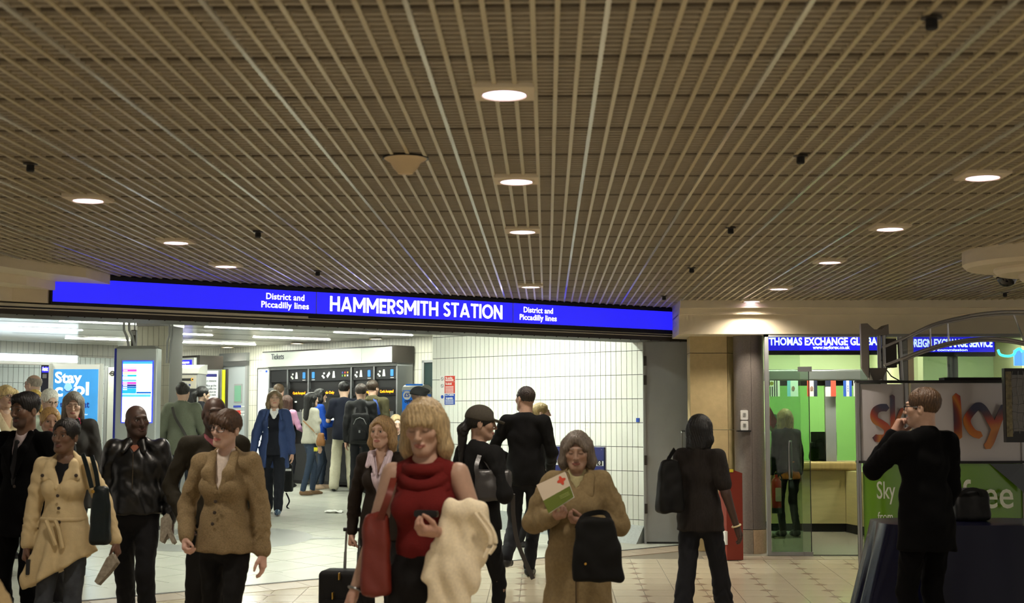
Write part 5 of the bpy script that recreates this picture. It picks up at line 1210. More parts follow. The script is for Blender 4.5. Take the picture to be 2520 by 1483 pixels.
def hair_field(style, st, rnd):
    f = Field((-.16,-.16,-.42 if style in ('long','longback','ponylow') else -.2),(.16,.2,.16), st)
    base = lambda k=1.0: f.ell((0,.014,.036),(.081*k,.100*k,.087*k),.02)
    if style == 'crop':
        f.ell((0,.014,.033),(.0775,.096,.085),.01); f.ell((0,-.135,-.03),(.085,.095,.085),.01,'s'); f.cut(lambda X,Y,Z: -(Z+.045)+.25*np.minimum(Y,0)+0*X, .01)
    elif style in ('short','quiff'):
        base(1.02); f.ell((0,.03,.06),(.08,.085,.07),.03)
        if style == 'quiff': f.ell((0,-.055,.085),(.055,.035,.03),.03)
        f.ell((0,-.138,-.008),(.088,.094,.092),.012,'s'); f.cut(lambda X,Y,Z: -(Z+.055-.5*np.maximum(-Y,0))+0*X, .012)
    elif style == 'fringeshort':            # short crop with side swept fringe
        base(1.05); f.seg((-.03,-.08,.075),(.055,-.085,.045),.026,.030,.03); f.seg((.055,-.08,.045),(.078,-.05,.0),.022,.012,.02); f.seg((-.03,-.085,.07),(-.07,-.06,.03),.022,.015,.03)
        f.ell((0,-.15,-.045),(.075,.092,.085),.012,'s'); f.cut(lambda X,Y,Z: -(Z+.05)+0*X+0*Y, .012)
    elif style in ('bob','bobfringe','long','greybob'):
        Lz = {'bob':-.13,'bobfringe':-.155,'greybob':-.12,'long':-.30}[style]; wd = .088 if style != 'long' else .08
        base(1.08)
        for s in (-1,1):
            f.seg((s*.07,.0,.04),(s*wd,.005,Lz*.6),.034,.034,.03); f.seg((s*wd,.005,Lz*.6),(s*(wd-.004),-.0+.01,Lz),.034,.022,.02); f.seg((s*.06,.05,.0),(s*.06,.06,Lz),.04,.03,.03)
        f.seg((0,.07,.02),(0,.075,Lz),.05,.04,.03)
        f.ell((0,-.14,-.06 if style == 'bobfringe' else -.006),(.066,.10,.10 if style == 'bobfringe' else .098),.012,'s'); f.ell((0,-.05,-.10),(.055,.085,.075),.015,'s')
        if style == 'bobfringe':
            for i in range(7): x = -.054+.018*i; f.seg((x*.7,-.055,.095),(x*1.05,-.096+abs(x)*.35,.040+.006*math.sin(i*2.1)),.021,.013,.015)
        if style == 'greybob':
            for s in (-1,1): f.seg((s*.012,-.072,.09),(s*.066,-.068,.03),.022,.018,.02)
    elif style in ('longback','ponylow','tied','ponytail'):
        base(1.05)
        if style == 'longback':
            f.seg((-.02,.07,.03),(-.02,.095,-.30),.07,.055,.04); f.seg((.035,.065,.03),(.03,.09,-.28),.06,.05,.04); f.seg((.07,.0,.02),(.075,.03,-.2),.025,.02,.03); f.seg((-.07,.0,.02),(-.08,.03,-.2),.025,.02,.03)
        if style == 'ponylow': f.seg((0,.095,.0),(0,.13,-.05),.03,.038,.02); f.seg((0,.13,-.05),(.01,.125,-.28),.038,.018,.02)
        if style == 'ponytail': f.seg((0,.10,.05),(0,.14,.0),.028,.04,.02); f.seg((0,.14,.0),(-.01,.13,-.12),.04,.022,.02)
        if style == 'tied': f.ell((0,.115,.0),(.035,.028,.035),.02)
        f.ell((0,-.150,.008),(.084,.104,.104),.008,'s')
        if style != 'longback': f.cut(lambda X,Y,Z: np.where(Y > .075, -1.0, -(Z+.045-.35*np.maximum(-Y,0)))+0*X, .01)
        else: f.ell((0,-.06,-.12),(.09,.085,.10),.015,'s')
    elif style == 'bald':                   # ring of short hair round the back
        f.ell((0,.014,.033),(.0775,.096,.085),.01); f.ell((0,-.125,-.0),(.1,.115,.2),.01,'s'); f.ell((0,.03,.105),(.062,.085,.06),.01,'s'); f.cut(lambda X,Y,Z: -(Z+.05)+0*X+0*Y, .01)
    X,Y,Z = f.ax[0][:,None,None], f.ax[1][None,:,None], f.ax[2][None,None,:]
    a = np.arctan2(Y-.014, X); s_ = rnd*7
    f.D = f.D + (.0022*np.sin(a*34+6*np.sin(Z*20+s_)+s_)+.0018*np.sin(a*57+4*np.sin(Z*31+X*20)+2*s_)).astype(np.float32)
    return f
HAND = {}
def hand_mesh(pose, st):                    # wrist at origin, fingers along -z, palm faces +x, thumb towards -y
    key = (pose, st)
    if key in HAND: return HAND[key]
    f = Field((-.05,-.09,-.22),(.12,.06,.05), st)
    f.seg((0,0,.035),(0,0,-.01),.026,.024,.01,sy=1.0); f.seg((0,-.012,-.02),(0,-.018,-.075),.022,.021,.015); f.seg((0,.010,-.02),(0,.018,-.072),.022,.019,.015)
    curl = {'relax':(.25,.45,.4),'grip':(1.25,1.35,.9),'flat':(.05,.12,.1),'hold':(.75,.9,.5)}[pose]
    for i,(y,L) in enumerate(((-.031,.070),(-.010,.078),(.011,.073),(.030,.058))):
        p = np.array((0.,y*.8,-.083+abs(i-1.2)*.004)); an = 0
        c0 = curl if not (pose == 'point' and i == 0) else (.05,.1,.1)
        for sgm,(fr_,r0,r1) in enumerate(((.46,.0098,.0088),(.30,.0088,.0080),(.24,.0080,.0068))):
            an += c0[sgm]*(1+.06*i); q_ = p+np.array((math.sin(an), (y*.12), -math.cos(an)))*L*fr_; f.seg(p, q_, r0, r1, .004); p = q_
    tc = {'relax':.3,'grip':1.0,'flat':.1,'hold':.8}[pose]
    p0 = np.array((.006,-.022,-.02)); p1 = p0+np.array((.012+.01*tc,-.028+.01*tc,-.028)); p2 = p1+np.array((.006+.018*tc,-.012+.012*tc,-.028)); p3 = p2+np.array((.004+.012*tc,.004*tc,-.022))
    f.seg(p0,p1,.016,.0125,.01); f.seg(p1,p2,.0118,.0100,.005); f.seg(p2,p3,.0100,.0075,.004)
    HAND[key] = f.mesh(); return HAND[key]

def unit(v): v = np.array(v, float); return v/np.linalg.norm(v)
def cloth(c, rough=.85, name=None, **kw):
    kw.setdefault('noise', .10); kw.setdefault('nscale', 90); kw.setdefault('bump', .25); kw.setdefault('bscale', 220); kw.setdefault('spec', .25)
    return mat(name or 'cloth_%d_%d_%d_%d' % (*c, int(rough*100)), c, rough, **kw)
def hairmat(c): return mat('hair_%d_%d_%d' % c, c, .45, noise=.5, nscale=55, stretch=(2.2,2.2,.35), bump=.5, bscale=90, spec=.45)
SKINS = dict(pale=(.54,.36,.28), fair=(.47,.30,.22), tan=(.33,.205,.145), brown=(.15,.083,.052), dark=(.06,.033,.024), asian=(.48,.33,.24))
LIPS = dict(pale=(.42,.13,.12), fair=(.38,.13,.11), tan=(.26,.09,.08), brown=(.13,.05,.042), dark=(.09,.04,.035), asian=(.40,.15,.13))

def person(label, px, top, k, yaw=0, fem=False, build=1.0, skin='fair', lean=0.0, head=(0,0,0), eyes=None, beard=0, age=0, fat=0.0,
           hair=None, arms=None, legs=None, topw=None, bottom=None, shoe=(20,20,22), inner=None, face=True, hs=None, body_bare=(), h=None, hands=('relax','relax'), palm=None, extra=None, shw=1.0):
    P0 = at(px, 1037, k); zf = floor_z(P0.y) + .009
    if h is None: h = at(px, top, k).z - zf
    root = thing('person', label, 'person', (P0.x, P0.y, zf), math.radians(yaw))
    s = h/1.75; near = k < .0033; mid = k < .0046
    st_h = .0042 if near else (.0055 if mid else .0075); st_c = .0125 if near else (.016 if mid else .021); st_hr = .0055 if near else (.0065 if mid else .0085)
    eyes = eyes or ('open' if mid else 'far')
    if eyes == 'open' and not mid: eyes = 'far'
    hs = (hs or 1.0)*(h/1.75)**.5*(1.0 if fem else 1.05)
    sw = (.090 if fem else .103)*h*shw
    Lf = lambda p: np.array((p[0], p[1]-lean*max(0,p[2]-.5*h), p[2]), float)
    shl = .822*h
    A = arms or {}
    UA, FA = .172*h, .148*h
    J = {}
    for sd, sg_ in (('a',1),('b',-1)):
        sh = Lf((sg_*sw, .012, shl-.022)); u_, v_ = A.get(sd, ((.14,.06,-1),(.06,-.22,-1)))
        u_ = unit((u_[0]*sg_,u_[1],u_[2])); v_ = unit((v_[0]*sg_,v_[1],v_[2]))
        el = sh+u_*UA; wr = el+v_*FA; J['s'+sd],J['e'+sd],J['w'+sd],J['d'+sd] = sh,el,wr,v_
    Lg = legs or {}
    for sd, sg_ in (('a',1),('b',-1)):
        hip = np.array((sg_*.052*h,.01,.51*h)); ft = Lg.get(sd, (.06,.0,0)); ank = np.array((sg_*ft[0]*h, ft[1]*h+.02, ft[2]*h+.045*h))
        D_ = ank-hip; dist = np.linalg.norm(D_); l1,l2 = .245*h,.232*h; dist_ = min(dist, l1+l2-.001); ca = (l1*l1+dist_**2-l2*l2)/(2*l1*dist_); sa = math.sqrt(max(0,1-ca*ca)); d_ = D_/dist
        fw = np.array((0,-1.,0)); fw = unit(fw-d_*fw.dot(d_)); J['h'+sd]=hip; J['k'+sd]=hip+d_*l1*ca+fw*l1*sa; J['n'+sd]=ank
    hc = Lf((0,-.012,h-.1125*hs-.003)); R = rot(*[math.radians(q) for q in head]); nb = Lf((0,.018,.812*h))
    J['hc'] = hc; J['R'] = R; J['h'] = h; J['hs'] = hs; J['Lf'] = Lf; J['root'] = root; J['sw'] = sw; J['st'] = st_c
    # ---- body: torso and limbs, head, hands in one mesh
    f = Field((-.5*s,-.45*s,0),(.5*s,.45*s,.86*h), .011 if body_bare else .024)
    def torso(f, t, kk=.05, bb=build):
        for q in (-1,1): f.seg(Lf((0,.02,shl+.012)),Lf((q*sw*.86,.014,shl-.022)),.050*s+t*.7,.040*s+t*.7,kk)
        f.seg(Lf((0,.03,.842*h)),Lf((0,.02,.80*h)),.042*s+t*.4,.055*s+t*.5,kk)
        f.ell(Lf((0,.0,.725*h)),((.136 if fem else .154)*s*bb+t*.8,.096*s*bb+t*.8,.150*s+t),kk); f.ell(Lf((0,.002,.615*h)),((.118 if fem else .138)*s*bb+t,.092*s*bb+t+fat*.8,.14*s+t),kk); f.ell((0,.014,.525*h),((.158 if fem else .150)*s*bb+t,.108*s*bb+t+fat*.5,.10*s+t),kk)
        if fem:
            for q in (-1,1): f.ell(Lf((q*.068*s,-.078*s*bb,.722*h)),(.062*s*bb+t*.6,.058*s*bb+t*.6,.062*s*bb+t*.6),.04)
    torso(f, -.012)
    f.seg(Lf((0,.015,.80*h)),Lf((0,.012,.85*h)),.052*s,.046*s,.04)
    for sd in 'ab':
        f.seg(J['s'+sd],J['e'+sd],.047*s*build,.038*s*build,.03); f.seg(J['e'+sd],J['w'+sd],.038*s*build,.026*s,.012)
        f.seg(J['h'+sd],J['k'+sd],.066*s*build,.048*s,.02); f.seg(J['k'+sd],J['n'+sd],.048*s,.034*s,.01)
    V, Q = f.mesh(); Vs=[V]; Qs=[Q]; sk = np.array(SKINS[skin]); Cs=[np.tile(sk,(len(V),1))]; n0 = len(V)
    nk = R.T @ ((nb-hc)/hs)
    hcol = lin(hair[1]) if hair else (.02,.015,.012)
    Vh,Qh,Ch = head_mesh(st_h/hs, fem, SKINS[skin], LIPS[skin], tuple(.6*q for q in hcol) if sum(hcol) > .3 else hcol, eyes, beard, nk, age, fat)
    Vs.append((Vh*hs)@R.T+hc); Qs.append(Qh+n0); Cs.append(Ch); n0 += len(Vh)
    hst = .0048 if near else (.0065 if mid else .009)
    for i_, sd in enumerate('ab'):
        if hands[i_] is None: continue
        Vn,Qn = hand_mesh(hands[i_], hst); sg_ = 1 if sd == 'a' else -1
        zax = -J['d'+sd]; pn = np.array((palm or {}).get(sd, (-sg_,0,0)), float); pn = unit(pn-zax*pn.dot(zax)); yax = np.cross(zax,pn)   # palm +x, local y
        # right/left: thumb (-y) must point forward
        Rm = np.stack([pn,yax,zax],1); Vn2 = Vn.copy(); Qn2 = Qn
        tf = (palm or {}).get(sd+'t', (0,-1,0))
        if (-yax).dot(np.array(tf)) < 0: Vn2[:,1] *= -1; Qn2 = Qn[:,::-1]
        J['H'+sd] = (J['w'+sd]+J['d'+sd]*.02*s, Rm)
        Vs.append((Vn2*(.97 if fem else 1.06)*s)@Rm.T+J['H'+sd][0]); Qs.append(Qn2+n0); Cs.append(np.tile(sk*np.array((1.05,.95,.95)),(len(Vn2),1))); n0 += len(Vn2)
    np_mesh('body', np.concatenate(Vs), np.concatenate(Qs), M_skin, root, np.concatenate(Cs))
    HM = Matrix.Translation(hc) @ Matrix([list(r) for r in R]).to_4x4() @ Matrix.Scale(hs,4); J['HM'] = HM
    if eyes == 'open' and face:
        for q in (-1,1):
            o = bpy.data.objects.new('eye', eye_mesh()); COL.objects.link(o); o.parent = root; o.matrix_local = HM @ Matrix.Translation((q*.0315,-.0745,.007)) @ Matrix.Scale(.0122,4)
    # ---- hair
    if hair and hair[0]:
        V,Q = hair_field(hair[0], st_hr/hs, px*.01).mesh(); o = np_mesh('hair', V, Q, hairmat(hair[1]), root); o.matrix_local = HM
    # ---- trousers or skirt, shoes
    b_ = dict(c=(22,22,25), r=1.0, hem=.035); b_.update(bottom or {})
    mm = b_.get('m') or cloth(b_['c'])
    f = Field((-.45*s,-.45*s,0),(.45*s,.45*s,.62*h), st_c)
    f.ell((0,.014,.525*h),((.166 if fem else .158)*s*build,.118*s*build+fat*.5,.11*s),.04); f.seg((0,.005,.53*h),(0,.004,.60*h),.138*s*build,.130*s*build,.04,sy=.78)
    for i_, sd in enumerate('ab'):
        kr = b_['r']; f.seg(J['h'+sd],J['k'+sd],.083*s*build,.060*s*kr,.025,fold=.004,fr=22,ph=i_*2); f.seg(J['k'+sd],J['n'+sd]+np.array((0,0,b_['hem']*h-.03*h)),.060*s*kr,.052*s*kr*b_.get('flare',1.0),.015,fold=.006,fr=26,ph=1+i_)
    f.cut(lambda X,Y,Z: Z-.60*h+0*X+0*Y); f.wrinkle(.0035, px*.1)
    field_obj('trousers', f, mm, root)
    ms = mat('shoe_%d_%d_%d' % shoe, shoe, .35)
    for i_, sd in enumerate('ab'):
        n = J['n'+sd]; g = n[2]-.045*h
        f = Field(n+np.array((-.08,-.24,-.1)), n+np.array((.08,.10,.06)), .012 if k < .006 else .016)
        f.seg((n[0],n[1]+.02,g+.04),(n[0],n[1]-.10,g+.034),.042*s,.040*s,.02); f.seg((n[0],n[1]-.08,g+.032),(n[0],n[1]-.165,g+.024),.040*s,.026*s,.02); f.seg(n,n-np.array((0,0,.03)),.04*s,.042*s,.02)
        f.cut(lambda X,Y,Z: -(Z-g)+0*X+0*Y, .004); field_obj('shoe', f, ms, root)
    # ---- top
    for lay in (topw if isinstance(topw, list) else [topw]):
        w_ = dict(name='jacket', c=(30,30,32), t=.012, hem=.47, sl='long', v=None, vw=.06, flare=1.0, wr=.004, neck=.0, fl=0, slr=1.0); w_.update(lay or {})
        mm = w_.get('m') or cloth(w_['c'], w_.get('rough',.85)); t = w_['t']*s
        f = Field((-.62*s,-.55*s,min(.2*h,w_['hem']*h-.05)),(.62*s,.5*s,.90*h), st_c)
        torso(f, t)
        hem = w_['hem']*h
        if hem < .55*h:
            f.seg((0,.006,.58*h),(0,.008,hem-.03),(.135 if fem else .15)*s*build+t,(.168 if fem else .165)*s*build*w_['flare']+t,.05,sy=.74)
        if w_['fl']: f.flute(w_['fl'], w_.get('nf',9), .58*h, hem, px*.3)
        hs_ = w_.get('slant',0.0); f.cut(lambda X,Y,Z: hem-Z+hs_*X+w_.get('slanty',0.0)*Y, .008)
        nz = w_['neck']
        f.ell(Lf((0,-.02,.852*h+nz)),(.066*s,.073*s,.046*s),.015,'s')
        if w_['v']:
            vz = w_['v']*h; vt = .83*h; vw = w_['vw']*s
            f.carve(lambda X,Y,Z: np.maximum(np.abs(X)-vw*np.clip((Z-vz)/(vt-vz),0,1.3)+.004, np.maximum(Y+lean*(Z-.5*h)+.02, vz-Z)), .008)
        if w_.get('open'):                 # hangs open down the front
            ow = w_['open']; f.carve(lambda X,Y,Z: np.maximum(np.abs(X-w_.get('ox',0))-ow*s*(1+.5*np.clip((.6*h-Z)/(.2*h),0,1)), Y+.02), .008)
        for i_, sd in enumerate('ab'):
            if w_['sl'] == 'none': continue
            sh,el,wr = J['s'+sd],J['e'+sd],J['w'+sd]; q = w_['slr']
            f.ell(sh,(.050*s*build+t*.45,)*3,.05)
            fo = .005 if w_['sl'] == 'long' else .002
            if w_['sl'] == 'short': f.seg(sh, sh+(el-sh)*.72, .050*s*build*q+t*.7, .050*s*build*q+t*.7, .022, fold=.002)
            else:
                ce = w_.get('cuff',.97); f.seg(sh,el,.049*s*build*q+t*.6,.041*s*build*q+t*.6,.018,fold=fo,fr=20,ph=i_); f.seg(el,el+(wr-el)*ce,.041*s*build*q+t*.6,.033*s*q+t*.6,.014,fold=fo*1.1,fr=24,ph=2+i_)
        f.wrinkle(w_['wr'], px*.05+1)
        o = field_obj(w_['name'], f, mm, root)
        if w_['v'] and inner:
            g = Field((-.13*s,-.3*s,vz-.05),(.13*s,.12*s,.88*h), st_c*.8); torso(g, t*.1 if near else t*.2); g.seg(Lf((0,.012,.80*h)),Lf((0,.008,.838*h)),.064*s,.058*s,.03); g.ell(Lf((0,-.045,.865*h)),(.05*s,.055*s,.055*s),.01,'s')
            g.cut(lambda X,Y,Z: np.maximum(vz-.04-Z, np.maximum(np.abs(X)-.125*s, Y-.09*s)))
            iv = inner.get('v')
            if iv: g.carve(lambda X,Y,Z: np.maximum(np.abs(X)-inner.get('vw',.035)*s*np.clip((Z-iv*h)/((.84-iv)*h),0,1.3), np.maximum(Y+.02, iv*h-Z)), .006)
            field_obj(inner.get('name','shirt'), g, inner.get('m') or cloth(inner['c']), root)
        if w_.get('lapel'):
            for sg_ in (-1,1):
                g = Field((-.17*s,-.32*s,(w_['v'] or .66)*h-.03),(.17*s,.16*s,.9*h), .008 if near else .012); q = w_['lapel']; vz = (w_['v'] or .68)*h
                ch = -.105*s*build-t-.004
                g.seg(Lf((sg_*.058*s,.045*s,.842*h)),Lf((sg_*.072*s,-.035*s,.838*h)),.020*q,.024*q,.012,sy=.8); g.seg(Lf((sg_*.072*s,-.035*s,.838*h)),Lf((sg_*.070*s,ch*.93,.775*h)),.024*q,.036*q,.012,sy=.5); g.seg(Lf((sg_*.070*s,ch*.93,.775*h)),Lf((sg_*.012,ch*1.02,vz)),.036*q,.008,.012,sy=.5)
                field_obj('lapel', g, w_.get('lm') or mm, root)
        if w_.get('collar'):
            g = Field((-.13*s,-.2*s,.78*h),(.13*s,.15*s,.9*h), .008 if near else .012); q = w_['collar']
            pts = [Lf(((.066*math.cos(a_))*s, .012+(.062*math.sin(a_))*s, .838*h+.012*math.sin(a_)*s)) for a_ in [math.radians(-62+304*i/10) for i in range(11)]]
            for i in range(10): g.seg(pts[i],pts[i+1],.016*q,.016*q,.006)
            if q > 1.1:
                for sg_ in (-1,1): g.seg(Lf((sg_*.045*s,-.045*s,.842*h)),Lf((sg_*.078*s,-.098*s,.800*h)),.024*q,.018*q,.012,sy=.4)
            field_obj('collar', g, w_.get('cm') or mm, root)
        for (bx2, bz) in w_.get('buttons', ()):
            # on the chest surface: march the torso outline
            yy = -(.105*s*build+t+.012) if bz > .64 else -(.100*s*build+t+.012)
            if bz > .6 and fem: yy -= .022*s*max(0,1-abs(bz-.71)/.07)
            o = MB().lathe([(.011,0),(.011,.004),(.004,.006),(.001,.006)], (0,0,0), 10).build('button', w_.get('bm') or mat('button_dark',(52,40,30),.4), root); p = Lf((bx2*s,yy,bz*h)); o.matrix_local = Matrix.Translation(p) @ Matrix.Rotation(PI/2,4,'X')
    if extra: extra(J, root, s)
    return J

def glasses(J, c=(24,22,24), thick=.0018, w=.0235, hgt=.017, lens=False):
    m = MB(); HM = J['HM']
    for q in (-1,1):
        pts = []
        for i in range(16):
            a = 2*PI*i/16; ca, sa = math.cos(a), math.sin(a); e = 3.5; r = (abs(ca)**e+abs(sa)**e)**(-1/e); pts.append((q*.033+w*ca*r, -.107+.012*abs((q*.033+w*ca*r)/.06)**2*1.4, .005+hgt*sa*r))
        m.tube(pts, thick, 5, closed=True); m.tube([(q*(.033+w),-.098,.010),(q*.074,-.06,.011),(q*.080,.005,.006),(q*.079,.02,-.01)], thick, 5)
    m.tube([(-.011,-.108,.009),(0,-.111,.011),(.011,-.108,.009)], thick, 5)
    o = m.build('glasses', mat('specs_%d_%d_%d' % c, c, .3), J['root'], True); o.matrix_local = HM; return o
def world_pt(J, p): 
    bpy.context.view_layer.update(); return J['root'].matrix_world @ Vector(p)
def strap(name, pts, wdt, th, m, parent, n=6):
    P = [Vector(p) for p in spl([tuple(p) for p in pts], n)]; mb = MB(); v = []
    for i, p in enumerate(P):
        t_ = (P[min(i+1,len(P)-1)]-P[max(i-1,0)]).normalized(); o_ = Vector((p.x,p.y,0)); o_ = o_.normalized() if o_.length > .01 else Vector((0,-1,0))
        sd = t_.cross(o_).normalized(); nn = sd.cross(t_)
        v += [p+sd*wdt/2+nn*th/2, p-sd*wdt/2+nn*th/2, p-sd*wdt/2-nn*th/2, p+sd*wdt/2-nn*th/2]
    f_ = [(4*i+j,4*i+(j+1)%4,4*i+4+(j+1)%4,4*i+4+j) for i in range(len(P)-1) for j in range(4)]+[(3,2,1,0),tuple(4*(len(P)-1)+j for j in range(4))]
    mb.add(v, f_); return mb.build(name, m, parent, True)
# ------------------------------------------------------------------ carried things
def soft_bag(name, label, cat, x0, y0, x1, y1, k, depth, m, straps=(), sm=None, sw=.03, taper=.8, droop=.0, yaw=0, st=.011, flap=False, clasp=None, rd=.03):
    c = at((x0+x1)/2, y1, k); t = thing(name, label, cat, (c.x,c.y,c.z), math.radians(yaw)); W = (x1-x0)*k/2; H = (y1-y0)*k
    f = Field((-W-.05,-depth-.03,-.05),(W+.05,depth+.03,H+.05), st)
    def fn(X,Y,Z):
        u = np.clip(Z/H,0,1); ww = W*(1+(taper-1)*u)*(1-.12*(1-u)**3); dd = depth*(1-.55*u)*(1+.15*np.sin(3*u)); 
        qx = np.abs(X-droop*(1-u))-ww+rd; qy = np.abs(Y)-dd+rd*.8; qz = np.abs(Z-H/2)-H/2+rd
        return np.sqrt(np.maximum(qx,0)**2+np.maximum(qy,0)**2+np.maximum(qz,0)**2)+np.minimum(np.maximum(qx,np.maximum(qy,qz)),0)-rd
    f.op(np.array((-W,-depth,0)), np.array((W,depth,H)), fn, .005, 'u'); f.wrinkle(.006, x0*.1); field_obj('bag_body', f, m, t)
    Ri = Matrix.Rotation(-math.radians(yaw),3,'Z')
    for pts in straps:
        P = [Ri @ (at(a,b,kk)-c) for a,b,kk in pts]; P = [Vector(p) for p in spl([tuple(p) for p in P],5)]
        mb = MB(); v = []
        for i, p in enumerate(P):
            t_ = (P[min(i+1,len(P)-1)]-P[max(i-1,0)]).normalized(); sd = t_.cross(Vector((0,1,0))); sd = sd.normalized() if sd.length > .05 else Vector((1,0,0)); nn = sd.cross(t_)
            v += [p+sd*sw/2+nn*.004, p-sd*sw/2+nn*.004, p-sd*sw/2-nn*.004, p+sd*sw/2-nn*.004]
        mb.add(v, [(4*i+j,4*i+(j+1)%4,4*i+4+(j+1)%4,4*i+4+j) for i in range(len(P)-1) for j in range(4)]+[(3,2,1,0),tuple(4*(len(P)-1)+j for j in range(4))]); mb.build('strap', sm or m, t, True)
    if clasp:
        p = Ri @ (at(clasp[0],clasp[1],k)-c); MB().lathe([(.012,0),(.012,.006),(.004,.009),(.001,.009)], (0,0,0), 12).build('clasp', mat('brass',(190,150,70),.3,metal=.9), t).matrix_local = Matrix.Translation((p.x,-depth*.85,p.z)) @ Matrix.Rotation(PI/2,4,'X')
    return t
def newspaper(label, pts, k, name='newspaper'):     # folded paper, outline in pixels, slightly curved sheet with thickness
    P = [at(a,b,k) for a,b in pts]; c = P[0]; t = thing(name, label, 'newspaper', c); m1 = mat('newsprint',(150,142,128),.8,noise=.35,nscale=45); n = len(P)
    for j, off in enumerate((0,.012,.022)):
        mb = MB(); v = [(p-c)+Vector((.006*j,off,-.004*j)) for p in P]; v2 = [q_+Vector((0,.006,0)) for q_ in v]
        mb.add(v+v2, [tuple(range(n))[::-1],tuple(range(n,2*n))]+[(i,(i+1)%n,n+(i+1)%n,n+i) for i in range(n)]); mb.build('folded_sheet', m1, t)
    return t
def band(J, wp, d, r, m, name, w=.012, parent=None):
    d = Vector(unit(d)); a = d.orthogonal().normalized(); b = d.cross(a); mb = MB(); wp = Vector(wp)
    mb.tube([wp+(a*math.cos(2*PI*i/16)+b*math.sin(2*PI*i/16))*r for i in range(16)], w*.5, 6, closed=True); return mb.build(name, m, parent or J['root'], True)
BLK = (13,13,15)
M_suit = cloth((6,6,7), .95, 'black_suiting', noise=.1, bump=.1, spec=.1); M_brass = mat('brass',(190,150,70),.3,metal=.9)

# ================================================================== foreground figures
# tan coated passer-by at the lower left corner
person('person in a tan coat, only an elbow showing at the bottom left corner', -165, 0, .0014, yaw=5, fem=True, h=1.43, build=1.1, skin='fair', hair=('bob',(90,70,50)), topw=dict(name='coat',c=(178,156,114),hem=.4,t=.03,slr=1.2),
       arms={'a':((.55,-.1,-1),(-.2,-.5,-.8))}, bottom=dict(c=(40,36,34)))
# man in black suit
def ex_suit(J, root, s):
    h = J['h']; Lf = J['Lf']; g = Field((-.06,-.25*s,.58*h),(.06,.0,.85*h), .007); y0 = -.098*s
    g.ell(Lf((0,-.088*s,.806*h)),(.020,.014,.018),.005); g.seg(Lf((0,-.098*s,.80*h)),Lf((0,-.124*s,.70*h)),.016,.030,.005,sy=.45); g.seg(Lf((0,-.124*s,.70*h)),Lf((0,-.122*s,.64*h)),.030,.014,.005,sy=.45)
    field_obj('tie', g, cloth((16,16,20),.5), root)
person('dark haired man in black suit, white shirt and tie at the far left', 62, 969, .0030, yaw=-14, skin='brown', head=(-12,4,0), beard=.55, hair=('quiff',(12,11,12)),
       topw=dict(name='suit_jacket',m=M_suit,hem=.43,v=.66,vw=.075,lapel=1.0,t=.02,flare=1.05,buttons=((.02,.63),)), inner=dict(name='shirt',c=(205,190,192)), bottom=dict(m=M_suit), extra=ex_suit,
       arms={'a':((.16,.05,-1),(.05,-.15,-1)),'b':((.2,.0,-1),(.1,-.35,-1))}, build=1.02)
# woman in cream trench coat
def ex_trench(J, root, s):
    h = J['h']; Lf = J['Lf']; mc = MATS['trench_cream']
    g = Field((-.25*s,-.25*s,.55*h),(.25*s,.25*s,.66*h), .011); n = 24
    pts = [(.150*s*math.cos(2*PI*i/n), .006+.119*s*math.sin(2*PI*i/n), .598*h) for i in range(n)]
    for i in range(n): g.seg(pts[i],pts[(i+1)%n],.019*s,.019*s,.004)
    field_obj('belt', g, mc, root)
    for x0, x1, z1 in ((.02,.045,.49),(-.045,-.005,.50)):
        m_ = MB(); y = -.150*s; m_.tube([(x0*s-.03,y,.597*h),(x0*s,y-.015,.56*h),(x1*s,y-.006,z1*h)], [.014,.013,.016], 6); m_.build('belt_tail', mc, root, True)
    for sg_ in (-1,1):      # broad flat collar points
        g = Field((-.2*s,-.25*s,.70*h),(.2*s,.12*s,.86*h), .008); g.seg(Lf((sg_*.055*s,.03*s,.838*h)),Lf((sg_*.085*s,-.075*s,.815*h)),.022,.030,.012,sy=.7); g.seg(Lf((sg_*.085*s,-.075*s,.815*h)),Lf((sg_*.115*s,-.105*s,.765*h)),.032,.024,.012,sy=.55); g.seg(Lf((sg_*.06*s,-.10*s,.78*h)),Lf((sg_*.02*s,-.135*s,.725*h)),.032,.014,.02,sy=.45)
        field_obj('coat_collar', g, mc, root)
        o = MB().lathe([(.012,0),(.012,.004),(.004,.006),(.001,.006)], (0,0,0), 10).build('button', mat('button_dark',(52,40,30),.4), root); o.matrix_local = Matrix.Translation(Lf((sg_*.118*s,-.128*s,.775*h))) @ Matrix.Rotation(PI/2,4,'X')
    for sg_ in (-1,1):
        o = bpy.data.objects.new('earring', eye_mesh()); COL.objects.link(o); o.parent = root; o.matrix_local = J['HM'] @ Matrix.Translation((sg_*.082,.0,-.045)) @ Matrix.Scale(.006,4); 
    band(J, J['wa']+J['da']*.0, J['da'], .036*s, M_alu, 'wrist_watch', .014)
M_tr = cloth((206,186,144), .8, 'trench_cream', noise=.06, nscale=30, bump=.3)
person('dark haired woman in belted cream trench coat with a dark bag', 163, 1031, .0027, yaw=2, fem=True, skin='brown', head=(-14,2,4), hair=('tied',(14,12,11)), eyes='open',
       topw=[dict(name='top',c=(16,16,20),t=.004,hem=.52,sl='none',wr=.002), dict(name='trench_coat',m=M_tr,hem=.395,v=.72,vw=.075,t=.02,flare=1.5,fl=.022,nf=7,slant=.55,slr=1.12,wr=.005,buttons=((.0,.695),(.005,.645),(.01,.59)))],
       bottom=dict(m=cloth((62,66,72),.9,'grey_denim',noise=.4,nscale=12),r=1.0), arms={'a':((.46,.03,-1),(.34,-.12,-1)),'b':((.22,.05,-1),(.10,-.12,-1))}, hands=('hold','hold'), extra=ex_trench, build=.98)
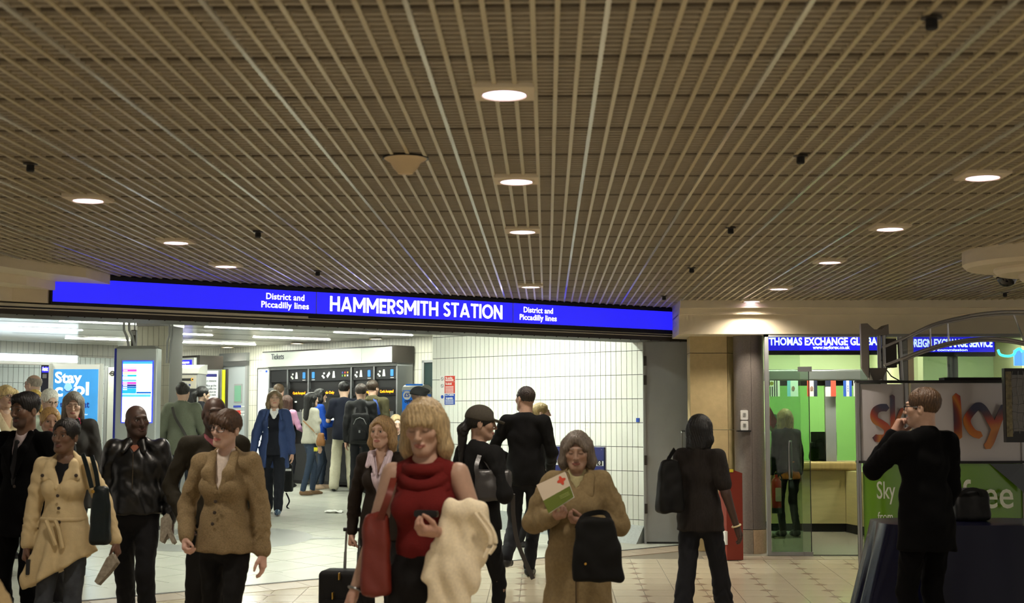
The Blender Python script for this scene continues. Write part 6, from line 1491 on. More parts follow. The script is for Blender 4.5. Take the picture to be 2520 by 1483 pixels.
soft_bag('shoulder_bag', 'tall dark green leather shoulder bag under the trench coat arm', 'bag', 219, 1195, 272, 1340, .00266, .05, mat('green_leather',(13,24,25),.45,spec=.3,bump=.2,bscale=30), straps=([(204,1118,.00267),(214,1150,.00265),(226,1200,.00265)],[(226,1122,.00268),(236,1160,.00266),(242,1200,.00266)]), sw=.028, taper=.72, clasp=(234,1208))
newspaper('folded newspaper in the left hand of the trench coat woman', [(232,1430),(262,1372),(276,1360),(288,1382),(268,1408),(240,1438)], .00266)
p = at(72,1394,.00267); t = thing('mobile_phone','small phone held low by the trench coat woman','phone',p); MB().rbox(-.012,.012,-.03,.03,-.05,.05,.006,2,'y').build('case', M_black, t); MB().box(-.0125,-.012,-.024,.024,-.04,.04).build('screen', mat('dark_screen',(40,44,52),.1), t)
# bald man in leather jacket
M_lea = mat('black_leather',(9,9,10),.36,spec=.5,bump=.35,bscale=14)
def ex_leather(J, root, s):
    h = J['h']; Lf = J['Lf']; MB().tube([Lf((.006,-.128*s,z*h)) if z > .66 else (.006,-.135*s,z*h) for z in (.79,.72,.66,.60,.55)], .003, 6).build('zip', mat('dull_zip',(96,84,66),.4,metal=.5), root)
person('bald man in a black leather jacket looking to the right', 338, 996, .0031, yaw=2, skin='dark', head=(36,2,-4), build=1.12, fat=.01, topw=dict(name='leather_jacket',m=M_lea,hem=.525,v=.79,vw=.05,t=.024,collar=1.25,wr=.008,slr=1.12), inner=dict(name='shirt',c=(150,96,76)),
       bottom=dict(c=(17,17,20),r=1.22), arms={'a':((.22,.05,-1),(.10,-.12,-1)),'b':((.2,.05,-1),(.0,-.1,-1))}, hands=('hold','relax'), legs={'a':(.075,-.05,0),'b':(.06,.12,0)}, extra=ex_leather)
newspaper('rolled newspaper hanging from the leather jacket man', [(396,1275),(410,1262),(418,1280),(416,1300),(430,1332),(424,1338),(412,1312),(400,1336),(393,1330)], .00307)
# man in dark olive sweater behind the tweed jacket
person('bald man in a dark olive sweater half hidden behind the tweed jacket', 528, 976, .0029, yaw=12, skin='dark', head=(8,3,0), beard=.5, build=1.08, topw=dict(name='sweater',c=(38,34,24),hem=.50,v=.80,vw=.055,t=.014,wr=.006), inner=dict(name='shirt',c=(168,100,110)), bottom=dict(c=(20,19,18),r=1.15),
       arms={'a':((.2,.05,-1),(.1,-.2,-1)),'b':((.42,.02,-1),(-.35,-.5,-.8))}, legs={'a':(.05,.02,0),'b':(.07,.08,0)}, hair=(None,(10,9,9)))
# woman with glasses in tweed jacket
M_tw2 = cloth((138,119,88), .95, 'tweed', noise=.30, nscale=140, bump=.5, bscale=200)
def ex_tweed(J, root, s):
    glasses(J, (16,14,14), .0024)
person('short haired woman in glasses and brown tweed jacket, hand at her pocket', 558, 1009, .0025, yaw=-10, fem=True, skin='pale', head=(-14,2,5), hair=('fringeshort',(74,52,36)), shw=1.06,
       topw=dict(name='tweed_jacket',m=M_tw2,hem=.49,v=.70,vw=.07,t=.026,flare=1.08,lapel=1.05,slr=1.12,wr=.005,buttons=((.0,.675),(-.012,.635),(-.025,.595))), inner=dict(name='white_top',c=(214,200,188)), bottom=dict(c=(15,14,14),r=.95),
       arms={'a':((.20,.03,-1),(.10,-.08,-1)),'b':((.42,.12,-1),(-.28,-.62,-.72))}, hands=('relax','hold'), extra=ex_tweed, legs={'a':(.05,-.04,0),'b':(.055,.08,0)})
# fair haired woman in blazer, with a wheeled suitcase
M_blz = cloth((34,26,20), .85, 'brown_blazer')
def ex_blazer(J, root, s):
    h = J['h']; Lf = J['Lf']
    for sg_ in (-1,1):
        g = Field((-.15*s,-.25*s,.70*h),(.15*s,.1*s,.88*h), .008); g.seg(Lf((sg_*.05*s,.03*s,.848*h)),Lf((sg_*.075*s,-.05*s,.838*h)),.018,.024,.01,sy=.7); g.seg(Lf((sg_*.075*s,-.05*s,.838*h)),Lf((sg_*.085*s,-.115*s,.785*h)),.024,.018,.01,sy=.6); g.seg(Lf((sg_*.06*s,-.08*s,.82*h)),Lf((sg_*.02*s,-.125*s,.75*h)),.018,.012,.01,sy=.5); field_obj('shirt_collar', g, MATS['striped_shirt'], root)
M_strp = cloth((196,180,190), .8, 'striped_shirt', noise=.35, nscale=40, stretch=(6,1,.05))
person('fair haired woman in dark brown blazer pulling a black suitcase', 942, 1026, .0030, yaw=-12, fem=True, skin='fair', head=(-10,0,0), hair=('bob',(152,124,86)), topw=dict(name='blazer',m=M_blz,hem=.46,v=.60,vw=.085,t=.018,flare=1.05,wr=.004), inner=dict(name='striped_shirt',m=M_strp,v=.735,vw=.05), bottom=dict(c=(18,16,16)),
       arms={'b':((.24,.0,-1),(.06,-.05,-1)),'a':((.2,.0,-1),(.1,-.3,-1))}, hands=('relax','grip'), extra=ex_blazer)
k = .00302; p = at(858,1037,k); t = thing('suitcase','black wheeled suitcase with extended chrome handle','suitcase',(p.x,p.y,.005),math.radians(-8)); W = 63*k; H = at(858,1402,k).z
M_case = cloth((16,15,15), .7, 'suitcase_fabric', bump=.2)
f = Field((-W-.02,-.14,.03),(W+.02,.14,H+.03), .012); f.box((0,0,(H+.06)/2),(W,.12,(H-.06)/2),.04); field_obj('shell', f, M_case, t)
MB().rbox(-W+.04,W-.04,-.15,-.11,.10,H*.62,.03,3,'y').build('front_pocket', M_case, t)
for x in (-.045,.055):
    MB().tube([(x,.09,H-.02),(x+.004,.09,H+.12)], .011, 8).build('handle_rod', M_alu, t); MB().tube([(x+.004,.09,H+.10),(x+.012,.09,at(880,1310,k).z)], .0085, 8).build('handle_rod', M_alu, t)
zz = at(880,1306,k).z; MB().rbox(-.055,.095,.072,.108,zz-.014,zz+.014,.012,3,'x').build('handle_grip', M_black, t)
for x in (-W+.04,W-.04): MB().tube([(x-.015,.08,.028),(x+.015,.08,.028)], .028, 12).build('wheel', M_black, t)
for x, z in ((-W*.1,H*.98),(-W*.35,H*.72)): MB().box(x-.004,x+.004,-.155,-.12,z-.05,z).build('zip_pull', M_brass, t)
# woman in sleeveless red top, nearest of all
M_redtop = cloth((106,26,24), .9, 'red_knit', noise=.12, nscale=160, bump=.4, bscale=260)
def ex_red(J, root, s):
    h = J['h']; Lf = J['Lf']; g = Field((-.16*s,-.26*s,.72*h),(.16*s,.16*s,.87*h), .009)   # draped cowl neck
    for r, z, dz_, rr in ((.078,.825,.0,.022),(.095,.805,.035,.022),(.108,.785,.07,.018)):
        pts = [Lf((r*s*math.cos(a)*1.05, .005+r*s*math.sin(a), z*h+dz_*s*math.sin(a)+.012*s*math.sin(a))) for a in [2*PI*i/20 for i in range(20)]]
        for i in range(20): g.seg(pts[i],pts[(i+1)%20],rr*s,rr*s,.018)
    field_obj('cowl_neck', g, M_redtop, root)
    band(J, J['wb'], J['db'], .031*s, M_alu, 'wrist_watch', .012)
Jr = person('blonde woman in a sleeveless red top looking at her phone', 1046, 985, .00185, yaw=-10, fem=True, skin='fair', head=(-4,15,0), eyes='down', hair=('bobfringe',(172,150,112)), hs=1.04, build=1.06,
       topw=dict(name='red_top',m=M_redtop,hem=.58,sl='none',t=.010,wr=.004,neck=.01), bottom=dict(c=(20,18,18)), body_bare=('arms',),
       arms={'a':((.34,.06,-1),(-.55,-.85,.12)),'b':((.30,.0,-1),(.28,-.30,-1))}, hands=('hold','relax'), palm={'a':(-.3,.2,.9),'at':(-.3,-.3,1)}, extra=ex_red)
t = thing('mobile_phone','black mobile phone in the hand of the woman in red','phone', at(1052,1263,.00179), math.radians(-20)); MB().rbox(-.06,.05,-.012,.012,-.016,.014,.010,3,'y').build('case', M_black, t); MB().box(-.05,.02,-.008,.008,.0142,.0152).build('keypad', mat('dark_screen',(40,44,52),.1), t)
soft_bag('shoulder_bag', 'rust red leather shoulder bag beside the woman in the red top', 'bag', 882, 1262, 968, 1468, .00184, .05, mat('rust_leather',(112,36,22),.5,bump=.25,bscale=18), straps=([(972,1165,.00186),(958,1215,.00182),(936,1275,.00183)],), sw=.03, taper=.70, st=.009)
# cream coat hung over her forearm
fc = thing('folded_coat','cream coat folded over the bent arm of the woman in red','coat', at(1130,1440,.00180)); c0 = Vector(fc.location); kc = .00180
def cp(px, py, kk=kc): return np.array(at(px,py,kk)-c0)
g = Field((-.26,-.20,-.14),(.26,.16,.42), .0085)
g.seg(cp(1118,1252),cp(1172,1258),.044,.048,.03); g.seg(cp(1172,1258),cp(1200,1325),.046,.034,.03); g.seg(cp(1200,1325),cp(1190,1362),.034,.018,.02)
g.seg(cp(1108,1258),cp(1098,1340),.040,.055,.03,sy=.8); g.seg(cp(1098,1340),cp(1118,1400),.055,.075,.03,sy=.6); g.seg(cp(1118,1400),cp(1128,1500),.075,.065,.03,sy=.6); g.seg(cp(1075,1380),cp(1066,1490),.032,.036,.02,sy=.7); g.seg(cp(1058,1372),cp(1050,1420),.02,.028,.02)
g.seg(cp(1150,1270),cp(1165,1420),.04,.045,.03,sy=.6)
X,Y,Z = g.ax[0][:,None,None], g.ax[1][None,:,None], g.ax[2][None,None,:]
g.D = g.D + (.0045*np.sin(75*X+6*Z+2*np.sin(9*Z))+.0025*np.sin(38*Z+60*X)).astype(np.float32)
field_obj('coat_cloth', g, cloth((236,222,192), .9, 'cream_wool', bump=.2), fc)
for q, pts in enumerate(([(1168,1262),(1196,1300),(1208,1330),(1192,1372)],[(1180,1258),(1210,1300),(1220,1335),(1204,1362)])):
    MB().tube([cp(a,b,.00178) for a,b in spl(pts)], .010, 6).build('coat_strap', cloth((236,222,192), .9, 'cream_wool'), fc, True)
# woman in a cap, seen from behind
def cap(J, c, peak=True, flat=False):
    f = Field((-.11,-.19,-.02),(.11,.13,.14), .006); f.ell((0,.016,.044),(.090,.109,.094),.01)
    if flat: f.ell((0,-.04,.085),(.085,.085,.035),.03)
    f.cut(lambda X,Y,Z: -(Z-.020-.12*np.minimum(-Y,0)*-1)+0*X+0*Y, .004)
    if peak: f.seg((-.03,-.085,.040),(-.03,-.135,.030),.030,.034,.006,sy=1); f.seg((.03,-.085,.040),(.03,-.135,.030),.030,.034,.006); f.cut(lambda X,Y,Z: np.where(Y < -.082, np.abs(Z-.034-.25*(Y+.085))-.010, -1.0)+0*X, .003)
    o = field_obj('cap', f, cloth(c, .85, None), J['root']); o.matrix_local = J['HM']; return o
def ex_cap(J, root, s): cap(J, (66,62,54))
person('woman in black with a dark baseball cap and ponytail, seen from behind', 1182, 1000, .0029, yaw=138, fem=True, skin='tan', head=(-44,4,0), hair=('ponylow',(16,13,12)), topw=dict(name='top',c=(12,12,13),hem=.50,t=.022,slr=1.2,wr=.006), bottom=dict(c=(12,12,14),r=.85), h=1.72,
       arms={'a':((.2,.05,-1),(.0,-.5,-.8)),'b':((.4,.05,-1),(-.7,-.6,.2))}, hands=('relax','hold'), legs={'a':(.05,.10,0),'b':(.05,-.05,0)}, extra=ex_cap)
soft_bag('shoulder_bag', 'slouchy charcoal leather bag on the back of the woman in the cap', 'bag', 1166, 1155, 1264, 1232, .00285, .05, mat('charcoal_leather',(52,50,50),.35,bump=.3,bscale=16), straps=([(1180,1120,.00286),(1172,1150,.00284),(1178,1185,.00284)],[(1185,1118,.00287),(1215,1160,.00285),(1240,1180,.00285)],[(1262,1215,.00285),(1264,1275,.00286),(1276,1340,.00287),(1312,1424,.00288)]), sw=.03, taper=.9, st=.01)
# tall man in black sweater with red checked collar
person('tall man in black sweater and red checked collar, his back to us', 1292, 950, .00398, yaw=168, skin='fair', head=(48,-2,0), hair=('crop',(38,28,22)), topw=dict(name='sweater',c=(10,10,12),hem=.47,t=.02,slr=1.12,collar=.95,cm=cloth((186,110,98),.8,'checked_shirt',noise=.5,nscale=160),wr=.006), bottom=dict(c=(20,21,26),r=1.08), build=1.0,
       arms={'a':((.5,-.1,-1),(-.3,-.8,-.3)),'b':((.25,-.1,-1),(-.2,-.7,-.5))}, legs={'b':(.02,-.02,0),'a':(.06,.16,.06)}, face=True)
# woman in profile behind him
def ex_prof(J, root, s):
    h = J['h']; g = Field((-.2,-.3,.5*h),(.2,.2,.85*h), .014); g.seg((.04,-.12*s,.79*h),(.03,-.17*s,.60*h),.03,.035,.02,sy=.6); field_obj('scarf', g, cloth((190,32,26)), root)
person('fair haired woman in black coat and red scarf in profile behind the tall man', 1330, 992, .0046, yaw=96, fem=True, skin='pale', hair=('tied',(132,112,72)), topw=dict(name='coat',c=(14,14,16),hem=.36,t=.03,flare=1.1,slr=1.15,collar=1.1), bottom=dict(c=(18,18,20)), extra=ex_prof, legs={'a':(.05,-.1,0),'b':(.05,.14,0)})
# older woman in camel coat with a brochure
M_camel = cloth((126,109,78), .95, 'camel_wool', noise=.14, nscale=60, bump=.3)
def ex_camel(J, root, s):
    h = J['h']; Lf = J['Lf']
    for sg_ in (-1,1):
        g = Field((-.18*s,-.28*s,.68*h),(.18*s,.12*s,.87*h), .008); g.seg(Lf((sg_*.055*s,.035*s,.842*h)),Lf((sg_*.085*s,-.06*s,.826*h)),.026,.034,.012,sy=.7); g.seg(Lf((sg_*.085*s,-.06*s,.826*h)),Lf((sg_*.085*s,-.125*s,.765*h)),.034,.030,.012,sy=.55); g.seg(Lf((sg_*.05*s,-.09*s,.80*h)),Lf((sg_*.018*s,-.14*s,.74*h)),.028,.016,.02,sy=.5); field_obj('coat_collar', g, M_camel, root)
    MB().tube([(.004,-.165*s,.60*h),(.004,-.178*s,.45*h),(.004,-.19*s,.30*h)], .004, 5).build('front_seam', mat('seam_brown',(60,46,24),.9), root)
person('grey haired older woman in a long camel coat reading, head lowered', 1420, 1064, .00245, yaw=-6, fem=True, skin='tan', head=(0,12,0), eyes='down', age=1, fat=.008, build=1.12, hair=('greybob',(104,94,84)), topw=dict(name='coat',m=M_camel,hem=.10,v=.78,vw=.06,t=.035,flare=1.25,fl=.016,nf=8,slr=1.22,wr=.006), inner=dict(name='scarf',c=(168,160,120)), bottom=dict(c=(40,34,30)),
       arms={'a':((.42,.05,-1),(-.85,-.60,.12)),'b':((.55,.0,-1),(-.62,-.75,.18))}, hands=('hold','hold'), palm={'a':(0,.4,.9),'b':(0,.4,.9)}, extra=ex_camel)
kb = .00236; pts = [(1320,1193),(1390,1160),(1412,1222),(1350,1262)]; P4 = [at(a,b,kb) for a,b in pts]; c0 = P4[0].copy(); t = thing('brochure','white and green brochure with a red emblem held by the grey haired woman','brochure',c0)
def quad(name, P, m, off=0.0, th=.004):
    n_ = (P[1]-P[0]).cross(P[3]-P[0]).normalized(); n_ = n_ if n_.y < 0 else -n_; mb = MB(); v = [p-c0+n_*(off+th) for p in P]+[p-c0+n_*off for p in P]; mb.add(v, [(0,1,2,3),(7,6,5,4),(0,4,5,1),(1,5,6,2),(2,6,7,3),(3,7,4,0)]); return mb.build(name, m, t)
mixp = lambda a,b,u: a*(1-u)+b*u
A,B,C_,D_ = P4; m1, m2 = mixp(A,D_,.56), mixp(B,C_,.56)
quad('cover', [A,B,m2,m1], mat('brochure_white',(214,200,180),.5)); quad('green_half', [m1,m2,C_,D_], mat('brochure_green',(96,112,34),.5)); quad('inner_pages', [p+Vector((.004,.01,-.004)) for p in P4], M_white, -.012)
ce = mixp(mixp(A,B,.80), mixp(m1,m2,.80), .42); ux, uz = (B-A).normalized(), (A-D_).normalized(); n_ = ux.cross(uz); n_ = n_ if n_.y < 0 else -n_
v = [ce-c0+n_*.0055+(ux*math.cos(2*PI*i/20)+uz*math.sin(2*PI*i/20))*(.021+.007*math.cos(8*PI*i/20)) for i in range(20)]; MB().add(v, [tuple(range(20))]).build('red_emblem', mat('emblem_red',(206,74,50)), t)
q_ = mixp(mixp(m1,m2,.72), mixp(D_,C_,.72), .35)
for i in range(3): 
    a_ = q_-uz*(.008*i); quad('print_line', [a_-ux*.03+uz*.0015, a_+ux*.03+uz*.0015, a_+ux*.03-uz*.0015, a_-ux*.03-uz*.0015], mat('pale_green_ink',(150,166,90)), .005, .001)
soft_bag('tote_bag', 'large black tote bag hanging from the arm of the camel coat woman', 'bag', 1396, 1276, 1538, 1432, .00236, .05, mat('black_tote',(7,7,6),.7,spec=.2,bump=.2,bscale=20), straps=([(1420,1300,.00236),(1440,1268,.00238),(1490,1262,.00239),(1505,1300,.00236)],), sw=.03, taper=.62, clasp=(1441,1384), st=.01, droop=.01)
# woman in dark clothes walking away on the right
def ex_dark(J, root, s): band(J, J['wb']+J['db']*.01, J['db'], .034*s, mat('bangle',(212,196,150),.3), 'bracelet', .014)
M_dtop = cloth((36,32,30), .9, 'charcoal_stripe', noise=.35, nscale=30, stretch=(5,5,.1))
person('dark haired woman in charcoal top and jeans walking away with a shoulder bag', 1722, 1022, .00314, yaw=146, fem=True, skin='dark', head=(-8,2,0), hair=('bob',(10,9,10)), build=1.08, topw=dict(name='top',m=M_dtop,hem=.47,t=.02,sl='short',flare=1.05,wr=.005), bottom=dict(c=(24,25,30),r=1.2,flare=1.35),
       arms={'b':((.28,.02,-1),(.22,-.25,-1)),'a':((.25,-.1,-1),(.1,-.5,-.9))}, hands=('hold','relax'), legs={'b':(.05,-.16,.0),'a':(.05,.10,0)}, extra=ex_dark, body_bare=('arms',))
soft_bag('shoulder_bag', 'black shoulder bag at the left side of the woman walking away', 'bag', 1610, 1132, 1688, 1262, .00310, .06, mat('black_bag',(9,9,9),.6,spec=.25,bump=.2,bscale=20), straps=([(1660,1105,.00313),(1645,1130,.0031),(1648,1150,.0031)],), taper=.6, st=.012, yaw=20)
# tall man in black suit at the promotion stand, hand on chin
def ex_chin(J, root, s): glasses(J, (20,20,22), .0026)
person('brown haired man in black suit and glasses, hand on chin, at the promotion stand', 2272, 959, .00275, yaw=205, skin='fair', head=(36,0,0), hair=('short',(76,55,36)), topw=dict(name='suit_jacket',m=M_suit,hem=.42,t=.024,flare=1.08,slr=1.12,collar=.9,wr=.005), bottom=dict(m=M_suit,r=1.1), build=1.04,
       arms={'a':((.05,-.25,-.19),(-.16,.05,.27)),'b':((.15,-.1,-1),(.05,-.55,-.85))}, hands=('hold','relax'), palm={'a':(-.4,.9,0),'at':(-1,0,.2)}, extra=ex_chin)
soft_bag('holdall', 'black holdall lying on the blue covered table', 'bag', 2338, 1203, 2434, 1280, .00303, .13, mat('black_nylon',(8,8,9),.55,spec=.25,bump=.3,bscale=14), straps=([(2350,1240,.00301),(2372,1208,.003),(2408,1206,.003),(2420,1240,.00301)],), sw=.025, taper=.8, st=.012)
# ================================================================== people in the ticket hall
person('person in a white T-shirt with a black strap at the left frame edge', -72, 0, .0039, yaw=40, h=1.93, skin='fair', hair=('short',(60,44,30)), topw=dict(name='tshirt',c=(236,238,236),sl='short',t=.02,hem=.5), bottom=dict(c=(60,72,98)), shoe=(214,196,196))
def ex_sp(c): return lambda J, root, s: glasses(J, c, .0022)
person('woman with short blonde hair, a red streak and glasses at the left edge', 12, 930, .0043, yaw=52, fem=True, skin='fair', hair=('fringeshort',(206,180,130)), h=1.82, topw=dict(name='jacket',c=(186,168,138),v=.74,t=.02), inner=dict(name='top',c=(186,150,124)), extra=lambda J,root,s: (glasses(J,(60,50,50),.002), setattr(field_obj('red_streak', Field((-.11,-.11,-.09),(.11,.05,.1),.008).seg((.06,-.05,.075),(.082,-.03,-.05),.018,.014,.01), hairmat((120,24,40)), root), 'matrix_local', J['HM'])), bottom=dict(c=(40,44,60)))
person('bald man with glasses in a black coat turned away near the poster', 80, 915, .0050, yaw=222, skin='pale', hair=('bald',(150,140,130)), h=1.92, topw=dict(name='coat',c=(24,25,27),hem=.4,t=.03,collar=1.2), head=(24,0,0), extra=ex_sp((50,50,54)))
person('blonde woman half hidden behind the man in the black suit', 84, 963, .0048, yaw=38, fem=True, skin='fair', hair=('bob',(214,182,100)), topw=dict(name='jacket',c=(60,56,52),t=.02), h=1.74)
person('white haired man with glasses in a pale shirt looking down', 121, 961, .0045, yaw=34, skin='pale', hair=('short',(222,220,212)), head=(6,12,0), eyes='open', topw=dict(name='shirt',c=(168,178,164),t=.014,sl='long',collar=.9), extra=ex_sp((120,110,90)), age=1)
person('woman with tied back fair hair behind the trench coat woman', 124, 1004, .0034, yaw=14, fem=True, skin='fair', hair=('tied',(190,156,100)), head=(14,4,0), topw=dict(name='jacket',c=(30,30,32),t=.02), eyes='open')
person('woman with long grey hair, dark coat and pink top looking down', 180, 966, .0040, yaw=10, fem=True, build=1.12, fat=.012, skin='pale', head=(6,16,2), eyes='down', hair=('long',(112,104,96)), topw=dict(name='coat',c=(40,36,34),hem=.36,v=.70,vw=.09,t=.03,slr=1.2,collar=1.2), inner=dict(name='top',c=(176,36,76)), bottom=dict(c=(30,30,36)), arms={'a':((.22,.0,-1),(.1,-.35,-.9))})
# green jacket, seen from the back at the ticket machine
def ex_green(J, root, s):
    h = J['h']; strap('shoulder_strap', [(.10*s,.135*s,.82*h),(.05*s,.155*s,.74*h),(-.06*s,.16*s,.64*h),(-.13*s,.13*s,.56*h)], .035, .012, mat('strap_grey',(62,60,56),.8), root)
    for x in (-.09,.09): MB().rbox(x*s-.05,x*s+.05,.135*s,.155*s,.50*h,.58*h,.01,2,'y').build('back_pocket', MATS['green_twill'], root)
person('person in a sage green jacket with a dark strap, back to us', 449, 943, .0055, yaw=178, skin='fair', hair=('short',(34,28,24)), topw=dict(name='jacket',m=cloth((108,114,98),.9,'green_twill'),hem=.46,t=.035,slr=1.2,collar=1.2,flare=1.05), bottom=dict(c=(46,54,66),r=1.1), build=1.05, extra=ex_green, arms={'a':((.35,-.05,-1),(.0,-.6,-.7)),'b':((.35,-.05,-1),(.0,-.6,-.7))})
person('woman with a dark ponytail beside the sage green jacket', 497, 951, .0060, yaw=160, fem=True, skin='asian', hair=('ponytail',(20,18,18)), topw=dict(name='jacket',c=(30,32,38),t=.03,hem=.5,collar=1.3), head=(-30,0,0))
# woman in the blue raincoat walking towards us
def ex_blue(J, root, s):
    glasses(J, (150,130,110), .0016); h = J['h']; Lf = J['Lf']
    g = Field((-.1,-.2,.74*h),(.1,.1,.88*h), .01); g.seg((-.05*s,-.05*s,.83*h),(0,-.10*s,.775*h),.02,.016,.01,sy=.6); g.seg((.05*s,-.05*s,.83*h),(0,-.10*s,.775*h),.02,.016,.01,sy=.6); g.seg((-.045*s,-.02*s,.845*h),(.045*s,-.02*s,.845*h),.022,.022,.01); field_obj('white_collar', g, cloth((232,232,232)), root)
    for sg_ in (-1,1): g = Field((-.16*s,-.22*s,.72*h),(.16*s,.1*s,.88*h), .012); g.seg((sg_*.055*s,.03*s,.84*h),(sg_*.085*s,-.05*s,.83*h),.022,.026,.01,sy=.7); g.seg((sg_*.085*s,-.05*s,.83*h),(sg_*.11*s,-.11*s,.76*h),.026,.022,.01,sy=.6); field_obj('coat_collar', g, MATS['blue_raincoat'], root)
person('older woman with glasses in an open blue raincoat walking towards us', 675, 961, .0056, yaw=6, fem=True, build=1.14, fat=.015, skin='fair', head=(8,-4,0), eyes='far', hair=('bob',(112,92,66)), topw=[dict(name='sweater',c=(16,18,28),t=.012,hem=.47,v=.76,vw=.05), dict(name='raincoat',m=cloth((44,60,100),.7,'blue_raincoat',bump=.3,bscale=12),hem=.37,t=.026,open=.07,v=.6,vw=.09,slr=1.12,flare=1.05)], inner=dict(name='polo_shirt',c=(230,230,232)), bottom=dict(c=(20,22,30),r=1.3), shoe=(52,74,96),
       arms={'a':((.25,.05,-1),(.1,-.1,-1)),'b':((.35,.05,-1),(.15,-.25,-1))}, legs={'a':(.05,-.14,0),'b':(.05,.12,0)}, extra=ex_blue)
person('man with brown hair hidden behind the blue raincoat woman', 686, 946, .00705, yaw=165, skin='fair', hair=('short',(92,74,56)), topw=dict(name='jacket',c=(60,62,66),t=.02))
person('woman in a pink cardigan with auburn hair at the ticket machines', 706, 973, .0068, yaw=158, fem=True, skin='fair', hair=('long',(60,36,26)), topw=dict(name='cardigan',c=(190,140,168),hem=.46,t=.018), bottom=dict(c=(30,30,38)), arms={'b':((.3,-.2,-1),(-.1,-.9,-.2))})
t = soft_bag('backpack', 'black backpack hanging low beside the woman in the blue raincoat', 'bag', 698, 1142, 722, 1210, .0058, .08, cloth((16,16,18),.7,'black_nylon_pack'), straps=([(704,1212,.0058),(712,1232,.0058),(706,1246,.0058),(712,1252,.0058)],[(712,1150,.00578),(718,1120,.00575),(714,1098,.0057)]), sw=.02, taper=.8, st=.016)
MB().box(-.05,.05,-.085,-.078,.30,.33).build('white_stripe', M_white, t)
person('woman with long black hair in a light grey jacket and jeans', 766, 966, .0064, yaw=128, fem=True, skin='asian', hair=('longback',(14,13,14)), topw=dict(name='jacket',c=(168,166,152),hem=.50,t=.03,slr=1.15), bottom=dict(m=cloth((46,58,76),.9,'blue_denim'),r=.95), shoe=(120,92,66), arms={'b':((.18,.0,-1),(.1,-.15,-1)),'a':((.2,-.1,-1),(0,-.7,-.4))}, legs={'a':(.05,-.06,0),'b':(.05,.10,0)})
soft_bag('shoulder_bag', 'brown leather bag at the hip of the grey jacket woman', 'bag', 778, 1064, 800, 1098, .00635, .06, mat('brown_leather',(128,84,40),.5), straps=([(746,1035,.00637),(762,1050,.00635),(780,1068,.00634)],), sw=.018, taper=.75, st=.014)
p = at(777,1105,.00636); t = thing('paper_ticket','yellow paper ticket in the hand of the grey jacket woman','ticket',p); MB().box(-.03,.03,-.002,.002,-.03,.03).build('card', mat('ticket_yellow',(224,216,40),.6), t); MB().box(-.03,.03,-.003,-.002,-.02,-.015).build('print_line', M_greyink, t)
person('woman in a bright blue jumper with black hair at the ticket machine', 786, 957, .0067, yaw=112, fem=True, skin='asian', hair=('bob',(15,14,15)), topw=dict(name='jumper',c=(30,76,176),hem=.49,t=.025,slr=1.1), bottom=dict(m=cloth((40,50,66),.9,'dark_denim'),r=.9), shoe=(196,170,146), arms={'a':((.2,-.3,-1),(0,-.9,.05)),'b':((.2,-.3,-1),(0,-.9,.1))}, legs={'a':(.05,-.05,0),'b':(.05,.05,0)})
person('man in navy T-shirt and cream trousers, back to us', 846, 940, .0066, yaw=186, skin='asian', hair=('short',(14,13,13)), topw=dict(name='tshirt',c=(20,24,38),hem=.47,t=.022,sl='short'), bottom=dict(c=(204,200,176),r=1.45,flare=1.1), arms={'a':((.25,-.2,-1),(.0,-.8,.1)),'b':((.3,-.2,-1),(.0,-.8,.1))}, legs={'a':(.085,.0,0),'b':(.085,.0,0)}, body_bare=('arms',))
def ex_pack(J, root, s): pass
person('man in a black jacket wearing a backpack, back to us', 888, 946, .0064, yaw=180, skin='fair', hair=('short',(46,36,30)), topw=dict(name='jacket',c=(22,22,24),hem=.46,t=.03,slr=1.15,rough=.5), bottom=dict(c=(20,20,24),r=1.05), legs={'a':(.06,.05,0),'b':(.06,-.06,0)})
t = soft_bag('backpack', 'black backpack worn by the man in the black jacket', 'bag', 862, 1017, 912, 1088, .00634, .09, cloth((15,15,17),.7,'black_nylon_pack2'), straps=([(872,1018,.00634),(874,1005,.00636),(880,1000,.00638)],[(904,1018,.00634),(902,1005,.00636),(897,1000,.00638)]), sw=.03, taper=.85, st=.015)
MB().rbox(-.09,.09,-.125,-.09,.05,.18,.03,3,'y').build('front_pocket', MATS['black_nylon_pack2'], t); MB().tube([(-.10,-.098,.28),(-.06,-.102,.36),(0,-.10,.385),(.06,-.102,.36),(.10,-.098,.28)], .006, 6).build('zip', M_greyp, t); MB().box(-.012,.012,-.135,-.125,.15,.19).build('buckle', M_alu, t)
def ex_parka(J, root, s):
    h = J['h']; strap('blue_strap', [(-.13*s,.10*s,.70*h),(-.10*s,.135*s,.78*h),(-.05*s,.10*s,.84*h)], .05, .015, mat('strap_blue',(34,66,140),.7), root)
    g = Field((-.18,-.15,.76*h),(.18,.2,.9*h), .014); g.seg((-.06*s,.07*s,.83*h),(.06*s,.07*s,.83*h),.045,.045,.02); g.seg((-.08*s,.03*s,.82*h),(.08*s,.03*s,.82*h),.04,.04,.03); field_obj('hood', g, MATS['olive_parka'], root)
person('man in an olive parka with a blue bag strap at the ticket machines', 917, 937, .0065, yaw=172, skin='fair', head=(-20,0,0), hair=('short',(52,40,30)), topw=dict(name='parka',m=cloth((76,72,50),.9,'olive_parka'),hem=.44,t=.04,slr=1.2), extra=ex_parka)
person('man in a black flat cap and glasses beside the blue vending machine', 1030, 948, .0052, yaw=128, skin='dark', topw=dict(name='coat',c=(26,27,30),hem=.42,t=.035,slr=1.15,collar=1.2), head=(-20,4,0), extra=lambda J,root,s: (glasses(J,(40,40,44),.0024), cap(J,(20,21,22),False,True)), h=1.74)
person('fair woman with pulled back hair looking down behind the blazer woman', 975, 1016, .0050, yaw=10, fem=True, skin='pale', head=(10,14,0), hair=('tied',(160,140,104)), topw=dict(name='top',c=(30,30,32),t=.02), h=1.42, eyes='far')
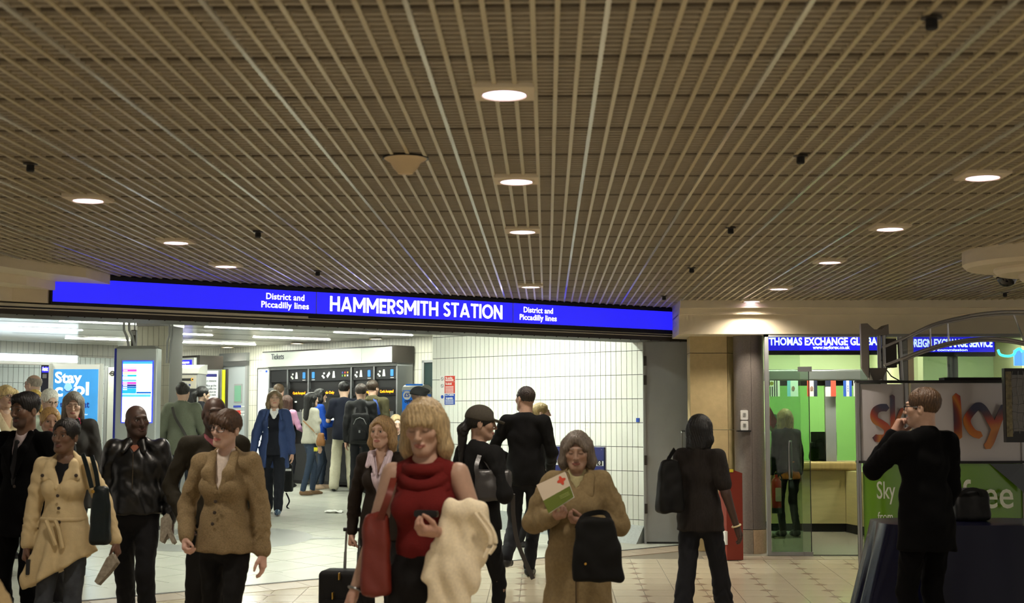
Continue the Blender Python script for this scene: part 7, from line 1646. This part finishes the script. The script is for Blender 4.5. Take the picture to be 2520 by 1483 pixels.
# inside the exchange bureau
def ex_skirt(J, root, s): 
    h = J['h']; g = Field((-.3,-.3,.40*h),(.3,.3,.64*h), .016); g.seg((0,.005,.60*h),(0,.008,.44*h),.15*s,.17*s,.03,sy=.8); g.cut(lambda X,Y,Z: np.maximum(.45*h-Z, Z-.60*h)+0*X+0*Y); field_obj('patterned_hem', g, cloth((206,120,72),.8,'flower_print',noise=.6,nscale=14), root)
person('blonde customer in black at the bureau counter, seen from behind', 1938, 1025, .0049, yaw=196, fem=True, skin='fair', hair=('long',(150,124,84)), topw=dict(name='cardigan',c=(5,5,6),hem=.52,t=.018,slr=1.0), bottom=dict(c=(28,24,22)), extra=ex_skirt, h=1.50, lean=.10)
person('clerk in a white shirt behind the bureau counter', 1905, 1040, .00545, yaw=10, skin='brown', hair=('short',(14,13,13)), topw=dict(name='shirt',c=(222,228,226),t=.02,collar=.9), h=1.36)
soft_bag('handbag', 'black handbag standing on the bureau counter', 'bag', 1991, 1088, 2040, 1134, .00512, .08, mat('black_bag',(12,12,12),.5), straps=([(2004,1100,.0051),(2012,1082,.0051),(2024,1082,.0051),(2030,1100,.0051)],), sw=.02, taper=.85, st=.014)
# ================================================================== pieces that belong to a part go one level deeper
SUB = {'pull_handle':('leaf','pane'),'hinge':('leaf',),'window_frame':('leaf',),'window_pane':('leaf',),'door_sign':('leaf',),'patch_fitting':('pane',),'edge_seal':('pane',),'floor_fitting':('pane',),
       'status_bar':('screen',),'bar_text':('screen',),'pictogram':('backing',),'red_field':('backing',),'blue_field':('backing',),'text_line':('backing','sheet','panel'),'logo':('sheet',),'heading_bar':('sheet',),
       'lettering':('lit_panel','lit_face','blue_print','header_panel','sheet','backing','leaf','green_panel','blue_front'),'water_drop':('blue_print',),'drop_edge':('blue_print',),
       'lapel':('suit_jacket','tweed_jacket'),'button':('suit_jacket','tweed_jacket','trench_coat'),'collar':('leather_jacket','jacket','coat','suit_jacket','shirt','sweater'),'coat_collar':('trench_coat','coat','raincoat'),'zip':('leather_jacket','bag_body'),
       'belt_tail':('belt',),'belt':('trench_coat',),'cowl_neck':('red_top',),'shirt_collar':('striped_shirt',),'eye':('body',),'clasp':('bag_body',),'front_pocket':('bag_body','shell'),'zip_pull':('shell',),'buckle':('bag_body',),'white_stripe':('bag_body',),
       'price_disc':('blue_front',),'card_slot':('blue_front',),'led_display':('cabinet',),'blue_strip':('cabinet',),'machine_screen':('cabinet',),'screen_recess':('cabinet',),'display_fascia':('cabinet',),'notice':('panel',),'coat_strap':('coat_cloth',),'seat':()}
I4 = Matrix.Identity(4)
for root in [o for o in COL.objects if o.parent is None and o.type == 'EMPTY']:
    ch = list(root.children); names = {}
    for c in ch: names.setdefault(c.name.split('.')[0], []).append(c)
    for c in ch:
        for tgt in SUB.get(c.name.split('.')[0], ()):
            if tgt in names and names[tgt][0] is not c and names[tgt][0].matrix_basis == I4 and names[tgt][0].parent is root and not c.children:
                c.parent = names[tgt][0]; break
